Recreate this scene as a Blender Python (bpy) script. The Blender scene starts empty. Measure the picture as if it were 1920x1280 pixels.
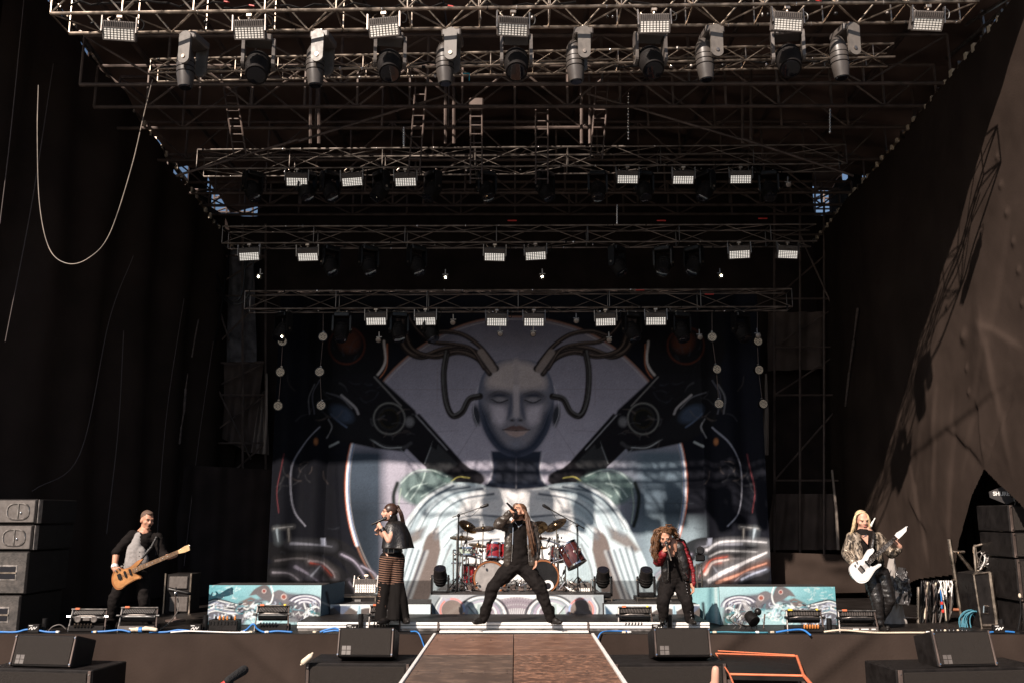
import bpy, bmesh, math, random
import numpy as np
from mathutils import Vector, Matrix, Euler, noise as mnoise

random.seed(7)
SC = bpy.context.scene
COL = SC.collection
R = math.radians

# ------------------------------------------------------------------ camera
FPX = 1718.0                       # focal length in pixels of a 1920 px wide frame
CAM_Z = 1.46                       # above the stage floor (z = 0)
PITCH = math.atan(328.0 / FPX)
YAW = math.atan(6.0 / FPX)
cam_d = bpy.data.cameras.new('camera'); cam = bpy.data.objects.new('camera', cam_d); COL.objects.link(cam)
cam.location = (0, 0, CAM_Z)
cam.rotation_euler = (math.pi/2 + PITCH, 0, YAW)
cam_d.sensor_width = 36.0; cam_d.lens = 36.0 * FPX / 1920.0
cam_d.clip_start = 0.1; cam_d.clip_end = 2000
SC.camera = cam

# ------------------------------------------------------------------ daylight
SUN_DIR = Vector((-0.60, -1.0, 0.90)).normalized()       # towards the sun: behind the camera, a little left
SUN_EL = math.asin(SUN_DIR.z)
SUN_AZ = math.atan2(SUN_DIR.x, SUN_DIR.y)
w = bpy.data.worlds.new('World'); SC.world = w; w.use_nodes = True
wn = w.node_tree
bg = wn.nodes['Background']; bg.inputs['Strength'].default_value = 0.056
sky = wn.nodes.new('ShaderNodeTexSky'); sky.sky_type = 'NISHITA'; sky.sun_disc = False
sky.sun_elevation = SUN_EL; sky.sun_rotation = SUN_AZ
sky.altitude = 600; sky.air_density = 1.0; sky.dust_density = 1.5
wn.links.new(sky.outputs[0], bg.inputs['Color'])
sun_d = bpy.data.lights.new('sun', 'SUN'); sun_d.energy = 5.0; sun_d.angle = R(0.5); sun_d.color = (1.0, 0.87, 0.76)
sun = bpy.data.objects.new('sun', sun_d); COL.objects.link(sun)
sun.rotation_euler = SUN_DIR.to_track_quat('Z', 'Y').to_euler()
SC.view_settings.view_transform = 'Standard'; SC.view_settings.look = 'None'
SC.view_settings.exposure = 0.66; SC.view_settings.gamma = 1.0
SC.view_settings.use_curve_mapping = False
SC.cycles.max_bounces = 5; SC.cycles.diffuse_bounces = 3; SC.cycles.glossy_bounces = 3
SC.cycles.transparent_max_bounces = 8; SC.cycles.sample_clamp_indirect = 4.0

# ------------------------------------------------------------------ pixel <-> place (surveying the photograph)
_M = Euler(cam.rotation_euler).to_matrix()
_MI = _M.inverted()
def ray(px, py):
    return _M @ Vector(((px - 960) / FPX, (640 - py) / FPX, -1.0))
def P(px, py, Y):                  # the point seen at a pixel, at distance Y
    d = ray(px, py); t = Y / d.y
    return Vector((d.x * t, Y, CAM_Z + d.z * t))
def PX(px, py, X):
    d = ray(px, py); t = X / d.x
    return Vector((X, d.y * t, CAM_Z + d.z * t))
def PZ(px, py, z):
    d = ray(px, py); t = (z - CAM_Z) / d.z
    return Vector((d.x * t, d.y * t, z))
def project(pts):                  # (N,3) -> (N,2) pixels
    q = (np.asarray(pts) - np.array([0, 0, CAM_Z])) @ np.array(_MI).T
    return np.stack([960 + FPX * q[:, 0] / -q[:, 2], 640 - FPX * q[:, 1] / -q[:, 2]], 1)

# ------------------------------------------------------------------ materials
MATS = {}
def mat(name, col, rough=0.6, metal=0.0, var=0.15, scale=6.0, bump=0.0, bscale=60.0, spec=0.5, emit=0.0, attr=None, coat=0.0, alpha=None, sheen=0.0):
    if name in MATS: return MATS[name]
    m = bpy.data.materials.new(name); m.use_nodes = True; nt = m.node_tree
    b = nt.nodes['Principled BSDF']
    b.inputs['Roughness'].default_value = rough; b.inputs['Metallic'].default_value = metal
    b.inputs['Specular IOR Level'].default_value = spec
    b.inputs['Coat Weight'].default_value = coat
    tc = nt.nodes.new('ShaderNodeTexCoord')
    if attr:
        src = nt.nodes.new('ShaderNodeAttribute'); src.attribute_name = attr; csock = src.outputs['Color']
    else:
        rgb = nt.nodes.new('ShaderNodeRGB'); rgb.outputs[0].default_value = (*col, 1); csock = rgb.outputs[0]
    if var > 0:
        n = nt.nodes.new('ShaderNodeTexNoise'); n.inputs['Scale'].default_value = scale; n.inputs['Detail'].default_value = 6
        nt.links.new(tc.outputs['Object'], n.inputs['Vector'])
        mr = nt.nodes.new('ShaderNodeMapRange'); mr.inputs[1].default_value = 0.3; mr.inputs[2].default_value = 0.7
        mr.inputs[3].default_value = 1 - var; mr.inputs[4].default_value = 1 + var
        nt.links.new(n.outputs[0], mr.inputs[0])
        mx = nt.nodes.new('ShaderNodeVectorMath'); mx.operation = 'SCALE'
        nt.links.new(csock, mx.inputs[0]); nt.links.new(mr.outputs[0], mx.inputs['Scale'])
        csock = mx.outputs[0]
        mr2 = nt.nodes.new('ShaderNodeMapRange'); mr2.inputs[1].default_value = 0.3; mr2.inputs[2].default_value = 0.7
        mr2.inputs[3].default_value = max(0.03, rough - 0.1); mr2.inputs[4].default_value = min(1, rough + 0.1)
        nt.links.new(n.outputs[0], mr2.inputs[0]); nt.links.new(mr2.outputs[0], b.inputs['Roughness'])
    nt.links.new(csock, b.inputs['Base Color'])
    if bump > 0:
        n2 = nt.nodes.new('ShaderNodeTexNoise'); n2.inputs['Scale'].default_value = bscale; n2.inputs['Detail'].default_value = 4
        nt.links.new(tc.outputs['Object'], n2.inputs['Vector'])
        bp = nt.nodes.new('ShaderNodeBump'); bp.inputs['Strength'].default_value = bump; bp.inputs['Distance'].default_value = 0.01
        nt.links.new(n2.outputs[0], bp.inputs['Height']); nt.links.new(bp.outputs[0], b.inputs['Normal'])
    if emit > 0:
        nt.links.new(csock, b.inputs['Emission Color']); b.inputs['Emission Strength'].default_value = emit
    if sheen: b.inputs['Sheen Weight'].default_value = sheen
    if alpha is not None: b.inputs['Alpha'].default_value = alpha
    MATS[name] = m; return m

M_CLOTH = mat('black_molton', (0.040, 0.0285, 0.0235), 0.95, var=0.2, scale=1.3, bump=0.25, bscale=40, spec=0.04)
M_CLOTH2 = mat('black_gauze', (0.030, 0.0215, 0.0195), 0.95, var=0.3, scale=2.0, bump=0.2, bscale=30, spec=0.1)
M_ROOF = mat('roof_tarpaulin', (0.125, 0.082, 0.066), 0.7, var=0.5, scale=1.0, bump=0.3, bscale=9, spec=0.3)
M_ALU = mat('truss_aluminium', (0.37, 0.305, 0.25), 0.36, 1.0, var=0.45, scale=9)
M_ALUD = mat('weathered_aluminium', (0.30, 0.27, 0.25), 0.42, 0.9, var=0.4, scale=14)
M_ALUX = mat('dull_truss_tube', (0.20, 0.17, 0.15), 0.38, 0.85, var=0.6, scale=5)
M_STEEL = mat('dark_steel_tube', (0.105, 0.076, 0.065), 0.55, 0.35, var=0.5, scale=4)
M_GREY = mat('grey_fixture_paint', (0.115, 0.099, 0.09), 0.42, var=0.15, scale=20, bump=0.05)
M_BLACK = mat('black_plastic', (0.008, 0.007, 0.007), 0.38, var=0.2, scale=15, spec=0.35)
M_BLACKB = mat('black_box_paint', (0.011, 0.009, 0.0085), 0.6, var=0.4, scale=9, bump=0.3, bscale=120, spec=0.2)
M_GLASS = mat('dark_lens', (0.01, 0.01, 0.014), 0.08, var=0, coat=0.5)
M_CHROME = mat('chrome', (0.75, 0.72, 0.70), 0.14, 1.0, var=0.05)
M_WHITE = mat('white_coated_metal', (0.78, 0.75, 0.72), 0.45, var=0.08, scale=5)
M_CREAM = mat('cream_tape', (0.62, 0.52, 0.40), 0.7, var=0.15)
M_BLUE = mat('blue_cable', (0.03, 0.17, 0.48), 0.45, var=0.15)
M_TEALC = mat('teal_cable', (0.05, 0.20, 0.27), 0.5, var=0.2)
M_ORANGE = mat('orange_tape', (0.70, 0.19, 0.085), 0.55, var=0.12, scale=12)
M_YELLOW = mat('yellow_label', (0.75, 0.55, 0.05), 0.5, var=0.1)
M_RED = mat('red_plastic', (0.55, 0.04, 0.03), 0.45, var=0.1)
M_LED = mat('led_cells', (1.0, 0.93, 0.84), 0.3, var=0.0, emit=0.42)
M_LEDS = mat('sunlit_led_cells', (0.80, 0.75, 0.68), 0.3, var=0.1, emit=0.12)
M_DOT = mat('par_led_dots', (0.75, 0.62, 0.48), 0.3, var=0.0, emit=0.2)
M_LAMP = mat('lit_lamp', (1.0, 0.88, 0.62), 0.3, var=0.0, emit=30.0)
M_LETTER = mat('white_lettering', (0.8, 0.78, 0.75), 0.5, var=0.0)

# ------------------------------------------------------------------ mesh builder
def V(*a): return Vector(a)
class MB:
    def __init__(s): s.v = []; s.f = []
    def add(s, vs, fs):
        o = len(s.v); s.v += [tuple(x) for x in vs]; s.f += [tuple(i + o for i in q) for q in fs]; return s
    def box(s, c, size, rot=None, taper=1.0):
        hx, hy, hz = size[0]/2, size[1]/2, size[2]/2
        pts = [V(x*hx*(taper if z > 0 else 1), y*hy*(taper if z > 0 else 1), z*hz) for z in (-1, 1) for x, y in ((-1,-1),(1,-1),(1,1),(-1,1))]
        if rot is not None:
            m = rot if isinstance(rot, Matrix) else Euler(rot).to_matrix()
            pts = [m @ p for p in pts]
        c = Vector(c)
        return s.add([p + c for p in pts], [(3,2,1,0),(4,5,6,7),(0,1,5,4),(1,2,6,5),(2,3,7,6),(3,0,4,7)])
    def bbox(s, c, size, bev=0.01, rot=None):         # box with chamfered edges
        hx, hy, hz = size[0]/2, size[1]/2, size[2]/2; b = min(bev, hx*.9, hy*.9, hz*.9)
        bm = bmesh.new(); bmesh.ops.create_cube(bm, size=1.0)
        for v in bm.verts: v.co = V(v.co.x*size[0], v.co.y*size[1], v.co.z*size[2])
        bmesh.ops.bevel(bm, geom=bm.edges[:], offset=b, segments=1, affect='EDGES')
        m = Matrix.Identity(3) if rot is None else (rot if isinstance(rot, Matrix) else Euler(rot).to_matrix())
        bm.verts.index_update()
        vs = [m @ v.co + Vector(c) for v in bm.verts]; fs = [[v.index for v in f.verts] for f in bm.faces]
        bm.free(); return s.add(vs, fs)
    def cyl(s, a, b, r0, r1=None, n=10, caps=True):
        r1 = r0 if r1 is None else r1
        a, b = Vector(a), Vector(b); d = (b - a)
        if d.length < 1e-6: return s
        q = d.normalized().to_track_quat('Z', 'Y').to_matrix()
        vs = []
        for p, r in ((a, r0), (b, r1)):
            for i in range(n):
                t = 2*math.pi*i/n; vs.append(p + q @ V(r*math.cos(t), r*math.sin(t), 0))
        fs = [(i, (i+1) % n, n+(i+1) % n, n+i) for i in range(n)]
        if caps: fs += [tuple(range(n-1, -1, -1)), tuple(range(n, 2*n))]
        return s.add(vs, fs)
    def lathe(s, a, axis, prof, n=16, caps=True):      # prof: [(distance along axis, radius)]
        a = Vector(a); ax = Vector(axis).normalized(); q = ax.to_track_quat('Z', 'Y').to_matrix()
        vs = []
        for h, r in prof:
            for i in range(n):
                t = 2*math.pi*i/n; vs.append(a + q @ V(r*math.cos(t), r*math.sin(t), h))
        fs = []
        for k in range(len(prof)-1):
            for i in range(n): fs.append((k*n+i, k*n+(i+1) % n, (k+1)*n+(i+1) % n, (k+1)*n+i))
        if caps:
            fs.append(tuple(range(n-1, -1, -1))); e = (len(prof)-1)*n; fs.append(tuple(range(e, e+n)))
        return s.add(vs, fs)
    def tube(s, pts, r, n=6, r1=None):
        pts = [Vector(p) for p in pts]; k = len(pts); vs = []
        prev = None
        for i, p in enumerate(pts):
            d = (pts[min(i+1, k-1)] - pts[max(i-1, 0)])
            if d.length < 1e-7: d = V(0, 0, 1)
            d.normalize()
            if prev is None:
                u = d.orthogonal().normalized()
            else:
                u = (prev - d * prev.dot(d))
                u = u.normalized() if u.length > 1e-5 else d.orthogonal().normalized()
            prev = u; wv = d.cross(u)
            rr = r if r1 is None else r + (r1 - r) * i / max(1, k-1)
            for j in range(n):
                t = 2*math.pi*j/n; vs.append(p + (u*math.cos(t) + wv*math.sin(t))*rr)
        fs = []
        for i in range(k-1):
            for j in range(n): fs.append((i*n+j, i*n+(j+1) % n, (i+1)*n+(j+1) % n, (i+1)*n+j))
        fs += [tuple(range(n-1, -1, -1)), tuple(range((k-1)*n, k*n))]
        return s.add(vs, fs)
    def ell(s, c, r, rot=None, n=12, k=8):
        m = Matrix.Identity(3) if rot is None else (rot if isinstance(rot, Matrix) else Euler(rot).to_matrix())
        c = Vector(c); vs = [c + m @ V(0, 0, -r[2])]
        for a in range(1, k):
            ph = -math.pi/2 + math.pi*a/k
            for i in range(n):
                t = 2*math.pi*i/n
                vs.append(c + m @ V(r[0]*math.cos(ph)*math.cos(t), r[1]*math.cos(ph)*math.sin(t), r[2]*math.sin(ph)))
        vs.append(c + m @ V(0, 0, r[2])); L = len(vs)-1
        fs = [(0, 1+(i+1) % n, 1+i) for i in range(n)]
        for a in range(k-2):
            for i in range(n): fs.append((1+a*n+i, 1+a*n+(i+1) % n, 1+(a+1)*n+(i+1) % n, 1+(a+1)*n+i))
        fs += [(L, 1+(k-2)*n+i, 1+(k-2)*n+(i+1) % n) for i in range(n)]
        return s.add(vs, fs)
    def cap(s, a, b, r0, r1=None, n=12, flat=None):     # closed tapered capsule; flat = (axis vector, factor) squashes the section
        r1 = r0 if r1 is None else r1
        a, b = Vector(a), Vector(b); d = b - a; L = d.length
        if L < 1e-6: return s.ell(a, (r0, r0, r0))
        prof = [(-r0*math.cos(t), r0*math.sin(t)) for t in (0.25, 0.7, 1.15, math.pi/2)]
        prof += [(L + r1*math.sin(t), r1*math.cos(t)) for t in (0, 0.45, 0.9, 1.32)]
        o = len(s.v); s.lathe(a, d, prof, n)
        if flat:
            ax = Vector(flat[0]).normalized()
            for i in range(o, len(s.v)):
                p = Vector(s.v[i]); t = max(0, min(1, (p - a).dot(d)/(L*L))); c = a + d*t
                q = p - c; s.v[i] = tuple(c + q - ax*(q.dot(ax)*(1-flat[1])))
        return s
    def prism(s, pts, ext):                              # polygon extruded along ext
        pts = [Vector(p) for p in pts]; n = len(pts); e = Vector(ext)
        return s.add(pts + [p + e for p in pts], [tuple(range(n)), tuple(range(2*n-1, n-1, -1))] + [(i, n+i, n+(i+1) % n, (i+1) % n) for i in range(n)])
    def grid(s, fn, nu, nv):
        vs = [fn(i/nu, j/nv) for j in range(nv+1) for i in range(nu+1)]
        fs = [(j*(nu+1)+i, j*(nu+1)+i+1, (j+1)*(nu+1)+i+1, (j+1)*(nu+1)+i) for j in range(nv) for i in range(nu)]
        return s.add(vs, fs)
    def build(s, name, material, parent=None, smooth=False, local=False):
        off = Vector((0, 0, 0)) if (parent is None or local) else ORI.get(parent.name, Vector((0, 0, 0)))
        me = bpy.data.meshes.new(name)
        me.from_pydata([tuple(Vector(p) - off) for p in s.v] if off.length > 0 else s.v, [], s.f)
        me.materials.append(material); me.update()
        if smooth is True: me.polygons.foreach_set('use_smooth', [True]*len(me.polygons))
        elif smooth: me.shade_smooth() if False else shade_by_angle(me, smooth)
        o = bpy.data.objects.new(name, me); COL.objects.link(o)
        if parent is not None:
            o.parent = parent; ORI[o.name] = off
        return o
def shade_by_angle(me, ang):
    me.polygons.foreach_set('use_smooth', [True]*len(me.polygons))
    try: me.set_sharp_from_angle(angle=R(ang))
    except Exception: pass
ORI = {}
USED = set()
def tag(o, label, cat, group=None, kind=None):
    o['label'] = label; o['category'] = cat
    if group: o['group'] = group
    if kind: o['kind'] = kind
    return o
def thing(name, label, cat, loc=(0, 0, 0), group=None, rotz=0.0):
    o = bpy.data.objects.new(name, None); COL.objects.link(o); o.location = loc; o.rotation_euler = (0, 0, rotz)
    o.empty_display_size = 0.1
    ORI[o.name] = Vector(loc)
    return tag(o, label, cat, group)
def structure(o): o['kind'] = 'structure'; return o
def copy_tree(o, parent=None):
    c = o.copy(); COL.objects.link(c); c.parent = parent
    for ch in o.children: copy_tree(ch, c)
    return c
def place(o, loc, rot=(0, 0, 0), label=None, scale=None):
    o.location = loc; o.rotation_euler = rot
    if label: o['label'] = label
    if scale: o.scale = (scale,)*3
    return o
ORD = ['first', 'second', 'third', 'fourth', 'fifth', 'sixth', 'seventh', 'eighth', 'ninth', 'tenth', 'eleventh', 'twelfth', 'thirteenth', 'fourteenth']
def spline(pts, n=8):                                    # Catmull-Rom through points of any dimension
    p = [np.array(q, float) for q in pts]; p = [2*p[0]-p[1]] + p + [2*p[-1]-p[-2]]; out = []
    for i in range(1, len(p)-2):
        for k in range(n):
            t = k/n
            out.append(0.5*((2*p[i]) + (-p[i-1]+p[i+1])*t + (2*p[i-1]-5*p[i]+4*p[i+1]-p[i+2])*t*t + (-p[i-1]+3*p[i]-3*p[i+1]+p[i+2])*t**3))
    out.append(p[-2]); return out
def nz(x, y=0.0, z=0.0): return mnoise.noise(Vector((x, y, z)))

# ------------------------------------------------------------------ painting prints: flat artwork as colours on cloth
def srgb(r, g, b):
    def l(c):
        c /= 255.0; return c/12.92 if c <= 0.04045 else ((c+0.055)/1.055)**2.4
    return np.array([l(r), l(g), l(b)])
class Print:
    def __init__(s, px, base, axis=None):
        s.p = px; s.c = np.tile(np.array(base, float), (len(px), 1)); s.axis = axis
    def _mir(s, pts): return [(2*s.axis - q[0], q[1]) for q in pts]
    def mix(s, m, col, idx=None):
        col = np.array(col, float)
        if idx is None: s.c = s.c*(1-m[:, None]) + col*m[:, None]
        else: s.c[idx] = s.c[idx]*(1-m[:, None]) + (col if col.ndim == 1 else col[idx])*m[:, None]
    def sel(s, pts, pad):
        a = np.array(pts); lo = a.min(0)-pad; hi = a.max(0)+pad
        return np.where((s.p[:, 0] >= lo[0]) & (s.p[:, 0] <= hi[0]) & (s.p[:, 1] >= lo[1]) & (s.p[:, 1] <= hi[1]))[0]
    @staticmethod
    def seg(q, a, b):
        a = np.array(a, float); b = np.array(b, float); d = b-a
        t = np.clip(((q-a) @ d)/max(d @ d, 1e-9), 0, 1)
        return np.hypot(*(q - a - t[:, None]*d).T), t
    def poly(s, pts, col, soft=1.0, alpha=1.0, sym=False):
        i = s.sel(pts, soft+1)
        if len(i):
            q = s.p[i]; d = np.full(len(i), 1e9); ins = np.zeros(len(i), bool); n = len(pts)
            for k in range(n):
                a, b = pts[k], pts[(k+1) % n]; d = np.minimum(d, s.seg(q, a, b)[0])
                c = ((a[1] > q[:, 1]) != (b[1] > q[:, 1]))
                ins ^= c & (q[:, 0] < (b[0]-a[0])*(q[:, 1]-a[1])/((b[1]-a[1]) or 1e-9) + a[0])
            sd = np.where(ins, -d, d)
            s.mix(np.clip(0.5 - sd/(2*soft), 0, 1)*alpha, col, i)
        if sym: s.poly(s._mir(pts), col, soft, alpha)
    def line(s, pts, w, col, soft=1.0, alpha=1.0, sym=False, w1=None):
        i = s.sel(pts, w+soft+2)
        if len(i):
            q = s.p[i]; d = np.full(len(i), 1e9); n = len(pts)-1
            for k in range(n):
                dd, t = s.seg(q, pts[k], pts[k+1])
                ww = w if w1 is None else w + (w1-w)*(k+t)/n
                d = np.minimum(d, dd - ww/2)
            s.mix(np.clip(0.5 - d/(2*soft), 0, 1)*alpha, col, i)
        if sym: s.line(s._mir(pts), w, col, soft, alpha, False, w1)
    def ell(s, c, rx, ry, col, soft=1.0, alpha=1.0, rot=0.0, sym=False, ring=None):
        rr = max(rx, ry) + soft + 2 + (ring or 0)
        i = s.sel([(c[0]-rr, c[1]-rr), (c[0]+rr, c[1]+rr)], 0)
        if len(i):
            q = s.p[i]-np.array(c); co, si = math.cos(rot), math.sin(rot)
            u = q[:, 0]*co + q[:, 1]*si; v = -q[:, 0]*si + q[:, 1]*co
            d = (np.sqrt((u/rx)**2+(v/ry)**2)-1)*min(rx, ry)
            if ring: d = np.abs(d)-ring/2
            s.mix(np.clip(0.5 - d/(2*soft), 0, 1)*alpha, col, i)
        if sym: s.ell((2*s.axis-c[0], c[1]), rx, ry, col, soft, alpha, -rot, False, ring)
    def hose(s, pts, w, base, hl, sym=False, soft=1.2):
        s.line(pts, w, base, soft, 1, sym)
        off = [(x-w*0.16, y-w*0.22) for x, y in pts]; s.line(off, w*0.22, hl, w*0.12, 0.75, sym)
        off = [(x+w*0.2, y+w*0.25) for x, y in pts]; s.line(off, w*0.1, hl, w*0.08, 0.4, sym)
def sp2(pts, n=8): return [tuple(q) for q in spline(pts, n)]

def print_mesh(name, pts, nu, nv, colors, material, parent=None, smooth=True):
    """(nv+1)x(nu+1) sheet of points with one colour for each point"""
    off = ORI.get(parent.name, Vector((0, 0, 0))) if parent is not None else Vector((0, 0, 0))
    idx = np.arange((nu+1)*(nv+1)).reshape(nv+1, nu+1)
    f = np.stack([idx[:-1, :-1], idx[:-1, 1:], idx[1:, 1:], idx[1:, :-1]], -1).reshape(-1, 4)
    me = bpy.data.meshes.new(name)
    me.vertices.add(len(pts)); me.vertices.foreach_set('co', (np.asarray(pts)-np.array(off)).astype(np.float32).ravel())
    me.loops.add(f.size); me.loops.foreach_set('vertex_index', f.ravel().astype(np.int32))
    me.polygons.add(len(f)); me.polygons.foreach_set('loop_start', np.arange(0, f.size, 4, dtype=np.int32))
    me.update(calc_edges=True); me.validate()
    a = me.color_attributes.new('Col', 'FLOAT_COLOR', 'POINT')
    a.data.foreach_set('color', np.concatenate([colors, np.ones((len(colors), 1))], 1).astype(np.float32).ravel())
    me.materials.append(material)
    if smooth: me.polygons.foreach_set('use_smooth', [True]*len(me.polygons))
    o = bpy.data.objects.new(name, me); COL.objects.link(o)
    if parent is not None: o.parent = parent; ORI[o.name] = off
    return o
M_PRINT = mat('printed_cloth', (1, 1, 1), 0.75, var=0.07, scale=3, attr='Col', bump=0.12, bscale=90, spec=0.06)

# ================================================================== the setting
GZ = -1.35                                               # ground level in front of the stage
M_GROUND = mat('asphalt_ground', (0.055, 0.05, 0.046), 0.9, var=0.3, scale=1.5, bump=0.5, bscale=30)
structure(MB().add([(-600, -600, GZ), (600, -600, GZ), (600, 600, GZ), (-600, 600, GZ)], [(0, 1, 2, 3)]).build('ground', M_GROUND))
M_DECK = mat('black_stage_deck', (0.012, 0.0095, 0.0085), 0.55, var=0.4, scale=2.5, bump=0.1, bscale=50, spec=0.2)
SF = 12.15                                               # stage front edge
mb = MB().box((0, (SF+20.5)/2, -0.06), (17, 20.5-SF, 0.12)); so = mb.build('stage_floor', M_DECK); structure(so)

# black skirt cloth hanging from the stage front
def skirt_fn(u, v):
    x = -7.8 + 15.6*u; z = -0.004 - 1.34*v
    d = 0.02 + 0.075*v*(0.5 + nz(x*1.1, v*0.8, 3)) + 0.012*abs(nz(x*4.2, v*.6, 5)) + 0.028*nz(x*2.7+v*1.8, v*2.2, 8)*(0.3+v)
    for cx, cz, s in ((-3.4, -0.12, 1), (4.1, -0.25, -1), (-0.9, -0.2, 1), (6.2, -.3, 1), (2.7, -.1, -1)):  # diagonal pulls
        t = (x-cx)*0.75*s + (z-cz); d += 0.05*math.exp(-(t*9)**2)*math.exp(-((x-cx)*0.7)**2)
    return (x, SF - 0.012 - d, z)
sk = MB().grid(skirt_fn, 260, 30).build('stage_skirt', M_CLOTH, smooth=True)
tag(sk, 'black cloth skirt hanging from the front edge of the stage', 'cloth')

# ---- side walls of cloth
WX = 6.5
def PL(px, py, off=0.0):           # a pixel on the splayed left curtain plane: X = LA + LB*(Y-13)
    d = ray(px, py); t = (LA - 13*LB + off)/(d.x - LB*d.y); return Vector((d.x*t, d.y*t, CAM_Z + d.z*t))
LA, LB = -7.35, 0.22
def wall_x(Y, side): return WX if side > 0 else LA + LB*(Y-13)
def wall_top(Y, side):
    if side > 0:
        a, b = PX(1860, 50, WX), PX(1570, 400, WX)
    else:
        a, b = PL(100, 0), PL(398, 410)
    t = (Y - a.y)/(b.y - a.y); return a.z + (b.z - a.z)*t
Y0W, Y1W = 10.3, 19.3
def eave(Y, side):                 # roof edge: just above the sight line over the curtain top
    x = abs(wall_x(Y, side)); return CAM_Z + (wall_top(Y, side)-CAM_Z)*(x+.8)/x + ((.24 + .16*nz(Y*1.7, 3, 1)) if side < 0 else (.16 + .5*max(0, min(1, (12.3-Y)/.5)))) + .8*max(0, min(1, (Y-17.9)/.9))
# traced fold lines on the sunlit cloth (pixel pairs), each a shallow crease
CREASES = [((1920, 700), (1640, 905)), ((1835, 560), (1905, 900)), ((1790, 720), (1775, 1080)), ((1800, 430), (1700, 960)),
           ((1850, 640), (1800, 900)), ((1760, 690), (1745, 960)), ((1900, 380), (1840, 700)), ((1830, 600), (1920, 655)), ((1700, 860), (1742, 1070)),
           ((1905, 690), (1850, 880)), ((1852, 880), (1770, 800)), ((1852, 880), (1830, 740)), ((1852, 880), (1900, 740)), ((1735, 1000), (1700, 930))]
CR3 = [(np.array(PX(a[0], a[1], WX))[1:], np.array(PX(b[0], b[1], WX))[1:]) for a, b in CREASES]
DIMPLES = [(1875, 295, 1), (1880, 348, 1), (1890, 400, 1), (1898, 455, 1), (1908, 508, 1), (1915, 570, 1), (1808, 632, 2), (1815, 690, 1), (1822, 735, 1)]
def wall_points(side, nu=220, nv=170):
    yy = np.linspace(Y0W if side > 0 else 12.2, Y1W, nu+1); pts = np.zeros((nv+1, nu+1, 3)); zb = 0.02
    for i, y in enumerate(yy):
        zt = wall_top(y, side); pts[:, i, 0] = wall_x(y, side); pts[:, i, 1] = y; pts[:, i, 2] = np.linspace(zb, zt, nv+1)
    q = pts[:, :, 1:].reshape(-1, 2); d = np.zeros(len(q))
    if side > 0:
        for k, (a, b) in enumerate(CR3):
            dd, t = Print.seg(q, a, b); n = np.array([-(b-a)[1], (b-a)[0]]); n /= np.linalg.norm(n)
            s = (q-a) @ n
            d += 1.15*(0.018*np.exp(-np.abs(dd)/0.10)*(1 if k % 2 else -0.7) + 0.016*np.tanh(s/0.04)*np.exp(-(dd/0.45)**2))*np.clip(t*4, 0, 1)*np.clip((1-t)*4, 0, 1)
    if side > 0:
        for px, py, s_ in DIMPLES:
            c_ = np.array(PX(px, py, WX))[1:]; d += 0.022*s_*np.exp(-(np.hypot(*(q-c_).T)/(0.05*s_))**2)
    f = np.array([0.10*nz(p[0]*0.55, p[1]*0.22, side*5.0) + 0.025*nz(p[0]*1.6, p[1]*0.4, 2+side) + 0.003*nz(p[0]*6, p[1]*5, 9) for p in q])
    if side < 0: f = f*1.4 + 0.06*np.sin(q[:, 0]*5.2+0.6*np.sin(q[:, 1]*0.5))
    pts = pts.reshape(-1, 3); pts[:, 0] -= side*(d+f)
    return pts, nu, nv
def sheet(name, pts, nu, nv, keep, material, parent=None):
    idx = np.arange((nu+1)*(nv+1)).reshape(nv+1, nu+1)
    f = np.stack([idx[:-1, :-1], idx[:-1, 1:], idx[1:, 1:], idx[1:, :-1]], -1).reshape(-1, 4)
    if keep is not None: f = f[keep[f].all(1)]
    m = MB(); m.v = [tuple(p) for p in pts]; m.f = [tuple(int(k) for k in r) for r in f]
    return m.build(name, material, parent, smooth=True)
# right: sunlit, its lower front corner lifted like a tent flap over the equipment
pts, nu, nv = wall_points(+1, 420, 330)
pp = project(np.stack([np.full(len(pts), WX), pts[:, 1], pts[:, 2]], 1))
flap = [(1708, 1092), (1722, 1086), (1790, 1078), (1800, 1010), (1826, 930), (1850, 880), (1880, 912), (1935, 962), (2100, 1100), (2100, 1500), (1650, 1500), (1695, 1110)]
pr = Print(pp, (0, 0, 0)); pr.poly(flap, (1, 1, 1), 0.5)
keep = pr.c[:, 0] < 0.5
o = sheet('side_curtain', pts, nu, nv, keep, M_CLOTH)
tag(o, 'brown-black side curtain on the right, sunlit with a diagonal truss shadow', 'curtain')
# left: in shade
pts, nu, nv = wall_points(-1)
o = sheet('side_curtain', pts, nu, nv, None, M_CLOTH)
tag(o, 'dark side curtain on the left, wholly in shade', 'curtain')
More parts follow.
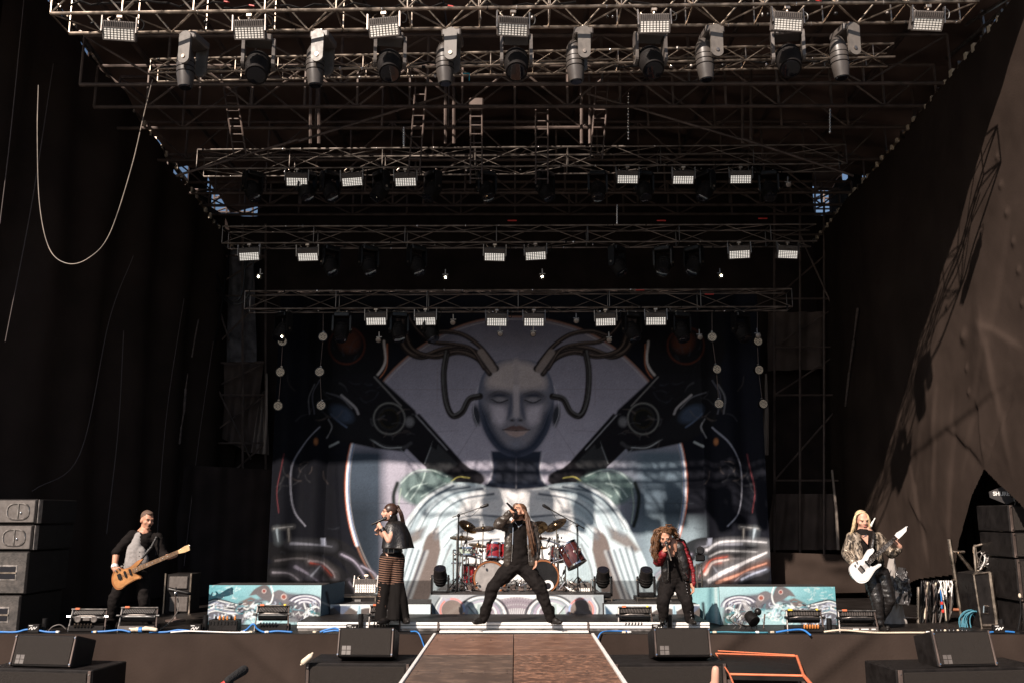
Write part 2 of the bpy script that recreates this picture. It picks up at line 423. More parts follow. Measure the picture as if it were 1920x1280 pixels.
# backing tarpaulins added behind the curtains to block sky and sun, ragged along the eaves
for sgn in (1, -1):
    m = MB(); yy = (Y0W - 0.9) if sgn > 0 else 12.4; k = 0
    while yy < Y1W + 0.9:
        st = random.uniform(0.10, 0.45)
        ev_ = eave(yy+st/2, sgn); zt = ev_-1.1 if (sgn > 0 and yy < 12.1) else ev_+.02 if (random.random() < (0.35 if sgn < 0 else 0.7)) else ev_-random.uniform(.15, .5)
        m.box((7.32 if sgn > 0 else wall_x(yy+st/2, -1)-.8, yy+st/2, (zt-1.3)/2), (0.03, st+0.05, zt+1.3), None if sgn > 0 else (0, 0, -math.atan(LB))); yy += st
    o = m.build('outer_tarpaulin', M_CLOTH2)
    tag(o, 'black outer tarpaulin laced up behind the %s side curtain' % ('right' if sgn > 0 else 'left'), 'tarpaulin')
    root = thing('curtain_rail', 'top rail carrying the %s side curtain' % ('right' if sgn > 0 else 'left'), 'rail', (wall_x(12.2, sgn), 12.2, wall_top(12.2, sgn)))
    ys_ = Y0W if sgn > 0 else 12.2
    a, b = V(wall_x(ys_, sgn)+sgn*.03, ys_, wall_top(ys_, sgn)+.02), V(wall_x(Y1W, sgn)+sgn*.03, Y1W, wall_top(Y1W, sgn)+.02)
    MB().cyl(a, b, 0.03).build('pipe', M_ALU, root)
    n = 40
    for i in range(n):                                   # cloth ties
        p = a.lerp(b, (i+0.5)/n)
        MB().box(p + V(-sgn*0.03, 0, -0.01+random.uniform(-.02, .02)), (0.05, random.uniform(0.03, 0.1), random.uniform(.06, .12))).build('tie', M_CREAM if i % 3 else M_ALU, root)

# ---- back wall of black cloth with bays either side of the backdrop
def back_fn(u, v):
    x = -9.5+19*u; z = 0.0+8.0*v
    return (x, 19.4 + 0.10*nz(x*1.3, z*0.3, 4) + 0.04*math.sin(x*5), z)
o = MB().grid(back_fn, 120, 40).build('back_curtain', M_CLOTH2, smooth=True)
tag(o, 'black curtain closing the rear of the stage behind the printed backdrop', 'curtain')

# ---- roof: low gable of dark tarpaulin, front edge above the frame
RY0, RY1, EV, RG, RHW = 9.6, 20.2, 8.62, 10.1, 7.3
def roof_fn(side):
    def f(u, v):
        Y = RY0 + (RY1-RY0)*v; hw = abs(wall_x(Y, side))+.8; x = side*hw*(1-u); e_ = eave(Y, side)
        z = e_ + (max(RG, e_+.9)-e_)*(1-abs(x)/hw) + 0.03*math.sin(Y*9.0) + 0.05*nz(x*0.8, Y*0.8, 3)
        return (x, Y, z)
    return f
rr = thing('stage_roof', 'dark gabled tarpaulin roof high above the stage', 'roof', (0, RY0, EV))
for sd in (-1, 1): MB().grid(roof_fn(sd), 20, 200).build('roof_sheet', M_ROOF, rr, smooth=True)
MB().prism([V(-9.4, RY0-.03, 8.68), V(8.2, RY0-.03, 8.68), V(8.2, RY0-.03, 11.2), V(0, RY0-.03, 11.8), V(-9.4, RY0-.03, 11.8)], (0, -.04, 0)).build('front_fascia', M_ROOF, rr)  # unseen roof edge inferred from its shadow; top extended to block sun leaks
gp = [V(-5.8, 19.7, 7.9), V(6.72, 19.7, 7.9), V(6.72, 19.7, EV+1.6), V(0, 19.7, RG+1.2), V(-5.8, 19.7, EV+1.6)]
MB().prism(gp, (0, 0.04, 0)).build('gable_end', M_CLOTH2, rr)

# ---- roof trusses spanning the stage under the tarpaulin
def roof_truss(Y, z0, h, nb, label, x0=-6.9, x1=6.9):
    root = thing('roof_truss', label, 'truss', ((x0+x1)/2, Y, z0), 'roof trusses under the tarpaulin')
    for z, r in ((z0, .032), (z0+h, .032)): MB().cyl((x0, Y, z), (x1, Y, z), r, n=8).build('chord', M_STEEL, root)
    st = (x1-x0)/nb
    for i in range(nb+1): MB().cyl((x0+i*st, Y, z0), (x0+i*st, Y, z0+h), 0.022, n=6).build('post', M_STEEL, root)
    for i in range(nb):
        a, b = (z0, z0+h) if i % 2 else (z0+h, z0)
        MB().cyl((x0+i*st, Y, a), (x0+i*st+st, Y, b), 0.018, n=6).build('diagonal', M_STEEL, root)
zA = P(960, 240, 14.85).z
roof_truss(14.85, zA, 0.95, 12, 'dark steel roof truss above the third lighting truss')
roof_truss(17.2, P(960, 362, 17.2).z, 0.8, 14, 'dark steel roof truss seen just above the fourth lighting truss')
roof_truss(18.6, P(960, 402, 18.6).z, 0.55, 12, 'rearmost dark steel roof truss near the back curtain')
roof_truss(13.6, P(960, 200, 13.6).z, 0.7, 16, 'fine dark roof truss between the second lighting truss and the ladders', -6.7, 6.7)
roof_truss(16.1, P(960, 300, 16.1).z, 0.75, 18, 'fine dark roof truss just above the third lighting truss')
roof_truss(17.9, P(960, 385, 17.9).z, 0.5, 22, 'fine dark roof truss between the third and fourth lighting trusses')
roof_truss(12.9, P(960, 158, 12.9).z, 0.8, 10, 'dark steel roof truss behind the second lighting truss', -6.6, 6.6)
for k, X in enumerate((-6.0, -4.8, -3.6, -2.4, -1.2, 0.0, 1.2, 2.4, 3.6, 4.8, 6.0)):      # purlins running back along the roof
    o = MB().cyl((X, RY0+.2, EV+(RG-EV)*(1-abs(X)/RHW)-0.12), (X, RY1-.7, EV+(RG-EV)*(1-abs(X)/RHW)-0.12), 0.04, n=8).build('roof_purlin', M_STEEL)
    tag(o, '%s roof purlin from the left, running towards the rear of the stage' % ORD[k], 'purlin')
# sloping rafters under the roof sheets and twin posts
for k, (a, b, Y) in enumerate((((560, 265), (840, 178), 13.6), ((1100, 176), (1390, 262), 13.6), ((330, 330), (560, 262), 13.9), ((1390, 260), (1600, 330), 13.9))):
    o = MB().cyl(P(*a, Y), P(*b, Y), 0.02, n=6).build('sloping_rafter', M_STEEL)
    tag(o, '%s sloping roof rafter from the left, below the tarpaulin' % ORD[k], 'rafter')
for k, px in enumerate((843, 1098, 590, 1400)):
    root = thing('twin_post', ['twin steel post left of the roof centre', 'twin steel post right of the roof centre', 'twin steel post near the left ladder', 'twin steel post near the right eave'][k], 'post', P(px, 265, 14.4))
    for dx in (-0.07, 0.07):
        a = P(px, 270, 14.4)+V(dx, 0, 0); b = P(px, 130, 14.4)+V(dx, 0, 0)
        MB().cyl(a, b, 0.028, n=6).build('tube', M_STEEL, root)
# hanging ladders and chains
for k, (px, y0, y1, wd, dx) in enumerate(((893, 196, 345, 0.19, 0), (1016, 206, 345, 0.2, 0), (1130, 150, 300, 0.2, 12), (430, 160, 290, .2, -20), (790, 150, 330, .18, 14))):
    Y = 14.2; root = thing('hanging_ladder', ['lattice ladder with a plate on top, left of the roof centre', 'narrow lattice ladder right of the roof centre', 'slanting ladder beside the right twin post', 'slanting ladder under the left roof corner', 'slanting ladder beside the left twin post'][k], 'ladder', P(px, y1, Y))
    a0 = P(px, y0, Y); a1 = P(px-dx, y1, Y)
    for s in (-1, 1): MB().cyl(a0+V(s*wd/2, 0, 0), a1+V(s*wd/2, 0, 0), 0.015, n=6).build('rail', M_STEEL, root)
    n = 9
    for i in range(n):
        c = a0.lerp(a1, (i+0.4)/n); MB().cyl(c-V(wd/2, 0, 0), c+V(wd/2, 0, 0), 0.012, n=5).build('rung', M_STEEL, root)
    if k == 0: MB().bbox(a0+V(0, 0, 0.0), (wd+.05, .06, .22), .02).build('plate', M_STEEL, root)
for k, (px, y0, y1, Y) in enumerate(((1178, 175, 265, 14.0), (1556, 205, 250, 13.6), (757, 240, 275, 13.9), (1157, 385, 420, 15.0))):
    m = MB(); a = P(px, y0, Y); b = P(px, y1, Y); n = 16
    for i in range(n):
        c = a.lerp(b, i/n); m.ell(c, (0.022 if i % 2 else .012, 0.012 if i % 2 else 0.022, 0.035), n=6, k=4)
    tag(m.build('hoist_chain', M_CHROME, smooth=True), ['bright hoist chain right of the roof centre', 'short hoist chain near the right eave', 'short hoist chain above the third lighting truss', 'hoist chain above the fourth lighting truss'][k], 'chain')

# ---- box trusses that carry the lamps
def box_truss(label, a, b, w_, h_, bay, r=0.024, rb=0.013, m=M_ALU, plan='x'):
    """a, b: ends of the bottom front chord; w_ depth away from the camera, h_ height"""
    a, b = Vector(a), Vector(b); d = b-a; L = d.length; n = max(2, round(L/bay)); u = d/n
    root = thing('lighting_truss', label, 'truss', (a+b)/2, 'lighting trusses hung under the roof')
    W, H = V(0, w_, 0), V(0, 0, h_)
    for o in (V(0, 0, 0), W, H, W+H): MB().cyl(a+o, b+o, r, n=8).build('chord', m, root, smooth=40)
    def shared(name, p, q, rad):
        key = (round((q-p).x, 4), round((q-p).y, 4), round((q-p).z, 4), rad)
        if key not in cache:
            ob = MB().cyl((0, 0, 0), q-p, rad, n=6).build(name, m, root, smooth=40, local=True)
            cache[key] = ob.data
        else:
            ob = bpy.data.objects.new(name, cache[key]); COL.objects.link(ob); ob.parent = root
        ob.location = p - ORI[root.name]
    cache = {}
    for i in range(n+1):
        p = a+u*i
        if i % 2 == 0 or bay > 0.9:
            shared('upright', p, p+H, rb); shared('upright', p+W, p+W+H, rb); shared('cross_bar', p, p+W, rb); shared('cross_bar', p+H, p+W+H, rb)
    for i in range(n):
        p = a+u*i
        if i % 2 == 0:
            shared('brace', p, p+u+H, rb); shared('brace', p+W+H, p+W+u, rb); shared('brace', p, p+u+W, rb); shared('brace', p+H, p+H+W+u, rb)
        else:
            shared('brace', p+H, p+u, rb); shared('brace', p+W, p+W+u+H, rb); shared('brace', p+W, p+u, rb); shared('brace', p+H+W, p+H+u, rb)
    rgc = random.Random(len(label))
    for i in range(int(L/.28)):                          # couplers and half-clamps
        p = a+d*rgc.random()+rgc.choice((V(0, 0, 0), W, W*.5, H))
        MB().ell(p, (rgc.uniform(.012, .03), .022, rgc.uniform(.015, .03)), n=8, k=5).build('coupler', rgc.choice((M_CHROME, M_ALUD, M_BLACK)), root, smooth=True)
    return root
T1Y, T2Y, T3Y, T4Y, T5Y = 10.0, 10.9, 14.6, 15.2, 15.7
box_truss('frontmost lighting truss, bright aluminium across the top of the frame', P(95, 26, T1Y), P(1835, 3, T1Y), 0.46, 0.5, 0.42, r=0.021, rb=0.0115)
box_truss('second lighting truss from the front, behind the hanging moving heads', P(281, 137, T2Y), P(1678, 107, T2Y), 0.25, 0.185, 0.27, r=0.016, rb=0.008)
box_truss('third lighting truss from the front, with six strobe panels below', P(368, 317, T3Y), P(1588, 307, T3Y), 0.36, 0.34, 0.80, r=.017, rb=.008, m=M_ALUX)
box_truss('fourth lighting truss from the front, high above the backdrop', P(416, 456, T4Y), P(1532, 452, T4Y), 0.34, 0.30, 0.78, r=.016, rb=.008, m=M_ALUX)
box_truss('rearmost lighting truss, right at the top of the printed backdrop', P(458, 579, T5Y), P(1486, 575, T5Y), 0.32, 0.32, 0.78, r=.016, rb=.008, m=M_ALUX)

# ---- scaffolding towers in the wings
def scaffold(label, pxs, ys, Y, extra=()):
    root = thing('scaffold_tower', label, 'scaffolding', P(pxs[0], 1100, Y))
    for px in pxs: MB().cyl(P(px, 1105, Y), P(px, ys[0]-60, Y), 0.025, n=6).build('standard', M_STEEL, root)
    for y in ys: MB().cyl(P(pxs[0], y, Y), P(pxs[-1], y, Y), 0.022, n=6).build('ledger', M_STEEL, root)
    for i in range(len(ys)-1):
        MB().cyl(P(pxs[0], ys[i+1], Y+.05), P(pxs[-1], ys[i], Y+.05), 0.02, n=6).build('brace', M_STEEL, root)
    for a, b in extra: MB().cyl(P(*a, Y-.05), P(*b, Y-.05), 0.02, n=6).build('brace', M_STEEL, root)
scaffold('scaffold tower in the left wing behind black gauze', (372, 400, 455, 498), (480, 555, 680, 740, 830, 940), 18.6, (((380, 480), (430, 640)), ((395, 700), (470, 860))))
scaffold('scaffold tower in the right wing behind black cloth', (1452, 1500, 1545, 1592), (440, 560, 650, 740, 900), 18.6, (((1500, 440), (1590, 640)),))
scaffold('scaffold tower at the far left top, outside the roof edge', (402, 425, 450, 474), (300, 345, 372, 398, 412), 20.6)
scaffold('scaffold tower at the far right top, outside the roof edge', (1528, 1545, 1560, 1574), (330, 352, 372, 392, 406), 20.6)
for k, (pxa, pya, pxb, pyb) in enumerate(((1790, 60, 1900, -10), (1775, 110, 1880, 20), (1840, 20, 1850, 95), (1800, 130, 1875, 95), (150, 60, 240, 190), (90, -10, 170, 95), (280, 250, 400, 400), (330, 300, 345, 380))):
    X = 6.95 if pxa > 960 else -6.95
    o = MB().cyl(PX(pxa, pya, X), PX(pxb, pyb, X), 0.03, n=6).build('eave_brace', M_ALUD)
    tag(o, '%s steel brace in the gap between the %s curtain and the roof' % (ORD[k % 4], 'right' if X > 0 else 'left'), 'brace')
# gauze panels and cloths hung in the wings
def hung(name, label, quad, Y, m, amp=0.05, fr=4.0, n=24):
    q = [P(x, y, Y) for x, y in quad]
    def fn(u, v):
        p = (q[0].lerp(q[1], u)).lerp(q[3].lerp(q[2], u), v)
        return p + V(0, amp*math.sin(u*fr*6.28+v*1.5) + amp*nz(u*4, v*3, Y), 0)
    o = MB().grid(fn, n*2, n).build(name, m, smooth=True); tag(o, label, 'cloth'); return o
M_GAUZE = mat('grey_gauze', (0.13, 0.12, 0.125), 0.9, var=0.5, scale=5, bump=.2, spec=.1)
M_BROWNC = mat('faded_brown_cloth', (0.10, 0.075, 0.066), 0.95, var=0.3, scale=2, bump=.3, bscale=20, spec=.1)
hung('wing_gauze', 'grey gauze panel hanging high in the left wing', ((362, 470), (476, 470), (480, 678), (362, 680)), 18.9, M_GAUZE)
hung('wing_gauze', 'rumpled gauze sagging below the grey panel in the left wing', ((362, 684), (496, 676), (470, 850), (376, 800)), 18.85, M_BROWNC)
hung('wing_gauze', 'pale cloth strip beside the backdrop in the left wing', ((478, 770), (500, 720), (503, 852), (455, 846)), 18.95, mat('pale_cloth_strip', (.2, .16, .14), .9))
hung('wing_cloth', 'brown cloth panel hung high in the right wing', ((1440, 585), (1585, 585), (1590, 690), (1440, 695)), 18.9, M_BROWNC)
hung('wing_cloth', 'brown cloth panel framed low in the right wing', ((1448, 925), (1565, 925), (1575, 1030), (1440, 1030)), 18.7, M_BROWNC)
hung('wing_cloth', 'swagged black cloth behind the guitarist, right of the backdrop', ((1432, 1034), (1620, 1040), (1625, 1110), (1432, 1112)), 17.2, M_CLOTH, 0.06, 1.0)
hung('wing_cloth', 'black masking cloth left of the backdrop, behind the bass player', ((330, 870), (512, 880), (512, 1118), (330, 1118)), 17.6, M_CLOTH2, 0.08, 3)
for k, (a, b, Y) in enumerate((((1436, 700), (1433, 852), 16.9), ((1560, 880), (1572, 1030), 17.0), ((500, 700), (496, 850), 16.9))):
    q = P(*a, Y); z = P(*b, Y)
    o = MB().tube([q, q.lerp(z, .5)+V(0.02, 0, 0), z], 0.02, 6, 0.075 if k == 0 else .03).build('pale_tie_cloth', mat('pale_tie', (.16, .13, .11), .85))
    tag(o, ['pale cloth tail hanging at the right edge of the backdrop', 'pale strap hanging beside the brown panel on the right', 'pale strap hanging at the left edge of the backdrop'][k], 'strap')
# ropes on the left curtain and the slack white cable
for k, pl in enumerate((((45, 0), (20, 250), (0, 420)), ((100, 120), (60, 380), (10, 640)), ((250, 480), (205, 600), (150, 850), (60, 920)), ((345, 560), (312, 780), (292, 1040)), ((400, 640), (372, 830), (345, 1060)), ((232, 620), (222, 800), (200, 1000)))):
    w3 = [PL(x, y, .24) for x, y in pl]
    o = MB().tube([tuple(q) for q in spline([tuple(p) for p in w3], 8)], 0.007, 5).build('curtain_rope', mat('grey_rope', (.09, .07, .065), .8))
    tag(o, '%s rope from the front on the left side curtain' % ORD[k], 'rope')
w3 = [tuple(P(x, y, 11.3)) for x, y in ((286, 150), (270, 215), (245, 320), (205, 440), (165, 485), (125, 494), (92, 465), (74, 380), (70, 250), (72, 160))]
o = MB().tube([tuple(q) for q in spline(w3, 10)], 0.0062, 6).build('slack_cable', mat('white_cable', (.22, .175, .14), .55, var=.6, scale=4))
tag(o, 'long slack pale cable looping down from the second truss on the left', 'cable')

# ================================================================== ramp in front of the stage
M_PLY1 = mat('worn_brown_plywood', (0.17, 0.095, 0.065), 0.6, var=0.3, scale=3, bump=.2, bscale=70)
def ply(name, base, worn, sc):
    m = bpy.data.materials.new(name); m.use_nodes = True; nt = m.node_tree; b = nt.nodes['Principled BSDF']; b.inputs['Roughness'].default_value = .55
    tc = nt.nodes.new('ShaderNodeTexCoord'); mp = nt.nodes.new('ShaderNodeMapping'); mp.inputs['Scale'].default_value = (1, 1.5, 1)
    n = nt.nodes.new('ShaderNodeTexNoise'); n.inputs['Scale'].default_value = sc; n.inputs['Detail'].default_value = 9; n.inputs['Roughness'].default_value = .68
    oi = nt.nodes.new('ShaderNodeObjectInfo'); ad = nt.nodes.new('ShaderNodeVectorMath'); ad.operation = 'ADD'
    sc2 = nt.nodes.new('ShaderNodeVectorMath'); sc2.operation = 'SCALE'; sc2.inputs[0].default_value = (17, 31, 5)
    nt.links.new(oi.outputs['Random'], sc2.inputs['Scale']); nt.links.new(tc.outputs['Object'], ad.inputs[0]); nt.links.new(sc2.outputs[0], ad.inputs[1])
    nt.links.new(ad.outputs[0], mp.inputs['Vector']); nt.links.new(mp.outputs[0], n.inputs['Vector'])
    cr = nt.nodes.new('ShaderNodeValToRGB'); cr.color_ramp.elements[0].position = .42; cr.color_ramp.elements[1].position = .62
    cr.color_ramp.elements[0].color = (*base, 1); cr.color_ramp.elements[1].color = (*worn, 1)
    e = cr.color_ramp.elements.new(.52); e.color = (*[(p*0.75+q*0.25) for p, q in zip(base, worn)], 1)
    nt.links.new(n.outputs[0], cr.inputs[0])
    n2 = nt.nodes.new('ShaderNodeTexNoise'); n2.inputs['Scale'].default_value = 1.1; nt.links.new(ad.outputs[0], n2.inputs['Vector'])
    mr = nt.nodes.new('ShaderNodeMapRange'); mr.inputs[3].default_value = .65; mr.inputs[4].default_value = 1.35; nt.links.new(n2.outputs[0], mr.inputs[0])
    s = nt.nodes.new('ShaderNodeVectorMath'); s.operation = 'SCALE'; nt.links.new(cr.outputs[0], s.inputs[0]); nt.links.new(mr.outputs[0], s.inputs['Scale'])
    nt.links.new(s.outputs[0], b.inputs['Base Color'])
    bp = nt.nodes.new('ShaderNodeBump'); bp.inputs['Strength'].default_value = .15; bp.inputs['Distance'].default_value = .005
    nt.links.new(n.outputs[0], bp.inputs['Height']); nt.links.new(bp.outputs[0], b.inputs['Normal'])
    return m
PLYS = [ply('plywood_brown', (.135, .066, .042), (.25, .135, .088), 4), ply('plywood_dark', (.078, .050, .037), (.17, .11, .078), 6), ply('plywood_flaked', (.085, .044, .029), (.36, .185, .115), 12)]
ramp = thing('ramp', 'brown plywood ramp with white edges leading to the stage centre', 'ramp', (0, 9.6, 0))
ye = [12.09, 11.49, 10.34, 9.19, 8.03, 6.88]
RW = 0.98
for j in range(5):
    for c in range(2):
        x0 = -RW-0.02 if c == 0 else -0.02
        kind = PLYS[0] if j < 2 else (PLYS[1] if c == 0 else PLYS[2])
        MB().bbox((x0+RW/2+0.0, (ye[j]+ye[j+1])/2, -0.012+random.uniform(-.002, .002)), (RW-0.008, ye[j]-ye[j+1]-0.010, 0.03), 0.004).build('plywood_panel', kind, ramp)
for s in (-1, 1):
    MB().bbox((-0.02+s*(RW+0.02), (ye[0]+ye[-1])/2, -0.008), (0.035, ye[0]-ye[-1], 0.045), 0.004).build('edge_strip', M_WHITE, ramp)
    MB().box((-0.02+s*(RW+0.0), (ye[0]+ye[-1])/2, -0.7), (0.02, ye[0]-ye[-1], 1.28)).build('side_board', M_CLOTH, ramp)
MB().box((-0.02, ye[-1]+.01, -0.7), (2*RW-.03, 0.02, 1.28)).build('end_board', M_CLOTH, ramp)
m = MB()
for i in range(26):                                      # scuffs left by cases
    x = random.uniform(-.95, .9); y = random.uniform(8.3, 12.0); L = random.uniform(.05, .35); a = random.uniform(-.5, .5)
    m.add([(x, y, .0062), (x+L*math.cos(a), y+L*math.sin(a), .0062), (x+L*math.cos(a), y+L*math.sin(a)+.012, .0062), (x, y+.006, .0062)], [(0, 1, 2, 3)])
m.build('scuff_marks', mat('pale_scuff', (.34, .24, .18), .8), ramp)['kind'] = 'stuff'

# slack black cable loops in the left wing and pale strips imitating sunlit curtain edges
for k, pl in enumerate((((392, 480), (405, 540), (440, 572), (470, 545), (476, 470)), ((400, 500), (425, 560), (452, 555), (462, 480)), ((380, 470), (388, 600), (372, 700)), ((430, 470), (415, 580), (392, 690)))):
    o = MB().tube([tuple(q) for q in spline([tuple(P(x, y, 18.3)) for x, y in pl], 8)], 0.018, 5).build('wing_cable', M_BLACK)
    tag(o, '%s slack black cable from the left in the left wing' % ORD[[2, 3, 0, 1].index(k)], 'cable')
for k, pl in enumerate((((352, 700), (348, 730), (345, 770), (340, 800), (337, 830)), ((372, 600), (366, 632), (360, 668)), ((1608, 580), (1600, 640), (1592, 700), (1585, 760)))):
    m = MB(); X0 = 6.45 if pl[0][0] > 960 else None
    for i in range(len(pl)-1):
        a = PX(*pl[i], X0) if X0 else PL(*pl[i], .3); b = PX(*pl[i+1], X0) if X0 else PL(*pl[i+1], .3)
        m.cap(a, b, random.uniform(.012, .03), random.uniform(.008, .025), 6)
    tag(m.build('torn_edge', mat('pale_torn_edge', (.085, .064, .056), .9, var=.5, scale=20), smooth=True), ['pale torn cloth edge low on the left curtain', 'pale torn cloth edge high on the left curtain', 'pale torn cloth edge at the rear of the right curtain'][k], 'cloth')

m = MB()
for j in range(5):                                       # screw heads along the panel edges of the ramp
    for c in range(2):
        for i in range(5):
            for e in (0.05, 1-.05):
                m.cyl((-RW-.02+c*RW+.06+i*(RW-.12)/4, ye[j]+(ye[j+1]-ye[j])*e, .003), (-RW-.02+c*RW+.06+i*(RW-.12)/4, ye[j]+(ye[j+1]-ye[j])*e, .0062), .009, n=8)
m.build('screw_heads', M_STEEL, ramp)['kind'] = 'stuff'

# ================================================================== printed backdrop: android bust amid hoses and machine arms
BY = 16.5
tl, tr, bl_, br_ = P(508, 548, BY), P(1437, 548, BY), P(508, 1128, BY), P(1437, 1128, BY)
bx0, bx1, bz0, bz1 = P(509, 900, BY).x, P(1436, 900, BY).x, 0.02, tl.z
NU, NV = 520, 330
gx, gz = np.meshgrid(np.linspace(bx0, bx1, NU+1), np.linspace(bz0, bz1, NV+1))
bp = np.stack([gx.ravel(), np.full(gx.size, BY), gz.ravel()], 1)
pp = project(bp)
C = Print(pp, (0.007, 0.0075, 0.011), axis=968)
x, y = pp[:, 0], pp[:, 1]
def col(r, g, b): return np.array((r, g, b), float)
# outer panels: dark navy sheets
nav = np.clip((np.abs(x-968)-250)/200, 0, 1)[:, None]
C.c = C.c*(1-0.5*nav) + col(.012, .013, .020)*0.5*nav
LIL = col(.385, .368, .44); NAVY = col(.055, .07, .105)
# big pale disc behind the head, blue panels low on its flanks
g = np.clip((y-600)/260, 0, 1)[:, None]
disc = col(.13, .122, .155)*(1-g) + LIL*g  # disc painted darker towards its top, imitating fading light under the roof
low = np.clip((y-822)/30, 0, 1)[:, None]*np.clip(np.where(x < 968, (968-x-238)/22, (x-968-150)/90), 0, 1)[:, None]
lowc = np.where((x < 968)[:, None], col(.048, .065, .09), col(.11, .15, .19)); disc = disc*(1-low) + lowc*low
far = np.clip((np.abs(x-968)-215)/70, 0, 1)[:, None]*np.clip((y-900)/60, 0, 1)[:, None]
disc = disc*(1-0.55*far)
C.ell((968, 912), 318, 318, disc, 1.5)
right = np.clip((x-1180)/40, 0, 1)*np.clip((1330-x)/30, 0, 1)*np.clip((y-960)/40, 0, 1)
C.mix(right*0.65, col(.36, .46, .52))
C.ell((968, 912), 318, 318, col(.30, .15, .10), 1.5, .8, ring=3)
C.ell((968, 912), 313, 313, col(.50, .46, .44), 1.2, .5, ring=1.6)
for sx in (-1, 1):                                       # rainbow edge low on the disc
    pts = [(968+sx*318*math.cos(t), 912+318*math.sin(t)) for t in np.linspace(-0.35, 0.35, 14)]
    C.line(pts, 5, col(.75, .74, .78), 1.5); C.line([(a+sx*3, b) for a, b in pts], 2, col(.55, .14, .06), 1, .8); C.line([(a-sx*3, b) for a, b in pts], 2, col(.10, .22, .45), 1, .8)
# seams and crop marks on the disc
for a, b in (((735, 729), (895, 729)), ((905, 780), (850, 868)), ((770, 812), (860, 806)), ((820, 690), (820, 760))):
    C.line([a, b], 1.0, col(.20, .18, .20), 1, .7, True)
DK = col(.014, .013, .016); HLB = col(.16, .12, .10); HLW = col(.45, .44, .46)
# shoulder joints and arms of the machine
C.ell((655, 650), 78, 74, col(.009, .008, .009), 3, sym=True); C.poly([(560, 560), (740, 560), (735, 640), (700, 705), (600, 720)], col(.008, .0075, .009), 8, .9, sym=True)
C.ell((650, 648), 34, 34, col(.085, .026, .016), 1.5, .8, sym=True, ring=3)
C.ell((655, 640), 20, 20, col(.10, .035, .02), 6, .7, sym=True)
C.line(sp2([(720, 640), (722, 680), (700, 710), (676, 716)]), 4, col(.55, .50, .48), 1.5, .8, sym=True)
C.line(sp2([(726, 645), (724, 690), (698, 720), (672, 722)]), 2, col(.40, .14, .07), 1, .8, sym=True)
C.poly([(628, 700), (704, 700), (778, 768), (792, 800), (758, 846), (704, 840), (640, 826), (600, 780)], DK*.7, 2.0, sym=True)
C.poly([(728, 806), (786, 774), (868, 866), (908, 900), (888, 916), (830, 902), (784, 862)], DK*.8, 1.5, sym=True)
C.poly([(815, 826), (858, 868), (842, 890), (800, 880), (796, 864)], col(.032, .033, .036), 1.5, sym=True)
C.line([(702, 706), (752, 760)], 2.5, col(.20, .19, .19), 1.2, .8, sym=True)
C.line([(780, 778), (838, 842)], 2.2, col(.28, .28, .30), 1.0, .8, sym=True)
C.line([(745, 836), (800, 888)], 1.6, col(.20, .22, .24), 1.0, .8, sym=True)
C.line([(812, 826), (796, 868)], 2.0, col(.22, .23, .24), 1.0, .8, sym=True)
C.poly([(812, 822), (822, 828), (818, 842), (808, 836)], col(.010, .010, .012), 1, sym=True)
for r_, w_, c_ in ((29, 5, (.05, .05, .05)), (29, 1.4, (.20, .20, .19)), (20, 4, (.02, .02, .02)), (16, 1.8, (.30, .22, .08)), (12, 12, (.008, .008, .008))):
    C.ell((730, 784), r_, r_, col(*c_), 1, .95, sym=True, ring=w_)
C.ell((768, 790), 8, 9, col(.16, .16, .17), 3, .9, sym=True)
C.line(sp2([(690, 818), (720, 836), (755, 838), (770, 830)]), 6, col(.05, .05, .055), 2, 1, sym=True)
C.line(sp2([(694, 822), (722, 838), (752, 838)]), 1.6, col(.45, .47, .48), 1, .8, sym=True)
# forked machinery left of the arm
C.poly([(585, 700), (640, 712), (668, 770), (720, 826), (640, 822), (600, 800), (580, 760)], col(.012, .012, .014), 3, .95, sym=True)
for pl, w_, c_ in (([(590, 720), (578, 745), (580, 775)], 2, (.2, .2, .22)), ([(600, 712), (586, 740), (590, 775)], 1.5, (.16, .16, .2)), ([(640, 740), (665, 762), (672, 775)], 4, (.35, .33, .34)), ([(612, 735), (640, 745), (660, 765)], 2, (.14, .14, .16)),
                   ([(620, 775), (636, 790), (650, 800)], 3, (.10, .13, .2)), ([(615, 785), (622, 800), (612, 820)], 2, (.34, .34, .36)), ([(618, 836), (634, 828)], 4, (.42, .45, .46)), ([(600, 800), (570, 830), (548, 870), (545, 920), (552, 960), (572, 985)], 2.2, (.42, .43, .52))):
    C.line(sp2(pl, 6), w_, col(*c_), 1.2, .85, sym=True)
C.ell((640, 775), 24, 14, col(.05, .07, .11), 4, .8, rot=.5, sym=True)
C.ell((593, 827), 4, 6, col(.5, .2, .08), 2, .8, sym=True)
C.line(sp2([(534, 850), (528, 880), (520, 920), (524, 960)]), 1.6, col(.25, .06, .07), 1, .8, sym=True)
# shoulder pads
C.ell((872, 893), 38, 17, DK, 1.5, rot=.15, sym=True)
C.line(sp2([(845, 902), (860, 893), (880, 895)]), 2.0, col(.45, .40, .12), 1, .8, sym=True)
C.ell((800, 915), 54, 34, col(.13, .20, .19), 4, .9, sym=True)
for pl in ([(752, 905), (775, 884), (806, 880), (838, 892)], [(770, 935), (790, 905), (797, 885)], [(760, 930), (775, 912), (800, 905)], [(790, 930), (815, 915), (835, 905)]):
    C.line(sp2(pl, 6), 2.2, col(.55, .68, .65), 1.4, .8, sym=True)
C.line(sp2([(745, 905), (738, 930), (742, 965), (748, 985)]), 7, col(.02, .025, .025), 2, 1, sym=True)
C.line(sp2([(752, 915), (748, 945), (752, 980)]), 2, col(.40, .5, .42), 1, .8, sym=True)
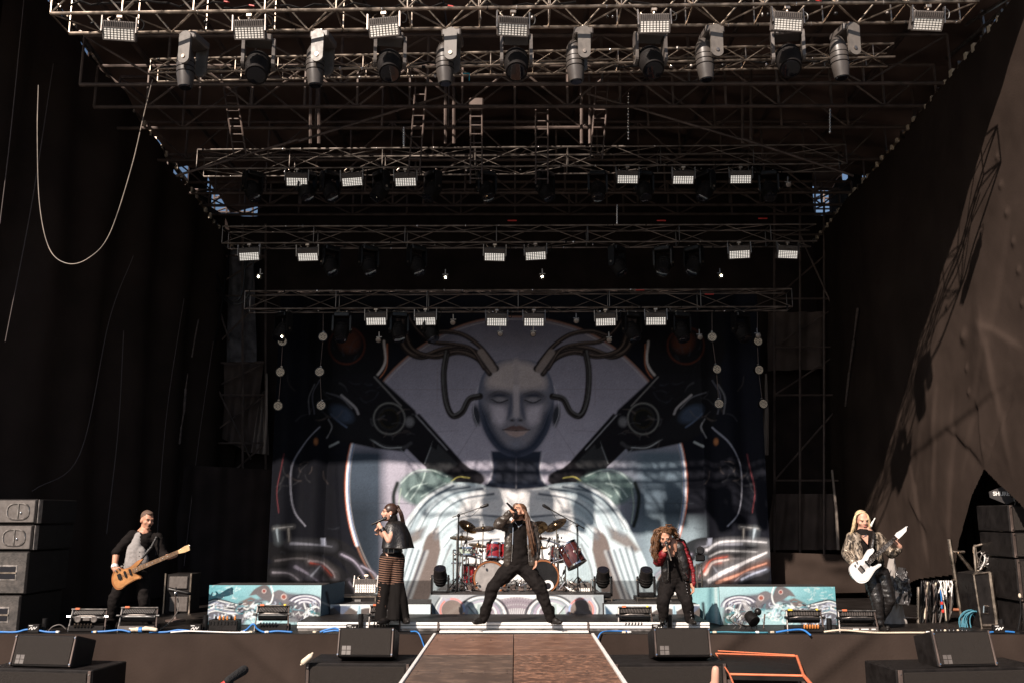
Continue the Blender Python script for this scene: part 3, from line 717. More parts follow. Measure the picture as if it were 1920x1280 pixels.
# the draped body: pale cloth folds with warm grey openings
BODY = col(.58, .695, .745)
torso = sp2([(968, 925), (905, 908), (850, 905), (800, 930), (768, 965), (745, 1010), (722, 1060), (705, 1128), (968, 1128)], 8)
C.poly(torso, BODY, 1.5, sym=True)
C.poly(sp2([(968, 912), (905, 915), (870, 935), (860, 990), (880, 1060), (900, 1128), (968, 1128)], 6), col(.82, .80, .79), 6, .9, sym=True)
GAP = col(.175, .145, .135)
C.poly(sp2([(822, 985), (800, 1005), (788, 1040), (770, 1090), (752, 1128), (800, 1128), (815, 1075), (826, 1030)], 6), GAP, 2, sym=True)
C.poly([(760, 1000), (800, 985), (790, 1010), (745, 1035), (735, 1030)], GAP, 4, .9, sym=True)
SH = col(.035, .055, .085); FD = col(.16, .22, .27)
for k, pl in enumerate(([(905, 915), (850, 925), (808, 955), (785, 995)], [(925, 925), (868, 935), (830, 960), (812, 1000)], [(880, 912), (830, 922), (790, 952), (768, 992)], [(850, 910), (805, 935), (772, 975), (760, 995)],
                        [(940, 968), (890, 965), (850, 975), (822, 1000)], [(950, 990), (900, 988), (856, 1000), (832, 1025)], [(935, 1010), (880, 1015), (850, 1030), (838, 1065)])):
    C.line(sp2(pl, 8), 4.6, SH, 1.8, .92, sym=True, w1=1.0)
    C.line([(a+5, b+7) for a, b in sp2(pl, 8)], 8, FD, 4, .38, sym=True)
    C.line([(a-3, b-5) for a, b in sp2(pl, 8)], 4, col(.82, .84, .86), 3, .5, sym=True)
for k in range(5):                                       # hanging folds below the arm
    a = (752+k*11, 1025+k*2); b = (722+k*10, 1128)
    C.line([a, b], 3.6, SH, 2.2, .8, sym=True); C.line([(a[0]+5, a[1]), (b[0]+5, b[1])], 4, col(.66, .76, .82), 3, .5, sym=True)
C.poly(sp2([(848, 1015), (862, 1020), (872, 1060), (866, 1128), (818, 1128), (832, 1060)], 6), col(.42, .52, .56), 3, .9, sym=True)
C.line(sp2([(846, 1020), (828, 1065), (818, 1128)]), 3, col(.06, .06, .07), 2, .8, sym=True)
for k in range(8):
    x0 = 835+k*4.5; C.line([(x0, 1040+3*k), (x0-6, 1125)], 1.6, col(.30, .40, .44), 1.5, .6, sym=True)
# neck
C.poly([(921, 845), (925, 878), (921, 898), (908, 911), (930, 914), (968, 917), (968, 845)], col(.024, .031, .05), 2.2, sym=True)
C.poly([(930, 860), (968, 860), (968, 905), (926, 905)], col(.020, .022, .030), 6, .8, sym=True)
C.line(sp2([(917, 850), (923, 880), (914, 906)]), 1.6, col(.55, .56, .60), 1, .7, sym=True)
# a plain smooth android head with closed lids
head = sp2([(968, 671), (935, 676), (910, 694), (899, 720), (897, 752), (901, 785), (912, 815), (930, 840), (950, 853), (968, 856)], 8)
C.poly(head, col(.085, .095, .135), 1.4, sym=True)
C.poly(sp2([(968, 676), (938, 682), (915, 702), (907, 730), (908, 770), (922, 808), (945, 836), (968, 844)], 6), col(.21, .20, .23), 9, .95, sym=True)
C.poly(sp2([(968, 676), (940, 682), (918, 702), (914, 722), (935, 729), (968, 731)], 6), col(.42, .36, .345), 8, .9, sym=True)
C.poly(sp2([(899, 760), (905, 795), (918, 822), (938, 845), (968, 855), (968, 842), (945, 832), (926, 806), (914, 775)], 6), col(.022, .030, .052), 7, .95, sym=True)
C.poly(sp2([(921, 760), (943, 762), (950, 778), (940, 796), (926, 788)], 6), col(.50, .455, .51), 6, .85, sym=True)
C.ell((937, 744), 22, 11, col(.022, .026, .042), 6, .92, rot=.06, sym=True)
C.ell((937, 748), 13, 4.6, col(.25, .235, .255), 2.5, .85, sym=True)
C.line(sp2([(922, 748), (936, 754), (952, 749)], 6), 2.2, col(.012, .010, .014), 1, .95, sym=True)
C.line(sp2([(917, 741), (934, 733), (954, 738)], 6), 2.0, col(.05, .045, .05), 2.2, .7, sym=True)
C.poly([(963, 722), (968, 722), (968, 782), (963, 780)], col(.46, .41, .43), 3, .85, sym=True)
C.poly(sp2([(958, 740), (961, 760), (957, 780), (950, 786), (953, 765)], 5), col(.06, .07, .105), 3, .8, sym=True)
C.ell((960, 787), 4, 2.2, col(.015, .014, .02), 1.6, .9, sym=True)
C.poly(sp2([(943, 805), (957, 798), (964, 797), (968, 799), (968, 806), (955, 806)], 5), col(.12, .075, .07), 1.4, sym=True)
C.poly(sp2([(945, 806), (968, 807), (968, 818), (955, 815)], 5), col(.36, .27, .25), 2, .95, sym=True)
C.line(sp2([(942, 804.5), (956, 806), (968, 806.5)], 5), 1.5, col(.012, .010, .012), .9, .95, sym=True)
C.ell((968, 832), 14, 7, col(.19, .20, .25), 5, .8)
C.ell((893, 778), 7, 20, col(.03, .032, .042), 2, 1, rot=-.15, sym=True)
C.line(sp2([(897, 722), (890, 745), (888, 775), (897, 800)]), 1.2, col(.5, .5, .54), 1, .6, sym=True)
C.line(sp2([(905, 765), (918, 800), (930, 815)]), 1.0, col(.10, .11, .15), 1, .6, sym=True)
# hoses from the skull and temples
HB = col(.018, .014, .014)
for pl, w_ in (([(930, 690), (905, 668), (870, 652), (830, 655), (790, 668), (762, 655), (750, 625), (746, 590)], 12), ([(918, 700), (895, 672), (860, 660), (815, 668), (775, 655), (760, 620), (752, 575)], 10),
               ([(908, 690), (885, 655), (850, 645), (810, 640), (780, 615), (760, 580)], 8), ([(925, 680), (900, 650), (868, 628), (830, 622), (800, 630)], 9)):
    C.hose(sp2(pl, 8), w_, HB, HLB, sym=True)
C.line([(902, 660), (925, 692)], 13, col(.22, .18, .165), 1.5, .95, sym=True)
C.line([(897, 668), (916, 700)], 3, col(.05, .04, .04), 1.5, .9, sym=True)
C.hose(sp2([(838, 660), (832, 700), (836, 750), (848, 778), (866, 772), (880, 748), (900, 742)], 8), 12, HB, col(.13, .13, .13), sym=True)
# low machinery on both flanks: tubes and arcs
for pl, w_, c_ in (([(512, 1032), (560, 1028), (620, 1024), (650, 1040), (672, 1070), (690, 1100)], 34, (.012, .012, .014)), ([(512, 1075), (560, 1060), (620, 1075), (660, 1110)], 40, (.012, .012, .014)),
                   ([(545, 1018), (590, 1020), (622, 1024)], 6, (.34, .35, .42)), ([(640, 1038), (665, 1052), (685, 1080), (695, 1100)], 3, (.5, .46, .58)), ([(518, 1050), (560, 1046), (600, 1052), (630, 1072)], 5, (.16, .15, .16)),
                   ([(512, 1072), (540, 1074), (560, 1088)], 4, (.42, .40, .46)), ([(552, 1062), (580, 1076), (604, 1096)], 7, (.30, .28, .36)), ([(580, 1051), (602, 1054), (622, 1070), (628, 1082)], 5, (.52, .47, .50)), ([(583, 1054), (604, 1060), (622, 1078)], 3, (.5, .08, .05)),
                   ([(585, 1078), (600, 1060)], 5, (.40, .42, .50)), ([(514, 990), (548, 986)], 3, (.55, .55, .56)), ([(520, 992), (523, 1014)], 5, (.5, .6, .68)), ([(541, 990), (542, 1014)], 2, (.5, .48, .46)), ([(678, 1060), (700, 1072), (710, 1084)], 2.5, (.5, .46, .58)), ([(655, 1090), (668, 1108)], 4, (.35, .33, .4))):
    if w_ < 10:
        C.line(sp2(pl, 8), w_*2.4, col(*c_)*.22, w_*1.2, .7, sym=True); C.line(sp2(pl, 8), w_*.9, col(*c_)*.85, 1.3, .85, sym=True, w1=w_*.2)
    else: C.line(sp2(pl, 8), w_, col(*c_), 1.4, .95, sym=True)
C.poly([(601, 1008), (610, 1008), (611, 1022), (602, 1022)], col(.42, .45, .56), 1.5, sym=True)
# the right flank catches more of the white tubes
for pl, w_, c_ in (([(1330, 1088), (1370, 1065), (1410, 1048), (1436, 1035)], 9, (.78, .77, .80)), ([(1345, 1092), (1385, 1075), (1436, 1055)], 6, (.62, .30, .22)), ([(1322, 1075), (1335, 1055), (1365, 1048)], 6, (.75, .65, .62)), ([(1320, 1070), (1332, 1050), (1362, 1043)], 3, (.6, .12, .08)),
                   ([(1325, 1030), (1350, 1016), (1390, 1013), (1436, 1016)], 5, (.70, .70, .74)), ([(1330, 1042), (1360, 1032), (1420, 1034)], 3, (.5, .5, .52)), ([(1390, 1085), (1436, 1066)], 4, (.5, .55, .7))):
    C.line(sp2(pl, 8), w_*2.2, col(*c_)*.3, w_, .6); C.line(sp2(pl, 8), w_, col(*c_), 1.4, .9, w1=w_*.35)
rgm = np.random.default_rng(21)
for k in range(72):                                     # small reflections scattered over the machinery
    u_ = rgm.random(); cx_, cy_, sp_ = ((600, 760, 40), (655, 660, 45), (740, 800, 40), (590, 1060, 60), (560, 900, 40), (690, 740, 30))[k % 6]
    a_ = (cx_+rgm.normal(0, sp_*.6), cy_+rgm.normal(0, sp_*.6)); t_ = rgm.random()*6.28; L_ = 4+rgm.random()*12
    b_ = (a_[0]+L_*math.cos(t_), a_[1]+L_*math.sin(t_)); c_ = (b_[0]+L_*math.cos(t_+.5), b_[1]+L_*math.sin(t_+.5))
    C.line(sp2([a_, b_, c_], 4), 1+rgm.random()*2.2, (col(.10, .10, .11), col(.05, .055, .07), col(.16, .13, .12), col(.02, .02, .022))[k % 4], 1.6, .42, sym=True, w1=.3)
for k in range(10):                                      # vertical cloth seams
    C.line([(1330+k*11+random.uniform(-3, 3), 840), (1325+k*10, 1110)], 1.2, col(.008, .008, .01), 1.5, .5)
    C.line([(606-k*10+random.uniform(-3, 3), 850), (611-k*10, 1110)], 1.2, col(.008, .008, .01), 1.5, .4)
# grain of the print, and the shadow across its foot painted as a darker band
C.c *= (1 + 0.06*np.random.default_rng(3).standard_normal((len(C.c), 1)))
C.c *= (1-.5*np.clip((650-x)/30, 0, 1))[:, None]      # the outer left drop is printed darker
shade_band = np.clip((y-1086.5)/1.5, 0, 1)
C.c *= (1-0.6*shade_band)[:, None]
for a_, b_ in ((655, 765), (1180, 1300)): C.line([(a_, 942), (b_, 943)], 1.4, col(.03, .035, .045), 1.2, .5)
C.c = np.clip(C.c, 0.004, 0.85)
yd = np.array([0.018*math.sin(a*3.1)+0.012*nz(a*1.5, b*1.2, 6)+(0.05*math.sin(a*11) if abs(a) > 3.35 else 0) for a, b in zip(gx.ravel(), gz.ravel())])
bp[:, 1] += yd
bdr = thing('printed_backdrop', 'huge printed backdrop of a pale android bust with hoses and machine arms', 'backdrop', (0, BY, 0.02))
bdr['kind'] = 'thing'
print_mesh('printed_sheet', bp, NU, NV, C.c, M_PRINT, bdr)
MB().cyl((bx0-.05, BY+0.03, bz1), (bx1+.05, BY+0.03, bz1), 0.03).build('hanging_pipe', M_STEEL, bdr)

# ================================================================== printed risers along the stage
def art_panel(name, quad, nu, nv, painter, parent):
    """quad: four corners (bottom left, bottom right, top right, top left) of a flat printed sheet"""
    q = [np.array(v) for v in quad]
    u, v = np.meshgrid(np.linspace(0, 1, nu+1), np.linspace(0, 1, nv+1)); u = u.ravel()[:, None]; v = v.ravel()[:, None]
    pts = (q[0]*(1-u)+q[1]*u)*(1-v) + (q[3]*(1-u)+q[2]*u)*v
    c = Print(project(pts), (.3, .4, .4)); painter(c)
    c.c = np.clip(c.c*(1+0.05*np.random.default_rng(5).standard_normal((len(c.c), 1))), .004, .85)
    n = np.cross(q[1]-q[0], q[3]-q[0]); n /= np.linalg.norm(n)
    pts = pts + n*np.array([0.006*nz(a[0]*4, a[1]*4, a[2]*5) for a in pts])[:, None]
    return print_mesh(name, pts, nu, nv, c.c, M_PRINT, parent)
TEAL, TEALD, PALE, INK = col(.14, .38, .43), col(.06, .22, .26), col(.74, .78, .78), col(.02, .022, .03)
def side_art(flip):
    f = (lambda q: (1959-q[0]+0, q[1]+2)) if flip else (lambda q: q)
    def paint(c):
        X, Y_ = c.p[:, 0], c.p[:, 1]
        if flip: X = 1959-X
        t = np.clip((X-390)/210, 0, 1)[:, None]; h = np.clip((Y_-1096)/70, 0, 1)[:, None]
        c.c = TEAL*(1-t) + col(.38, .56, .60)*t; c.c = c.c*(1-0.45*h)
        rng = np.random.default_rng(11)
        for k in range(60):                              # crackle in the corner
            a = (395+rng.random()*55, 1098+rng.random()*32); b = (a[0]+rng.normal(0, 6), a[1]+rng.normal(0, 4))
            c.line([f(a), f(b)], 1.0, PALE if k % 2 else TEALD, 1, .5)
        L = lambda pl, w_, cc, s=1.0, al=1.0: c.line([f(q) for q in sp2(pl, 6)], w_, cc, s, al)
        G = lambda pl, cc, s=1.0, al=1.0: c.poly([f(q) for q in pl], cc, s, al)
        G([(390, 1128), (410, 1122), (440, 1132), (470, 1128), (520, 1108), (600, 1118), (605, 1170), (388, 1170)], col(.11, .105, .125), 3, .95)
        G([(466, 1136), (480, 1130), (500, 1126), (515, 1140), (545, 1138), (562, 1170), (458, 1170)], col(.36, .56, .60), 3, .9)
        G([(455, 1160), (462, 1138), (476, 1128), (478, 1156)], PALE, 2, .9)
        G(sp2([(467, 1116), (477, 1104), (492, 1096), (503, 1098), (509, 1112), (508, 1126), (492, 1122), (480, 1114)], 5), col(.13, .12, .125), 1)
        L([(508, 1098), (512, 1112), (508, 1128), (498, 1134)], 2.4, PALE)
        c.ell(f((495, 1107)), 3.4, 3.4, col(.24, .07, .06), 1); c.ell(f((495, 1107)), 3.6, 3.6, col(.6, .5, .48), .8, 1, ring=1)
        G(sp2([(512, 1110), (523, 1105), (535, 1110), (542, 1124), (541, 1140), (528, 1126), (516, 1120)], 5), col(.15, .14, .15), 1)
        c.ell(f((532, 1118)), 4.4, 4.4, col(.26, .09, .07), 1); c.ell(f((532, 1118)), 4.8, 4.8, col(.65, .55, .52), .8, 1, ring=1.1)
        G([(448, 1128), (470, 1118), (480, 1122), (462, 1142), (450, 1150)], col(.15, .125, .12), 1.5)
        G([(541, 1140), (566, 1138), (570, 1152), (566, 1166), (542, 1166)], col(.13, .12, .13), 2, .9)
        for k in range(4):                               # banded cables on the outer end
            yy = 1126+k*6.5
            L([(390, yy), (405, yy-4-k*.5), (425, yy), (445, yy+6-k), (455, yy+4-2*k)], 2.6, INK if k % 2 == 0 else col(.30, .33, .42), .9)
            L([(390, yy+2.5), (405, yy-1.5), (425, yy+2.5), (446, yy+7-k)], 1.6, PALE, .8)
        for k in range(6): L([(402+k*7, 1152), (410+k*7, 1160), (414+k*7, 1170)], 2.2, (col(.42, .52, .62), INK, PALE)[k % 3], 1)
        for k in range(6):                               # ribbed hose end
            r_ = 12+k*4.2
            pl = [(572+r_*math.cos(t)*1.05, 1140-r_*0.62*math.sin(t)-6) for t in np.linspace(0.0, 2.6, 9)]
            L(pl, 2.2, INK if k % 2 else PALE, .9); L([(a, b+1.6) for a, b in pl], 1.2, col(.40, .38, .50), .8, .8)
        for k in range(5): L([(570+k*6, 1130+k), (574+k*5, 1148), (566+k*6, 1168)], 2.2, (PALE, INK, TEAL)[k % 3], 1, .9)
        G([(585, 1148), (600, 1146), (603, 1170), (584, 1170)], col(.05, .10, .09), 2, .8)
        for k in range(150):
            a = (392+rng.random()*206, 1128+rng.random()*38); t = rng.random()*6.28; r_ = 2+rng.random()*6; sp_ = .8+rng.random()*2.2
            pl = [(a[0]+r_*1.6*math.cos(t+sp_*j/4), a[1]+r_*math.sin(t+sp_*j/4)) for j in range(5)]
            L(pl, .9+rng.random()*1.6, (INK, PALE, TEALD, INK, col(.45, .5, .6), col(.10, .10, .12))[k % 6], .8, .85)
        for k in range(14):
            a = (455+rng.random()*140, 1132+rng.random()*30); c.ell(f(a), 2+rng.random()*3, 2+rng.random()*3, (INK, PALE)[k % 2], .8, .8, ring=1.2)
        for k in range(26):
            a = (440+rng.random()*150, 1135+rng.random()*32); L([a, (a[0]+rng.normal(0, 5), a[1]+rng.normal(0, 4)), (a[0]+rng.normal(0, 9), a[1]+rng.normal(0, 5))], 1.3, (PALE, INK, TEALD)[k % 3], .9, .7)
    return paint
M_RISER = mat('black_riser_wood', (.03, .026, .025), .7)
def block(name, label, cat, px0, px1, pytop, Y, depth, painter=None, nu=150, zb=0.005, panel='printed_front'):
    a = PZ(px0, 1170, 0); x0 = P(px0, 1140, Y).x; x1 = P(px1, 1140, Y).x; zt = P((px0+px1)/2, pytop, Y).z
    root = thing(name, label, cat, ((x0+x1)/2, Y, zb))
    MB().box(((x0+x1)/2, Y+depth/2+.012, (zt+zb)/2), (x1-x0-.004, depth, zt-zb)).build('deck', M_RISER, root)
    if painter:
        art_panel(panel, [(x0, Y, zb), (x1, Y, zb), (x1, Y, zt+.006), (x0, Y, zt+.006)], nu, max(20, int(nu*(zt-zb)/(x1-x0))), painter, root)
    return root, x0, x1, zt
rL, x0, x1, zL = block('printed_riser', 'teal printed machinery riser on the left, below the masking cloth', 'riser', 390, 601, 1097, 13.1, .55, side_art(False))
art_panel('printed_side', [(x1+.004, 13.1, .005), (x1+.16, 14.0, .005), (x1+.16, 14.0, zL), (x1+.004, 13.1, zL)], 40, 40, lambda c: (setattr(c, 'c', np.tile(col(.10, .15, .19), (len(c.p), 1))), c.line([(612, 1110), (622, 1165)], 5, INK, 2), c.line([(604, 1128), (630, 1140)], 2, PALE, 1.5, .5)), rL)
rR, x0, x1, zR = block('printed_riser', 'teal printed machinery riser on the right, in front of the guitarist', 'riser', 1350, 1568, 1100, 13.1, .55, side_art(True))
def side_r(c):
    c.c = np.tile(col(.26, .48, .52), (len(c.p), 1)); c.line([(1332, 1105), (1330, 1170)], 7, col(.10, .22, .26), 4); c.line([(1342, 1100), (1344, 1170)], 4, PALE, 3, .6)
    c.line([(1318, 1130), (1322, 1170)], 5, INK, 2)
art_panel('printed_side', [(x0-.28, 14.0, .005), (x0-.004, 13.1, .005), (x0-.004, 13.1, zR), (x0-.28, 14.0, zR-.08)], 40, 40, side_r, rR)
# low centre-left and centre-right risers with wheel prints
def wheel_art(flip):
    f = (lambda q: (1938-q[0], q[1])) if flip else (lambda q: q)
    def paint(c):
        X = c.p[:, 0] if not flip else 1938-c.p[:, 0]; Y_ = c.p[:, 1]
        c.c = np.tile(PALE*.95, (len(c.p), 1))
        t = np.clip((X-755)/55, 0, 1)[:, None]; c.c = c.c*(1-t) + col(.62, .72, .76)*t
        for k in range(9): c.line([f((735+k*9, 1170)), f((790+k*7, 1136))], 2, col(.32, .42, .48), 2, .6)
        for cx, r_ in ((640, 44), (690, 40)):
            c.ell(f((cx, 1178)), r_, r_*.98, col(.105, .09, .085), 1.2); c.ell(f((cx, 1178)), r_*.56, r_*.56, PALE, 1, ring=2.5); c.ell(f((cx, 1178)), r_*.5, r_*.5, col(.10, .13, .17), 1)
            for k in range(9):
                t = math.pi*(k/8); c.line([f((cx+r_*.2*math.cos(t), 1178-r_*.2*math.sin(t))), f((cx+r_*.5*math.cos(t), 1178-r_*.5*math.sin(t)))], 1.5, PALE, .9, .7)
        c.line([f((674, 1136)), f((672, 1168))], 6, col(.42, .60, .70), 1.2); c.line([f((674, 1136)), f((672, 1168))], 1.5, INK, 1, .7)
        c.poly([f(q) for q in ((622, 1134), (660, 1134), (642, 1152))], col(.10, .13, .20), 1.5, .8)
        if flip: c.poly([(1134, 1133), (1136, 1166), (1165, 1168)], col(.05, .09, .14), 1.5)
    return paint
rc, lx0, lx1, zLow = block('low_riser', 'low printed riser between the left machinery riser and the drums', 'riser', 612, 807, 1133, 13.45, 0.9, wheel_art(False), 130)
rc2, qx0, qx1, zLow2 = block('low_riser', 'low printed riser with wheel print right of the drums', 'riser', 1133, 1312, 1133, 13.45, 0.9, wheel_art(True), 130)
# drum riser with ring and lens print
def drum_art(c):
    c.axis = 969
    X, Y_ = c.p[:, 0], c.p[:, 1]
    c.c = np.tile(col(.40, .42, .44), (len(c.p), 1))
    c.poly([(905, 1114), (1033, 1114), (1020, 1122), (918, 1122)], PALE, 2)
    c.ell((969, 1182), 78, 64, col(.27, .235, .27), 1.5)
    for r_ in (54, 48, 60):
        for k in range(40):
            t = math.pi*(k+.5)/40; c.ell((969+r_*1.18*math.cos(t), 1180-r_*math.sin(t)), .8, .8, PALE if r_ != 54 else INK, .8, .6)
    for k in range(34):
        t = math.pi*(.12+.76*k/33); c.line([(969+36*1.25*math.cos(t), 1186-36*math.sin(t)), (969+46*1.25*math.cos(t), 1186-46*math.sin(t))], 1.4, PALE, .8, .9)
    c.ell((969, 1188), 42, 34, col(.42, .46, .47), 1.2); c.ell((969, 1190), 36, 24, col(.26, .32, .33), 1.5, .8)
    c.ell((969, 1188), 42, 34, PALE, 1, .8, ring=2)
    for k in range(5):                                   # bright tube bundles
        r_ = 26+k*6
        c.ell((905, 1150+k), r_*.95, r_*.78, (PALE, col(.40, .36, .46), col(.22, .26, .30), PALE, INK)[k], 1, .9, sym=True, ring=3.2)
    c.poly([(880, 1134), (900, 1128), (902, 1166), (874, 1168)], col(.32, .42, .42), 3, .8, sym=True)
    c.poly([(884, 1140), (894, 1134), (892, 1160)], PALE, 2, .9, sym=True); c.line([(878, 1136), (890, 1150), (884, 1166)], 2, INK, 1, .9, sym=True)
    c.ell((848, 1143), 25, 24, col(.36, .40, .42), 1.2, sym=True); c.ell((848, 1143), 21, 20, col(.19, .155, .14), 1.5, sym=True)
    c.ell((848, 1143), 22.5, 21.5, col(.40, .38, .46), 1, .9, sym=True, ring=4)
    for a0, a1, cc in ((2.0, 4.0, (.72, .22, .16)), (0.2, 1.5, (.75, .42, .16)), (4.6, 5.8, (.70, .24, .20)), (1.5, 2.0, (.8, .78, .74)), (5.8, 6.4, (.3, .42, .66))):
        c.line([(848+22.5*math.cos(t), 1143+21.5*math.sin(t)) for t in np.linspace(a0, a1, 10)], 3, col(*cc), 1, .9, sym=True)
    c.line([(836, 1152), (862, 1136)], 5, col(.24, .21, .19), 3, .7, sym=True)
    c.poly([(806, 1114), (826, 1114), (812, 1168), (806, 1168)], col(.22, .26, .28), 3, .8, sym=True)
    for k in range(3): c.line(sp2([(824+k*4, 1120), (814+k*4, 1140), (820+k*4, 1168)]), 2, (INK, PALE, col(.4, .38, .5))[k], 1, .8, sym=True)
DRY = 13.75
dr, dx0, dx1, DZ = block('drum_riser', 'drum riser with a printed front of rings and round lenses', 'riser', 809, 1132, 1115, DRY, 2.3, drum_art, 240)
# white front step that the singers stand on
SZ = 0.118
step = thing('front_step', 'low black platform with a white metal front edge for the singers', 'platform', (0, 12.4, 0))
sx0, sx1 = P(556, 1175, 12.36).x, P(1332, 1175, 12.36).x
MB().box(((sx0+sx1)/2, 12.88, SZ/2), (sx1-sx0, 1.0, SZ-.004)).build('platform_deck', M_DECK, step)
cuts = [556, 822, 1103, 1332]
for i in range(3):
    a, b = P(cuts[i]+1.2, 1175, 12.36).x, P(cuts[i+1]-1.2, 1175, 12.36).x
    for z, h in ((0.098, 0.036), (0.055, 0.034)):
        MB().bbox(((a+b)/2, 12.365, z), (b-a, 0.03, h), 0.006).build('edge_profile', M_WHITE, step)
    MB().box(((a+b)/2, 12.372, 0.02), (b-a-.02, 0.02, 0.03)).build('kick_strip', M_ALUD, step)
for px in (822, 1103): MB().bbox((P(px, 1175, 12.36).x, 12.36, .06), (.03, .04, .10), .004).build('coupler', M_STEEL, step)
a, b = P(824, 1183, 12.2).x, P(1104, 1183, 12.2).x
MB().bbox(((a+b)/2, 12.24, .014), (b-a, .10, .022), .004).build('front_batten', M_WHITE, step)

# ================================================================== lamps
def tmpl(name, cat, group): return thing(name, 'x', cat, (0, 0, 0), group)
def make_strobe(led, group):
    t = tmpl('strobe_panel', 'strobe light', group); rt = Euler((R(24), 0, 0)).to_matrix()
    T = lambda v: rt @ Vector(v) + V(0, 0, -0.05)
    MB().cyl((0, 0, 0.0), (0, 0, -0.05), 0.018, n=8).bbox((0, 0, -0.002), (0.07, 0.06, 0.04), .006).build('clamp', M_ALU, t)
    h = MB().bbox(T((0, 0, -0.115)), (0.37, 0.10, 0.225), 0.012, rt).build('housing', M_GREY, t)
    m = MB()
    for z in (-0.222, -0.082): m.box(T((0, -0.055, z)), (0.36, 0.02, 0.012), rt)
    for x in (-0.178, 0.178): m.box(T((x, -0.055, -0.152)), (0.012, 0.02, 0.128), rt)
    m.build('bezel', M_GREY, h)
    m = MB(); NX, NZ = 9, 5
    for i in range(NX):
        for k in range(NZ):
            m.box(T((-0.152+i*0.038, -0.055, -0.204+k*0.026)), (0.026, 0.012, 0.0175), rt)
    m.build('led_array', led, h)
    MB().box(T((0, -0.0515, -0.152)), (0.345, 0.003, 0.13), rt).build('back_plate', M_BLACK, h)
    m = MB()
    for i in range(14): m.box(T((-.165+i*.0254, -.0525, -.035)), (0.006, .012, .06), rt)
    m.build('cooling_fins', M_GREY, h)
    for s in (-1, 1): MB().box(V(s*0.195, 0, -0.10), (0.012, 0.05, 0.20)).build('bracket', M_ALUD, t)
    MB().tube([tuple(q) for q in spline([(.17, .03, -.10), (.25, .02, -.13), (.27, .03, -.04), (.21, .05, .03)], 6)], .007, 5).build('power_lead', M_BLACK, t)
    MB().tube([tuple(q) for q in spline([(-.1, .04, -.05), (-.15, .05, .0), (-.1, .06, .05)], 5)], .004, 4).build('safety_bond', M_ALU, t)
    return t
def make_mover(mbody, group, floor=False, ax=(0, -.55, -.83), hm=None, prof=None):
    t = tmpl('moving_head', 'moving light', group)
    MB().bbox((0, 0, -0.055), (0.30, 0.22, 0.09), 0.015).build('base', M_BLACK if mbody is M_BLACK else M_GREY, t)
    m = MB()
    for s in (-1, 1): m.cyl((s*0.09, 0, 0.03), (s*0.09, 0, -0.015), 0.02, n=8)
    m.box((0, 0, 0.0), (0.26, 0.05, 0.018)).build('clamps', M_ALU if not floor else M_BLACK, t)
    for s in (-1, 1):                                    # yoke arms: long rounded plates
        m = MB(); pr = [(0.072*math.cos(a)*(1 if math.sin(a) < 0 else 1), (-0.34 if math.sin(a) < 0 else -0.09)+0.072*math.sin(a)) for a in np.linspace(0, 2*math.pi, 20, endpoint=False)]
        m.prism([V(s*0.150, p[0], p[1]) for p in pr], (s*0.035, 0, 0)).build('yoke_arm', mbody, t)
        MB().cyl((s*0.186, 0, -0.33), (s*0.196, 0, -0.33), 0.022, n=10).build('pivot_cap', M_ALU, t)
    ax = Vector(ax)
    h = MB().lathe(V(0, 0.10, -0.21), ax, prof or [(0, .05), (.02, .105), (.10, .135), (.24, .14), (.33, .125), (.36, .128), (.40, .122)], 20).build('head', hm or M_BLACKB, t, smooth=35)
    MB().lathe(V(0, 0.10, -0.21)+ax.normalized()*0.39, ax, [(0, min(.105, (prof or [(0, .13)])[-1][1]-.01)), (.015, min(.104, (prof or [(0, .13)])[-1][1]-.012)), (.022, .06)], 20).build('front_lens', M_GLASS, h, smooth=35)
    m = MB()
    for d in (0.10, 0.16, 0.22):
        rr0 = .139 if not prof else .100
        m.lathe(V(0, 0.10, -0.21)+ax.normalized()*d, ax, [(0, rr0), (.008, rr0+.006), (.016, rr0)], 20, caps=False)
    m.build('cooling_rib', M_BLACKB, h, smooth=35)
    return t
def series(t, spots, labels, rots=None, scale=None):
    for i, (p, lb) in enumerate(zip(spots, labels)):
        o = t if i == 0 else copy_tree(t)
        place(o, p, rots[i] if rots else (R(random.uniform(-7, 9)), R(random.uniform(-2, 2)), R(random.uniform(-9, 9))), lb, scale)

# row on the frontmost truss
t1x = [225, 468, 720, 962, 1226, 1475, 1740]
series(make_strobe(M_LEDS, 'strobe panels on the frontmost truss'), [P(px, 33-(px-225)*0.0135, T1Y-0.02) for px in t1x],
       ['%s strobe panel from the left on the frontmost truss, sunlit' % ORD[i] for i in range(7)])
mv = [365, 487, 607, 732, 849, 968, 1092, 1218, 1333, 1475, 1583]
M_PLATE = mat('light_grey_fixture_paint', (.135, .118, .104), .42, var=.15, scale=18)
mt = make_mover(M_GREY, 'moving heads hanging behind the frontmost truss')
ms = make_mover(M_PLATE, 'moving heads hanging behind the frontmost truss', ax=(0.0, -.06, -1), hm=mat('dark_grey_fixture_paint', (.07, .06, .054), .4), prof=[(-.10, .03), (-.08, .055), (-.02, .085), (.10, .102), (.24, .10), (.34, .088), (.40, .08)])
for tt, par in ((ms, 0), (mt, 1)):
    ii = [i for i in range(11) if i % 2 == par]
    series(tt, [P(mv[i], 70-(mv[i]-365)*0.0125, T1Y+0.46) for i in ii],
           ['%s hanging moving head from the left behind the frontmost truss, %s' % (ORD[i], 'seen side-on' if par == 0 else 'seen from the front') for i in ii],
           [(0, 0, R(90+(-14+2.6*i))) if par == 0 else (0, 0, R(random.uniform(-12, 12))) for i in ii], 1.08)
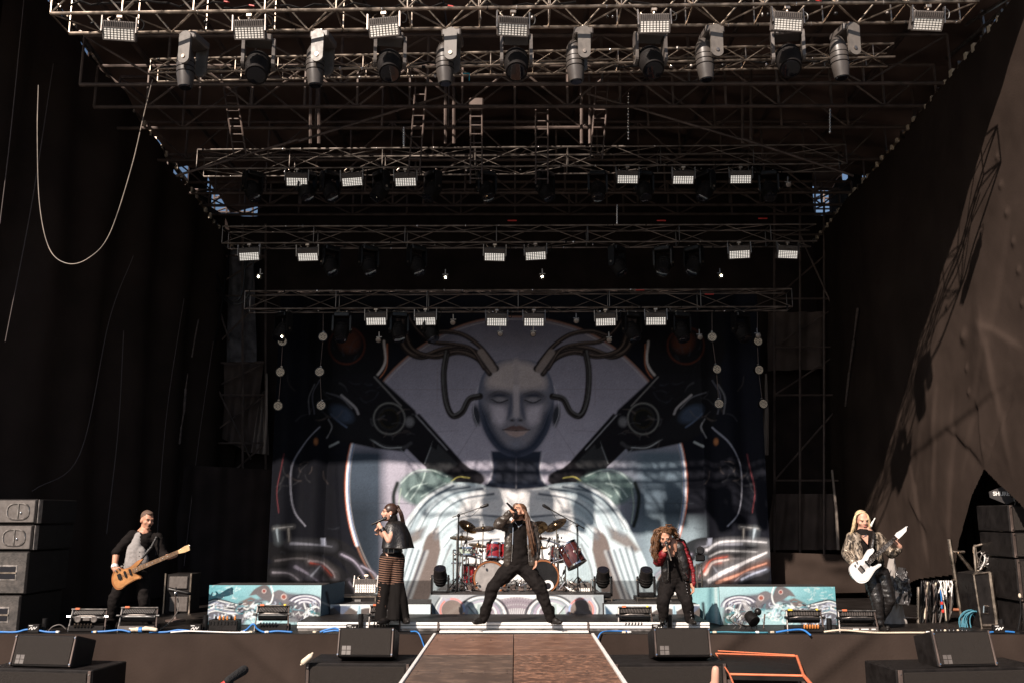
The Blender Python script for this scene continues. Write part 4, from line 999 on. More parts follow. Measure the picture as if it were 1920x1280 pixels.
# dim rows further back
st = make_strobe(M_LED, 'strobe panels on the rear trusses')
sp, lb = [], []
for Y, xs, py, nm in ((T3Y, (557, 660, 760, 1176, 1281, 1388), (318, 318, 318, 314, 314, 314), 'third'), (T4Y, (468, 577, 928, 1004, 1385, 1476), (459, 459, 459, 458, 455, 455), 'fourth'), (T5Y, (705, 798, 931, 1001, 1135, 1229), (580, 580, 582, 582, 581, 580), 'rearmost')):
    for i, (px, y_) in enumerate(zip(xs, py)):
        sp.append(P(px, y_, Y+.02)); lb.append('%s glowing strobe panel from the left on the %s lighting truss' % (ORD[i], nm))
series(st, sp, lb)
dm = make_mover(M_BLACK, 'dark moving heads on the rear trusses')
sp, lb, rt = [], [], []
for Y, xs, y_, nm in ((T3Y, (475, 575, 620, 715, 812, 912, 1022, 1120, 1206, 1322, 1440), 322, 'third'), (T4Y, (692, 782, 1156, 1243, 1300, 620), 462, 'fourth'), (T5Y, (532, 642, 748, 806, 1184, 1276, 1388), 586, 'rearmost')):
    for i, px in enumerate(sorted(xs)):
        sp.append(P(px, y_, Y+.18)); lb.append('%s dark moving head from the left under the %s lighting truss' % (ORD[i], nm)); rt.append((0, 0, R(random.uniform(-50, 50))))
series(dm, sp, lb, rt, 0.92)
# small spots: four are lit and dazzle
def make_spot(lit):
    t = tmpl('pin_spot', 'spotlight', 'pin spots on the rear trusses')
    MB().cyl((0, 0, 0.12), (0, 0, 0.02), .012, n=6).box((0, 0, .03), (.1, .03, .012)).build('hanger', M_ALUD, t)
    b = MB().lathe((0, .06, .0), (0, -1, -.25), [(0, .03), (.02, .045), (.11, .05), (.13, .052)], 14).build('can', M_BLACK, t, smooth=35)
    if lit: MB().ell((0, -.073, -.032), (.017, .017, .017), n=10, k=6).build('bulb', M_LAMP, b, smooth=True)
    else: MB().lathe((0, -.064, -.03), (0, -1, -.25), [(0, .045), (.006, .044), (.012, .02)], 14).build('reflector', M_ALUX, b, smooth=35)
    return t
series(make_spot(True), [P(488, 517, T4Y+.1), P(835, 518, T4Y+.1), P(1017, 517, T4Y+.1), P(1350, 516, T4Y+.1), P(530, 630, T5Y+.1)],
       ['lit pin spot near the left end of the fourth truss', 'dazzling pin spot below the fourth truss, left of centre', 'lit pin spot below the fourth truss, right of centre', 'dazzling pin spot below the fourth truss near its right end', 'lit pin spot at the far left under the rearmost truss'])
series(make_spot(False), [P(711, 635, T5Y), P(1142, 635, T5Y), P(1311, 630, T5Y), P(850, 602, T5Y), P(1080, 600, T5Y), P(938, 624, T5Y), P(1000, 624, T5Y), P(1477, 345, T3Y), P(1420, 628, T5Y)],
       ['chrome pin spot above the left machine shoulder of the backdrop', 'chrome pin spot above the right hoses of the backdrop', 'chrome pin spot above the right machine shoulder of the backdrop', 'chrome pin spot left of the backdrop centre top', 'chrome pin spot right of the backdrop centre top', 'small spot just left of the android head top', 'small spot just right of the android head top', 'chrome pin spot at the right end of the third truss', 'chrome pin spot at the far right above the backdrop'])
# strings of round LED pars hanging in front of the backdrop edges
def make_par():
    t = tmpl('led_par', 'par light', 'round pars strung beside the backdrop')
    b = MB().lathe((0, .07, 0), (0, -1, 0), [(0, .05), (.02, .075), (.10, .085), (.115, .085), (.115, .076), (.10, .074)], 18).build('can', M_BLACK, t, smooth=35)
    m = MB()
    for r_, n in ((0, 1), (.022, 6), (.044, 12), (.064, 18)):
        for k in range(n):
            a = 2*math.pi*k/n; m.ell((r_*math.cos(a), -.036, r_*math.sin(a)), (.0062, .004, .0062), n=6, k=4)
    m.build('led_dots', M_DOT, b)
    MB().box((0, .03, .095), (.03, .03, .03)).build('hook', M_ALUD, t)
    return t
cols = [('far left', [(530, 640), (527, 697), (522, 760)]), ('second left', [(606, 632), (600, 697), (603, 760)]), ('second right', [(1335, 632), (1343, 692), (1348, 757)]), ('far right', [(1420, 640), (1422, 693), (1430, 757)])]
sp, lb = [], []
for nm, pl in cols:
    for i, q in enumerate(pl):
        sp.append(P(*q, T5Y+.15)); lb.append('%s round LED par in the %s string beside the backdrop' % (('top', 'middle', 'bottom')[i], nm))
    w3 = [tuple(P(pl[0][0], 585, T5Y+.19))] + [tuple(P(*q, T5Y+.22)) for q in pl]
    tag(MB().tube(w3, .006, 5).build('par_wire', M_STEEL), 'thin wire carrying the %s string of round pars' % nm, 'wire')
series(make_par(), sp, lb)
# cable swags tied along the front trusses
for k, (x0, x1, y_, Y, m_) in enumerate(((130, 420, 8, 10.2, M_BLACK), (420, 760, 12, 10.2, M_BLACK), (760, 1080, 10, 10.2, M_BLACK), (1080, 1400, 8, 10.2, M_BLACK), (1400, 1780, 4, 10.2, M_BLACK), (300, 700, 126, 11.0, M_BLACK), (700, 1200, 122, 11.0, M_BLACK), (1200, 1660, 112, 11.0, M_BLACK))):
    pts = []
    for i in range(15):
        t = i/14; pts.append(tuple(P(x0+(x1-x0)*t, y_+random.uniform(-6, 6), Y)))
    tag(MB().tube(pts, .014, 5).build('truss_cable', m_), '%s run of black cable from the left along the %s truss' % (ORD[k if k < 5 else k-5], 'frontmost' if k < 5 else 'second'), 'cable')
for k, (px, py) in enumerate(((425, 4), (472, 11), (1470, 7), (845, 12), (1535, 2))):
    c = P(px, py, 10.15); tag(MB().bbox(c, (.07, .02, .018), .004, (0, .2, 0)).build('red_strap_tag', M_RED), '%s small red strap from the left on the frontmost truss' % ORD[k], 'strap')
for k, (px, py, Y) in enumerate(((960, 414, T4Y), (1240, 414, T4Y), (1430, 410, T4Y), (1330, 552, T5Y), (1200, 544, T5Y))):
    c = P(px, py, Y); tag(MB().bbox(c, (.16, .03, .02), .006).build('red_sling', M_RED), '%s red lifting sling from the %s truss' % (ORD[k], 'fourth' if k < 3 else 'rearmost'), 'sling')
c = P(880, 145, 10.95); tag(MB().box(c, (.012, .012, .10)).box(c+V(-.04, 0, .05), (.09, .012, .012)).build('cyan_tape', mat('cyan_tape', (.0, .35, .45), .5)), 'short cyan tape mark on the second truss', 'tape')

# ================================================================== things standing on the stage
def floorY(px, py, z=0.0): return PZ(px, py, z).y
def cable(label, pts, r=.012, m=M_BLUE, n=8):
    o = MB().tube([tuple(q) for q in spline([tuple(p) for p in pts], n)], r, 6).build('floor_cable', m, smooth=True)
    return tag(o, label, 'cable')
# moving heads and strobes standing on the risers
fm = make_mover(M_BLACK, 'moving heads standing on the risers', True)
zc = {}
def standing(px, base_py, Y, label, first):
    o = first if first is not None else copy_tree(fm)
    p = P(px, base_py, Y); place(o, p, (0, R(180), 0), label, 0.74); return p
spots = [(825, 1116, 14.2, 'moving head standing at the left end of the drum riser'), (1131, 1119, 14.05, 'moving head standing just right of the drum riser'), (1212, 1119, 14.05, 'moving head standing on the flight case left of the curly-haired singer')]
for i, (px, py, Y, lb) in enumerate(spots): standing(px, py, Y, lb, fm if i == 0 else None)
def case(label, px0, px1, py0, py1, Y, depth=.4):
    a, b = P(px0, py1, Y), P(px1, py0, Y); c = V((a.x+b.x)/2, Y+depth/2, (a.z+b.z)/2); s = (b.x-a.x, depth, b.z-a.z)
    root = thing('flight_case', label, 'flight case', (c.x, Y, a.z), 'flight cases on the stage')
    MB().box(c, s).build('panel_box', M_BLACKB, root)
    w_ = min(.022, s[2]*.16)
    for z in (-1, 1): MB().bbox(V(c.x, Y, c.z+z*(s[2]/2-w_/2)), (s[0]+.01, .02, w_), .003).build('edge_rail', M_ALU, root)
    for x_ in (-1, 1): MB().bbox(V(c.x+x_*(s[0]/2-w_/2), Y-.002, c.z), (w_, .02, s[2]+.006), .003).build('corner_rail', M_ALU, root)
    MB().bbox(V(c.x, Y-.012, c.z-.01), (min(.10, s[0]*.3), .012, min(.06, s[2]*.5)), .006).build('latch', M_CHROME, root)
    return root
case('flight case under the moving head left of the curly-haired singer', 1194, 1312, 1119, 1133, 14.0)
case('short flight case corner beside the drum riser', 1133, 1148, 1121, 1133, 14.0)
case('flight case left of the woman, under a floor strobe', 637, 705, 1117, 1131, 14.0)
fs = make_strobe(M_LED, 'strobe panels standing on the risers')
for i, (px, py, lb) in enumerate(((687, 1079, 'floor strobe panel left of the woman singer'), (1086, 1086, 'floor strobe panel behind the floor tom on the drum riser'), (1268, 1092, 'floor strobe panel behind the curly-haired singer'))):
    o = fs if i == 0 else copy_tree(fs); place(o, P(px, py, 14.5), (R(-26), 0, 0), lb, 0.92)
# black fixtures with tilting hoods along the stage edge
def hood_unit(label, px0, px1, ptop, pbot, kind):
    Y = max(SF+0.12, floorY((px0+px1)/2, pbot)); a = P(px0, pbot, Y); b = P(px1, ptop, Y); W = b.x-a.x; H = b.z-max(a.z, 0); cx = (a.x+b.x)/2
    root = thing('hooded_unit', label, 'stage fixture', (cx, Y, 0), 'hooded black units along the stage edge')
    L = lambda x_, y_, z_: V(cx+x_*W, Y+y_, z_*H)
    for s in (-1, 1):
        MB().cyl(L(s*.47, .02, .02), L(s*.44, .08, .97), .011, n=6).build('side_bracket', M_ALUD if s < 0 else M_STEEL, root)
        MB().cyl(L(s*.45, .03, .66), L(s*.53, .03, .66), .016, n=8).build('tilt_knob', M_CHROME if kind == 0 else M_BLACK, root)
    hd = MB().bbox(L(0, .09, .84), (W*.9, .03, H*.30), .006, (R(-28), 0, 0)).build('hood', M_BLACKB, root)
    m = MB()
    for i in range(18): m.box(L(-.36+i*.042, .062, .83), (W*.012, .012, H*.20), (R(-28), R(18), 0))
    m.build('louvre', M_GREY, hd)
    MB().box(L(0, .06, .985), (W*.92, .02, .012)).build('top_rim', M_ALUD, root)
    body = MB().lathe(L(-.42, .10, .56), (1, 0, 0), [(0, .03), (.01, H*.17), (W*.84-.01, H*.17), (W*.84, .03)], 16).build('body_drum', M_BLACK, root, smooth=35)
    m = MB().tube([L(-.40, .02, .64), L(-.18, -.004, .70), L(.18, -.004, .70), L(.40, .02, .64)], .008, 6).build('handle_bar', M_ALUD, root, smooth=True)
    if kind == 0:
        for x_ in (-.22, .2): MB().lathe(L(x_, .0, .56), (0, -1, 0), [(0, H*.145), (.012, H*.145), (.016, H*.12), (.012, H*.02)], 18).build('round_dial', M_GREY, root, smooth=35)
        MB().bbox(L(0, .0, .56), (W*.18, .02, H*.14), .004).build('display', M_GREY, root)
    base = MB().bbox(L(0, .10, .14), (W*.92, .20, H*.25), .008).build('base_box', M_BLACKB, root)
    if kind in (0, 2):
        for i in range(6):
            x_ = -.3+i*.085
            MB().cyl(L(x_, -.01, .22), L(x_+.03, -.03, .36), .010, n=8).build('plug', M_CHROME if kind == 2 else M_ALU, root)
    elif kind == 1:
        MB().bbox(L(0, -.005, .15), (W*.90, .012, H*.20), .004).build('front_plate', M_GREY, root)
        for x_, w_ in ((-.1, .14), (.12, .18), (.33, .1)): MB().box(L(x_, -.0125, .16), (W*w_, .003, H*.05)).build('label', M_LETTER, root)
    else:
        for i in range(6):
            x_ = -.05+i*.07
            MB().lathe(L(x_, -.01, .2), (0, -.2, 1), [(0, .011), (.03, .014), (.05, .006)], 8).build('orange_plug', mat('orange_plug_plastic', (.55, .2, .05), .4), root)
    MB().box(L(-.3 if kind != 3 else -.36, .058, 1.0), (W*.11, .022, .022)).build('orange_sticker' if kind != 3 else 'yellow_sticker', M_ORANGE if kind != 3 else M_YELLOW, root)
    if kind >= 2: MB().ell(L(.34, .058, 1.0), (.02, .012, .014)).build('yellow_knob', M_YELLOW, root)
    return root
hood_unit('hooded unit with two round dials, nearest the left speaker stack', 124, 200, 1141, 1184, 0)
hood_unit('hooded unit with a labelled front plate at the feet of the bass player', 217, 296, 1138, 1185, 1)
hood_unit('hooded unit in front of the teal riser on the left', 474, 543, 1134, 1184, 2)
hood_unit('hooded unit at the feet of the woman singer', 688, 752, 1134, 1184, 2)
hood_unit('hooded unit on a bracket left of the curly-haired singer', 1158, 1226, 1137, 1183, 2)
hood_unit('hooded unit with orange plugs in front of the right teal riser', 1476, 1546, 1143, 1190, 3)
hood_unit('hooded unit with a labelled front plate beside the guitarist', 1574, 1648, 1144, 1192, 1)
# small power box with orange plugs on the left
a = P(388, 1188, 12.3); root = thing('power_box', 'low black power box with orange plugs in front of the left riser', 'power box', (a.x+.2, 12.4, 0))
MB().bbox((a.x+.19, 12.42, .075), (.38, .2, .14), .01).build('casing', M_BLACKB, root)
for i in range(6): MB().lathe((a.x+.08+i*.05, 12.38, .14), (0, -.1, 1), [(0, .013), (.03, .016), (.055, .008)], 8).build('plug', mat('orange_plug_plastic', (.5, .2, .06), .4) if i % 4 else M_BLACK, root)
for i in range(8): MB().box((a.x+.03+i*.045, 12.316, .11), (.02, .01, .04)).build('socket', M_BLACK, root)
# short black tubes and scribbled boxes along the edge
for k, (px, y0, y1, lb) in enumerate(((82, 1158, 1190, 'short black tube beside the left speaker stack'), (676, 1150, 1184, 'short black tube left of the woman'), (1256, 1152, 1184, 'short black tube at the feet of the curly-haired singer'), (1556, 1158, 1190, 'short black tube right of the teal riser'), (1880, 1160, 1192, 'short black tube beside the right flight case'), (384, 1152, 1186, 'short black tube at the left end of the teal riser'))):
    b = P(px, y1, SF+.16); t = P(px, y0, SF+.16); r_ = .034
    root = thing('launcher_tube', lb, 'tube', (b.x, b.y, 0), 'short black launcher tubes on the stage edge')
    MB().lathe((b.x, b.y, 0.0), (0, 0, 1), [(0, r_+.012), (.02, r_+.012), (.022, r_), (t.z, r_), (t.z, r_-.006), (.05, r_-.006)], 14).build('barrel', M_BLACK, root, smooth=35)
    MB().bbox((b.x, b.y, .012), (.12, .10, .02), .004).build('foot_plate', M_STEEL, root)
for k, (px, lb) in enumerate(((64, 'small black box with white scribble at the left edge of the stage'), (367, 'small black box with white scribble left of the teal riser'), (660, 'small black box with white scribble left of the woman'), (1233, 'small black box with white scribble between the hooded unit and the short tube'), (1872, 'small black box with white scribble at the right edge of the stage'))):
    c = P(px, 1181, SF+.06); zc_ = .055
    root = thing('marked_box', lb, 'box', (c.x, c.y, 0), 'small scribbled boxes on the stage edge')
    MB().bbox((c.x, c.y, zc_), (.145, .06, .105), .006).build('casing', M_BLACKB, root)
    pts = spline([(c.x-.05, c.y-.033, .045), (c.x-.02, c.y-.033, .07), (c.x-.012, c.y-.033, .042), (c.x+.012, c.y-.033, .075), (c.x+.02, c.y-.033, .05), (c.x+.05, c.y-.033, .08)], 5)
    MB().tube([tuple(q) for q in pts], .0055, 5).build('scribble', M_LETTER, root)
    MB().box((c.x-.03, c.y-.0325, .092), (.05, .004, .008)).build('small_label', M_LETTER, root)
# cables
zf = .012
def fl(px, py, z=zf, Y=None): p = PZ(px, py, z); return V(p.x, max(p.y, SF+.02), z)
E = lambda px, dz=0.0, dy=.05: V(P(px, 1186, SF+dy).x, SF+dy, zf+dz)
cable('blue cable snaking along the stage edge at the far left', [E(0), E(30), E(50, .03), E(70, .02), E(90, 0), E(112)])
cable('blue cable beside the dial unit at the left', [E(172), E(200, .01), E(225, .025), E(245, .0)])
cable('blue cable in front of the labelled unit of the bass player', [E(280), E(310, .0), E(335, .025), E(362, .01), E(380)])
cable('white cable running past the power box', [E(320, .0, .02), E(350, .015, .02), E(385, .01, .02), E(430, 0, .02), E(470, 0, .02)], .009, M_WHITE)
cable('blue cable rising beside the hooded unit at the left riser', [E(452), E(462, .03), E(474, .10), E(482, .04), E(496, .0), E(520, .012), E(548)])
cable('blue cable coil left of the woman', [E(600), E(612, .03), E(628, .05), E(640, .01), E(628, .02), E(606, .0)])
cable('blue cable hanging over the edge left of the ramp', [E(770, .01), E(785, .0, -.06), V(P(798, 1220, SF-.1).x, SF-.1, P(798, 1218, SF-.1).z)], .009)
cable('blue cable curling down right of the ramp', [E(1180, .01), E(1150, .015), E(1128, .01, -.06), V(P(1119, 1198, SF-.1).x, SF-.1, P(1119, 1200, SF-.1).z)], .009)
cable('blue cable arching below the right teal riser', [E(1455), E(1480, .025), E(1505, .03), E(1520, -.02, -.08)], .013)
cable('pale cable running along the stage edge to the guitarist', [E(1545, .01, .02), E(1580, .03, .02), E(1640, .0, .02), E(1700, .0, .02), E(1735, 0, .02)], .012, M_CREAM)
cable('teal cable running along the edge behind the orange platform', [E(1330), E(1360, .005), E(1400, -.0, .03), E(1440, -.0, .03)], .010, M_TEALC)
cable('blue cable at the far right stage edge', [E(1850), E(1880, .012), E(1905, 0), E(1930, -.02)])
cable('black looped cable by the dial unit', [E(90, 0, .1), E(98, .06, .1), E(112, .08, .12), E(124, .02, .14)], .008, M_GREY)
cable('thin pale lead looping down behind the bass player', [P(330, 1100, 13.0), P(334, 1140, 12.9), P(318, 1165, 12.7), fl(298, 1180)], .008, M_GREY)
root = thing('taped_bundle', 'cream taped cable bundle with blue tape in front of the labelled unit', 'cable bundle', E(265))
q = [E(248, .03, .03), E(256, .035, .03), E(263, .03, .03), E(272, .045, .03), E(282, .04, .03), E(292, .03, .03)]
m = MB()
for i in range(len(q)-1): m.cap(q[i], q[i+1], .026+.004*(i % 2), .024, n=10)
m.build('wrapping', M_CREAM, root, smooth=True); MB().cyl(q[2]-V(.02, 0, 0), q[2]+V(.025, 0, 0), .034, n=12).build('blue_tape', M_BLUE, root)
for k, px in enumerate((108, 178, 455, 470, 500, 1170, 1180, 1340, 1420, 1448, 1740, 590, 1235)):   # white connectors
    c = E(px, .004, .03); tag(MB().bbox(c, (.05, .03, .026), .006, (0, 0, random.uniform(-.5, .5))).build('cable_connector', M_CREAM if k % 2 else M_WHITE), '%s pale cable connector from the left along the stage edge' % ORD[sorted((108, 178, 455, 470, 500, 1170, 1180, 1340, 1420, 1448, 1740, 590, 1235)).index(px)], 'connector')
# tilted floor lamp on a bracket with cables, in front of the right riser
Yl = 12.75; root = thing('floor_lamp', 'black barrel lamp tilted on a bracket in front of the right teal riser', 'lamp', P(1410, 1180, Yl))
a, b = P(1402, 1150, Yl), P(1418, 1168, Yl-.14)
MB().lathe(a, b-a, [(0, .03), (.015, .07), (.08, .078), (.12, .078), (.125, .083), (.16, .083), (.165, .07)], 18).build('barrel', M_BLACK, root, smooth=35)
MB().ell(P(1421, 1146, Yl), (.05, .05, .05)).build('ballast', M_BLACK, root, smooth=True)
MB().cyl(P(1393, 1124, Yl), P(1407, 1152, Yl), .03, .045, n=14).build('clear_sleeve', mat('clear_sleeve', (.55, .55, .55), .1, alpha=.35, var=0), root, smooth=35)
MB().cyl(P(1434, 1150, Yl), V(P(1432, 1184, Yl).x, Yl, 0), .010, n=6).build('stand_post', M_STEEL, root)
MB().cyl(P(1380, 1181, Yl), P(1472, 1179, Yl), .012, n=8).build('base_rail', M_ALU, root)
for k in range(5):
    pts = [P(1376+k*7, 1150, Yl+.03), P(1368+k*6, 1160+3*k, Yl), P(1380+k*9, 1172, Yl-.04), P(1372+k*12, 1180, Yl-.03)]
    MB().tube([tuple(q) for q in spline([tuple(p) for p in pts], 6)], .006, 5).build('lead', M_GREY if k % 2 else M_BLACK, root)
# truss stand with a fixture, right of the curly-haired singer
Ys = 14.3; root = thing('lamp_stand', 'lamp on an upright ladder stand right of the curly-haired singer', 'lamp stand', V(P(1311, 1130, Ys).x, Ys, .0))
for px in (1307, 1316): MB().bbox((P(px, 1080, Ys).x, Ys, (P(px, 1056, Ys).z+.0)/2), (.02, .03, P(px, 1056, Ys).z), .004).build('upright', M_ALU, root)
for y_ in (1060, 1075, 1090, 1105): MB().box(P(1311.5, y_, Ys), (.07, .02, .012)).build('rung', M_ALU, root)
MB().bbox(P(1312, 1045, Ys), (.14, .14, .10), .02).build('lamp_body', M_BLACK, root); MB().lathe(P(1312, 1032, Ys), (0, -1, .2), [(-.06, .05), (.06, .06), (.07, .05)], 14).build('lamp_head', M_BLACK, root, smooth=35)
# raised mike stand and padded case behind the bass player
Yb = 14.6; root = thing('amplifier_rack', 'upright rack with grey glossy panels behind the bass player', 'rack', V(P(333, 1150, Yb).x, Yb, 0))
a, b = P(308, 1150, Yb), P(358, 1076, Yb)
MB().box(((a.x+b.x)/2, Yb+.25, b.z/2), (b.x-a.x, .45, b.z)).build('rack_body', M_BLACKB, root)
for (y0, y1) in ((1080, 1103), (1118, 1146)):
    u_, v_ = P(316, y1, Yb), P(352, y0, Yb); MB().bbox(((u_.x+v_.x)/2, Yb+.015, (u_.z+v_.z)/2), (v_.x-u_.x, .03, v_.z-u_.z), .008).build('grey_panel', M_GREY, root)
for px in (309, 357): MB().box((P(px, 1100, Yb).x, Yb+.01, b.z/2), (.02, .03, b.z+.03)).build('edge_rail', M_ALU, root)
Ym = 13.6; root = thing('microphone_stand', 'straight stand with a padded arm right of the bass player', 'stand', V(P(328, 1175, Ym).x, Ym, 0))
MB().cyl(V(P(328, 1175, Ym).x, Ym, 0), P(329, 1108, Ym), .012, n=8).build('pole', M_STEEL, root)
MB().cap(P(318, 1104, Ym), P(356, 1112, Ym), .03, .024).build('padded_arm', M_BLACK, root, smooth=True); MB().ell(P(329, 1112, Ym), (.03, .03, .04)).build('clamp', M_CHROME, root, smooth=True)
MB().lathe(V(P(328, 1175, Ym).x, Ym, 0), (0, 0, 1), [(0, .14), (.015, .14), (.03, .03), (.06, .016)], 18).build('round_base', M_STEEL, root, smooth=35)

# ================================================================== loudspeakers
M_GRILLE = mat('speaker_grille', (.026, .021, .018), .6, var=.25, scale=160, bump=.9, bscale=260, spec=.2)
def cabinet(name, label, c, size, rot=None, front='grille', group='loudspeakers', badge=True):
    """c: centre of the box; front faces -y before rot"""
    m = Matrix.Identity(3) if rot is None else Euler(rot).to_matrix(); c = Vector(c)
    T = lambda x_, y_, z_: c + m @ V(x_, y_, z_)
    W, D, H = size; root = thing(name, label, 'loudspeaker', c-V(0, 0, H/2), group)
    MB().bbox(c, size, .012, m).build('cabinet', M_BLACKB, root)
    f = -D/2
    if front == 'grille':
        MB().bbox(T(0, f-.006, 0), (W*.90, .014, H*.88), .004, m).build('grille', M_GRILLE, root)
        for s in (-1, 1):
            MB().bbox(T(s*W*.475, f-.004, 0), (W*.028, .02, H*.98), .004, m).build('corner_rail', M_STEEL, root)
            for z in (-.42, .42): MB().cyl(T(s*W*.475, f-.008, z*H), T(s*W*.475, f-.022, z*H), .009, n=8).build('bolt', M_CHROME, root)
        if badge:
            for i in (0, 1):
                for k in (0, 1): MB().box(T(-W*.37+i*.055, f-.0138, -H*.36+k*.052), (.048, .003, .045), m).build('badge_square', M_GREY, root)
    elif front == 'horn':
        MB().bbox(T(0, f-.008, 0), (W*.96, .02, H*.9), .008, m).build('baffle', M_GREY, root)
        for s in (-1, 1):
            oc = [T(s*W*.30+.15*math.copysign(abs(math.cos(a))**.7, math.cos(a)), f-.02, .105*math.copysign(abs(math.sin(a))**.7, math.sin(a))) for a in np.linspace(0, 2*math.pi, 17)]
            h = MB().tube(oc, .012, 6).build('horn_rim', M_ALUD, root)
            MB().prism([p + m @ V(0, .004, 0) for p in oc[:-1]], m @ V(0, .012, 0)).build('horn_mouth', M_GLASS, h)
            MB().ell(T(s*W*.30+.04, f-.024, -.02), (.016, .01, .016)).build('driver_dome', M_CHROME, h, smooth=True)
            MB().box(T(s*W*.30, f-.022, 0), (.018, .014, .19), m).build('horn_vane', M_ALUD, h)
        for s in (-1, 1): MB().bbox(T(s*(W*.5+.004), f+.06, 0), (.014, .09, H*.96), .004, m).build('rigging_plate', M_ALUD, root)
    elif front == 'sub':
        MB().bbox(T(0, f-.006, 0), (W*.97, .014, H*.95), .006, m).build('worn_front', mat('worn_black_wood', (.055, .047, .042), .7, var=.6, scale=14, bump=.4, bscale=50), root)
        for s in (-1, 1):
            MB().bbox(T(s*W*.29, f-.012, 0), (.26, .012, .20), .02, m).build('handle_plate', M_ALUD, root)
            MB().bbox(T(s*W*.29, f-.016, 0), (.22, .012, .16), .02, m).build('handle_pocket', M_GLASS, root)
            MB().box(T(s*W*.29, f-.024, 0), (.24, .012, .02), m).build('handle_bar', M_ALU, root)
    return root
# left stack: two horn boxes on two subs, turned a little outwards
SXL = P(48, 1100, 12.3).x; 
def stackL(y0, y1, kind, lb, lean):
    z0, z1 = P(40, y1, 12.3).z, P(40, y0, 12.3).z
    cabinet('line_array_box' if kind == 'horn' else 'subwoofer', lb, (SXL-.62+lean, 12.3+.5, (z0+z1)/2), (1.24, 1.0, z1-z0-.012), (0, 0, R(-3)), kind, 'loudspeakers of the left stack')
stackL(934, 982, 'horn', 'top horn loudspeaker of the left stack', .10)
stackL(982, 1032, 'horn', 'second horn loudspeaker from the top of the left stack', .08)
stackL(1032, 1114, 'sub', 'upper subwoofer with a handle in the left stack', .05)
stackL(1114, 1189, 'sub', 'lowest subwoofer of the left stack on the stage floor', .0)
SXR = P(1909, 1060, 12.3).x
def stackR(y0, y1, lb, lean):
    z0, z1 = P(1880, y1, 12.3).z, P(1880, y0, 12.3).z
    cabinet('subwoofer', lb, (SXR+.62+lean, 12.3+.42, (z0+z1)/2), (1.24, .84, z1-z0-.012), (0, 0, R(0)), 'grille', 'loudspeakers of the right stack', False)
stackR(945, 997, 'top loudspeaker of the right stack, below the antenna', -.06); stackR(997, 1046, 'second loudspeaker from the top of the right stack', -.05)
stackR(1046, 1128, 'third loudspeaker from the top of the right stack', -.03); stackR(1128, 1190, 'lowest loudspeaker of the right stack', 0)
# pit loudspeakers: tilted front fills on subwoofers
def pit_pair(px0, px1, py0, py1, sx0, sx1, sy, Y, yaw, where):
    a, b = P(px0, py1, Y), P(px1, py0, Y); H = (b.z-a.z); W = b.x-a.x
    cabinet('front_fill_speaker', 'tilted front fill loudspeaker %s' % where, ((a.x+b.x)/2, Y+.2, a.z+H/2+.01), (W, .40, H*1.02), (R(-14), 0, yaw), 'grille', 'front fill loudspeakers in the pit')
    c, d = P(sx0, sy, Y-.1), P(sx1, sy, Y-.1); z1 = P((sx0+sx1)/2, sy, Y-.1).z
    for k in range(2):
        h = (z1-GZ)/2
        cabinet('pit_subwoofer', '%s pit subwoofer %s' % (('upper', 'lower')[k], where), ((c.x+d.x)/2, Y+.25, z1-h*(k+.5)-.004), (d.x-c.x, .7, h-.01), (0, 0, yaw), 'grille', 'subwoofers in the pit', False)
pit_pair(18, 150, 1200, 1258, -30, 190, 1252, 11.0, R(-8), 'at the far left of the pit')
pit_pair(632, 740, 1186, 1240, 574, 772, 1241, 11.0, R(-2), 'left of the ramp')
pit_pair(1226, 1332, 1186, 1240, 1148, 1362, 1241, 11.0, R(2), 'right of the ramp')
pit_pair(1748, 1862, 1192, 1258, 1662, 1960, 1250, 11.0, R(8), 'at the far right of the pit')
# white glove-like cloth on the sub left of the ramp
c = P(573, 1240, 10.85); m = MB().cap(c+V(-.02, 0, 0), c+V(.05, 0, .06), .035, .03).cap(c+V(.05, 0, .06), c+V(.07, .02, .09), .025, .012).cap(c+V(-.02, 0, 0), c+V(-.05, 0, -.03), .02, .01)
tag(m.build('work_glove', M_CREAM, smooth=True), 'pale work glove lying on the subwoofer left of the ramp', 'glove')
# black platform with orange taped edges
zt = P(1420, 1226, 11.95).z; A = P(1342, 1225, 11.95); B = P(1494, 1230, 11.95); Cc = PZ(1368, 1264, zt); D = PZ(1507, 1267, zt); E2 = PZ(1560, 1330, zt-.0); F2 = PZ(1392, 1325, zt-.0)
root = thing('taped_platform', 'black pit platform edged with glowing orange tape', 'platform', V((A.x+B.x)/2, 11.4, GZ))
m = MB().prism([A, B, D, Cc], (0, 0, -.05)); m.build('rear_board', M_DECK, root)
m = MB().prism([Cc+V(0, -.02, -.12), D+V(0, -.02, -.12), E2+V(0, 0, -.12), F2+V(0, 0, -.12)], (0, 0, -.05)); m.build('front_board', M_DECK, root)
for p, q, r_ in ((A, B, .008), (Cc, D, .012), (B, D, .016), (D, E2, .02), (A, Cc, .008), (Cc, F2, .010), (A+V(.03, .01, .03), B+V(-.02, .01, .01), .007)):
    MB().cyl(p+V(0, 0, .006), q+V(0, 0, .006), r_, n=8).build('orange_edge', M_ORANGE, root)
for p in (A, B, D, Cc, E2, F2): MB().cyl(V(p.x, p.y, GZ), p-V(0, 0, .05), .025, n=6).build('leg', M_STEEL, root)
# strut and rope details on the pit speakers
c, d = P(1585, 1105, 11.2), P(1700, 1290, 10.6)

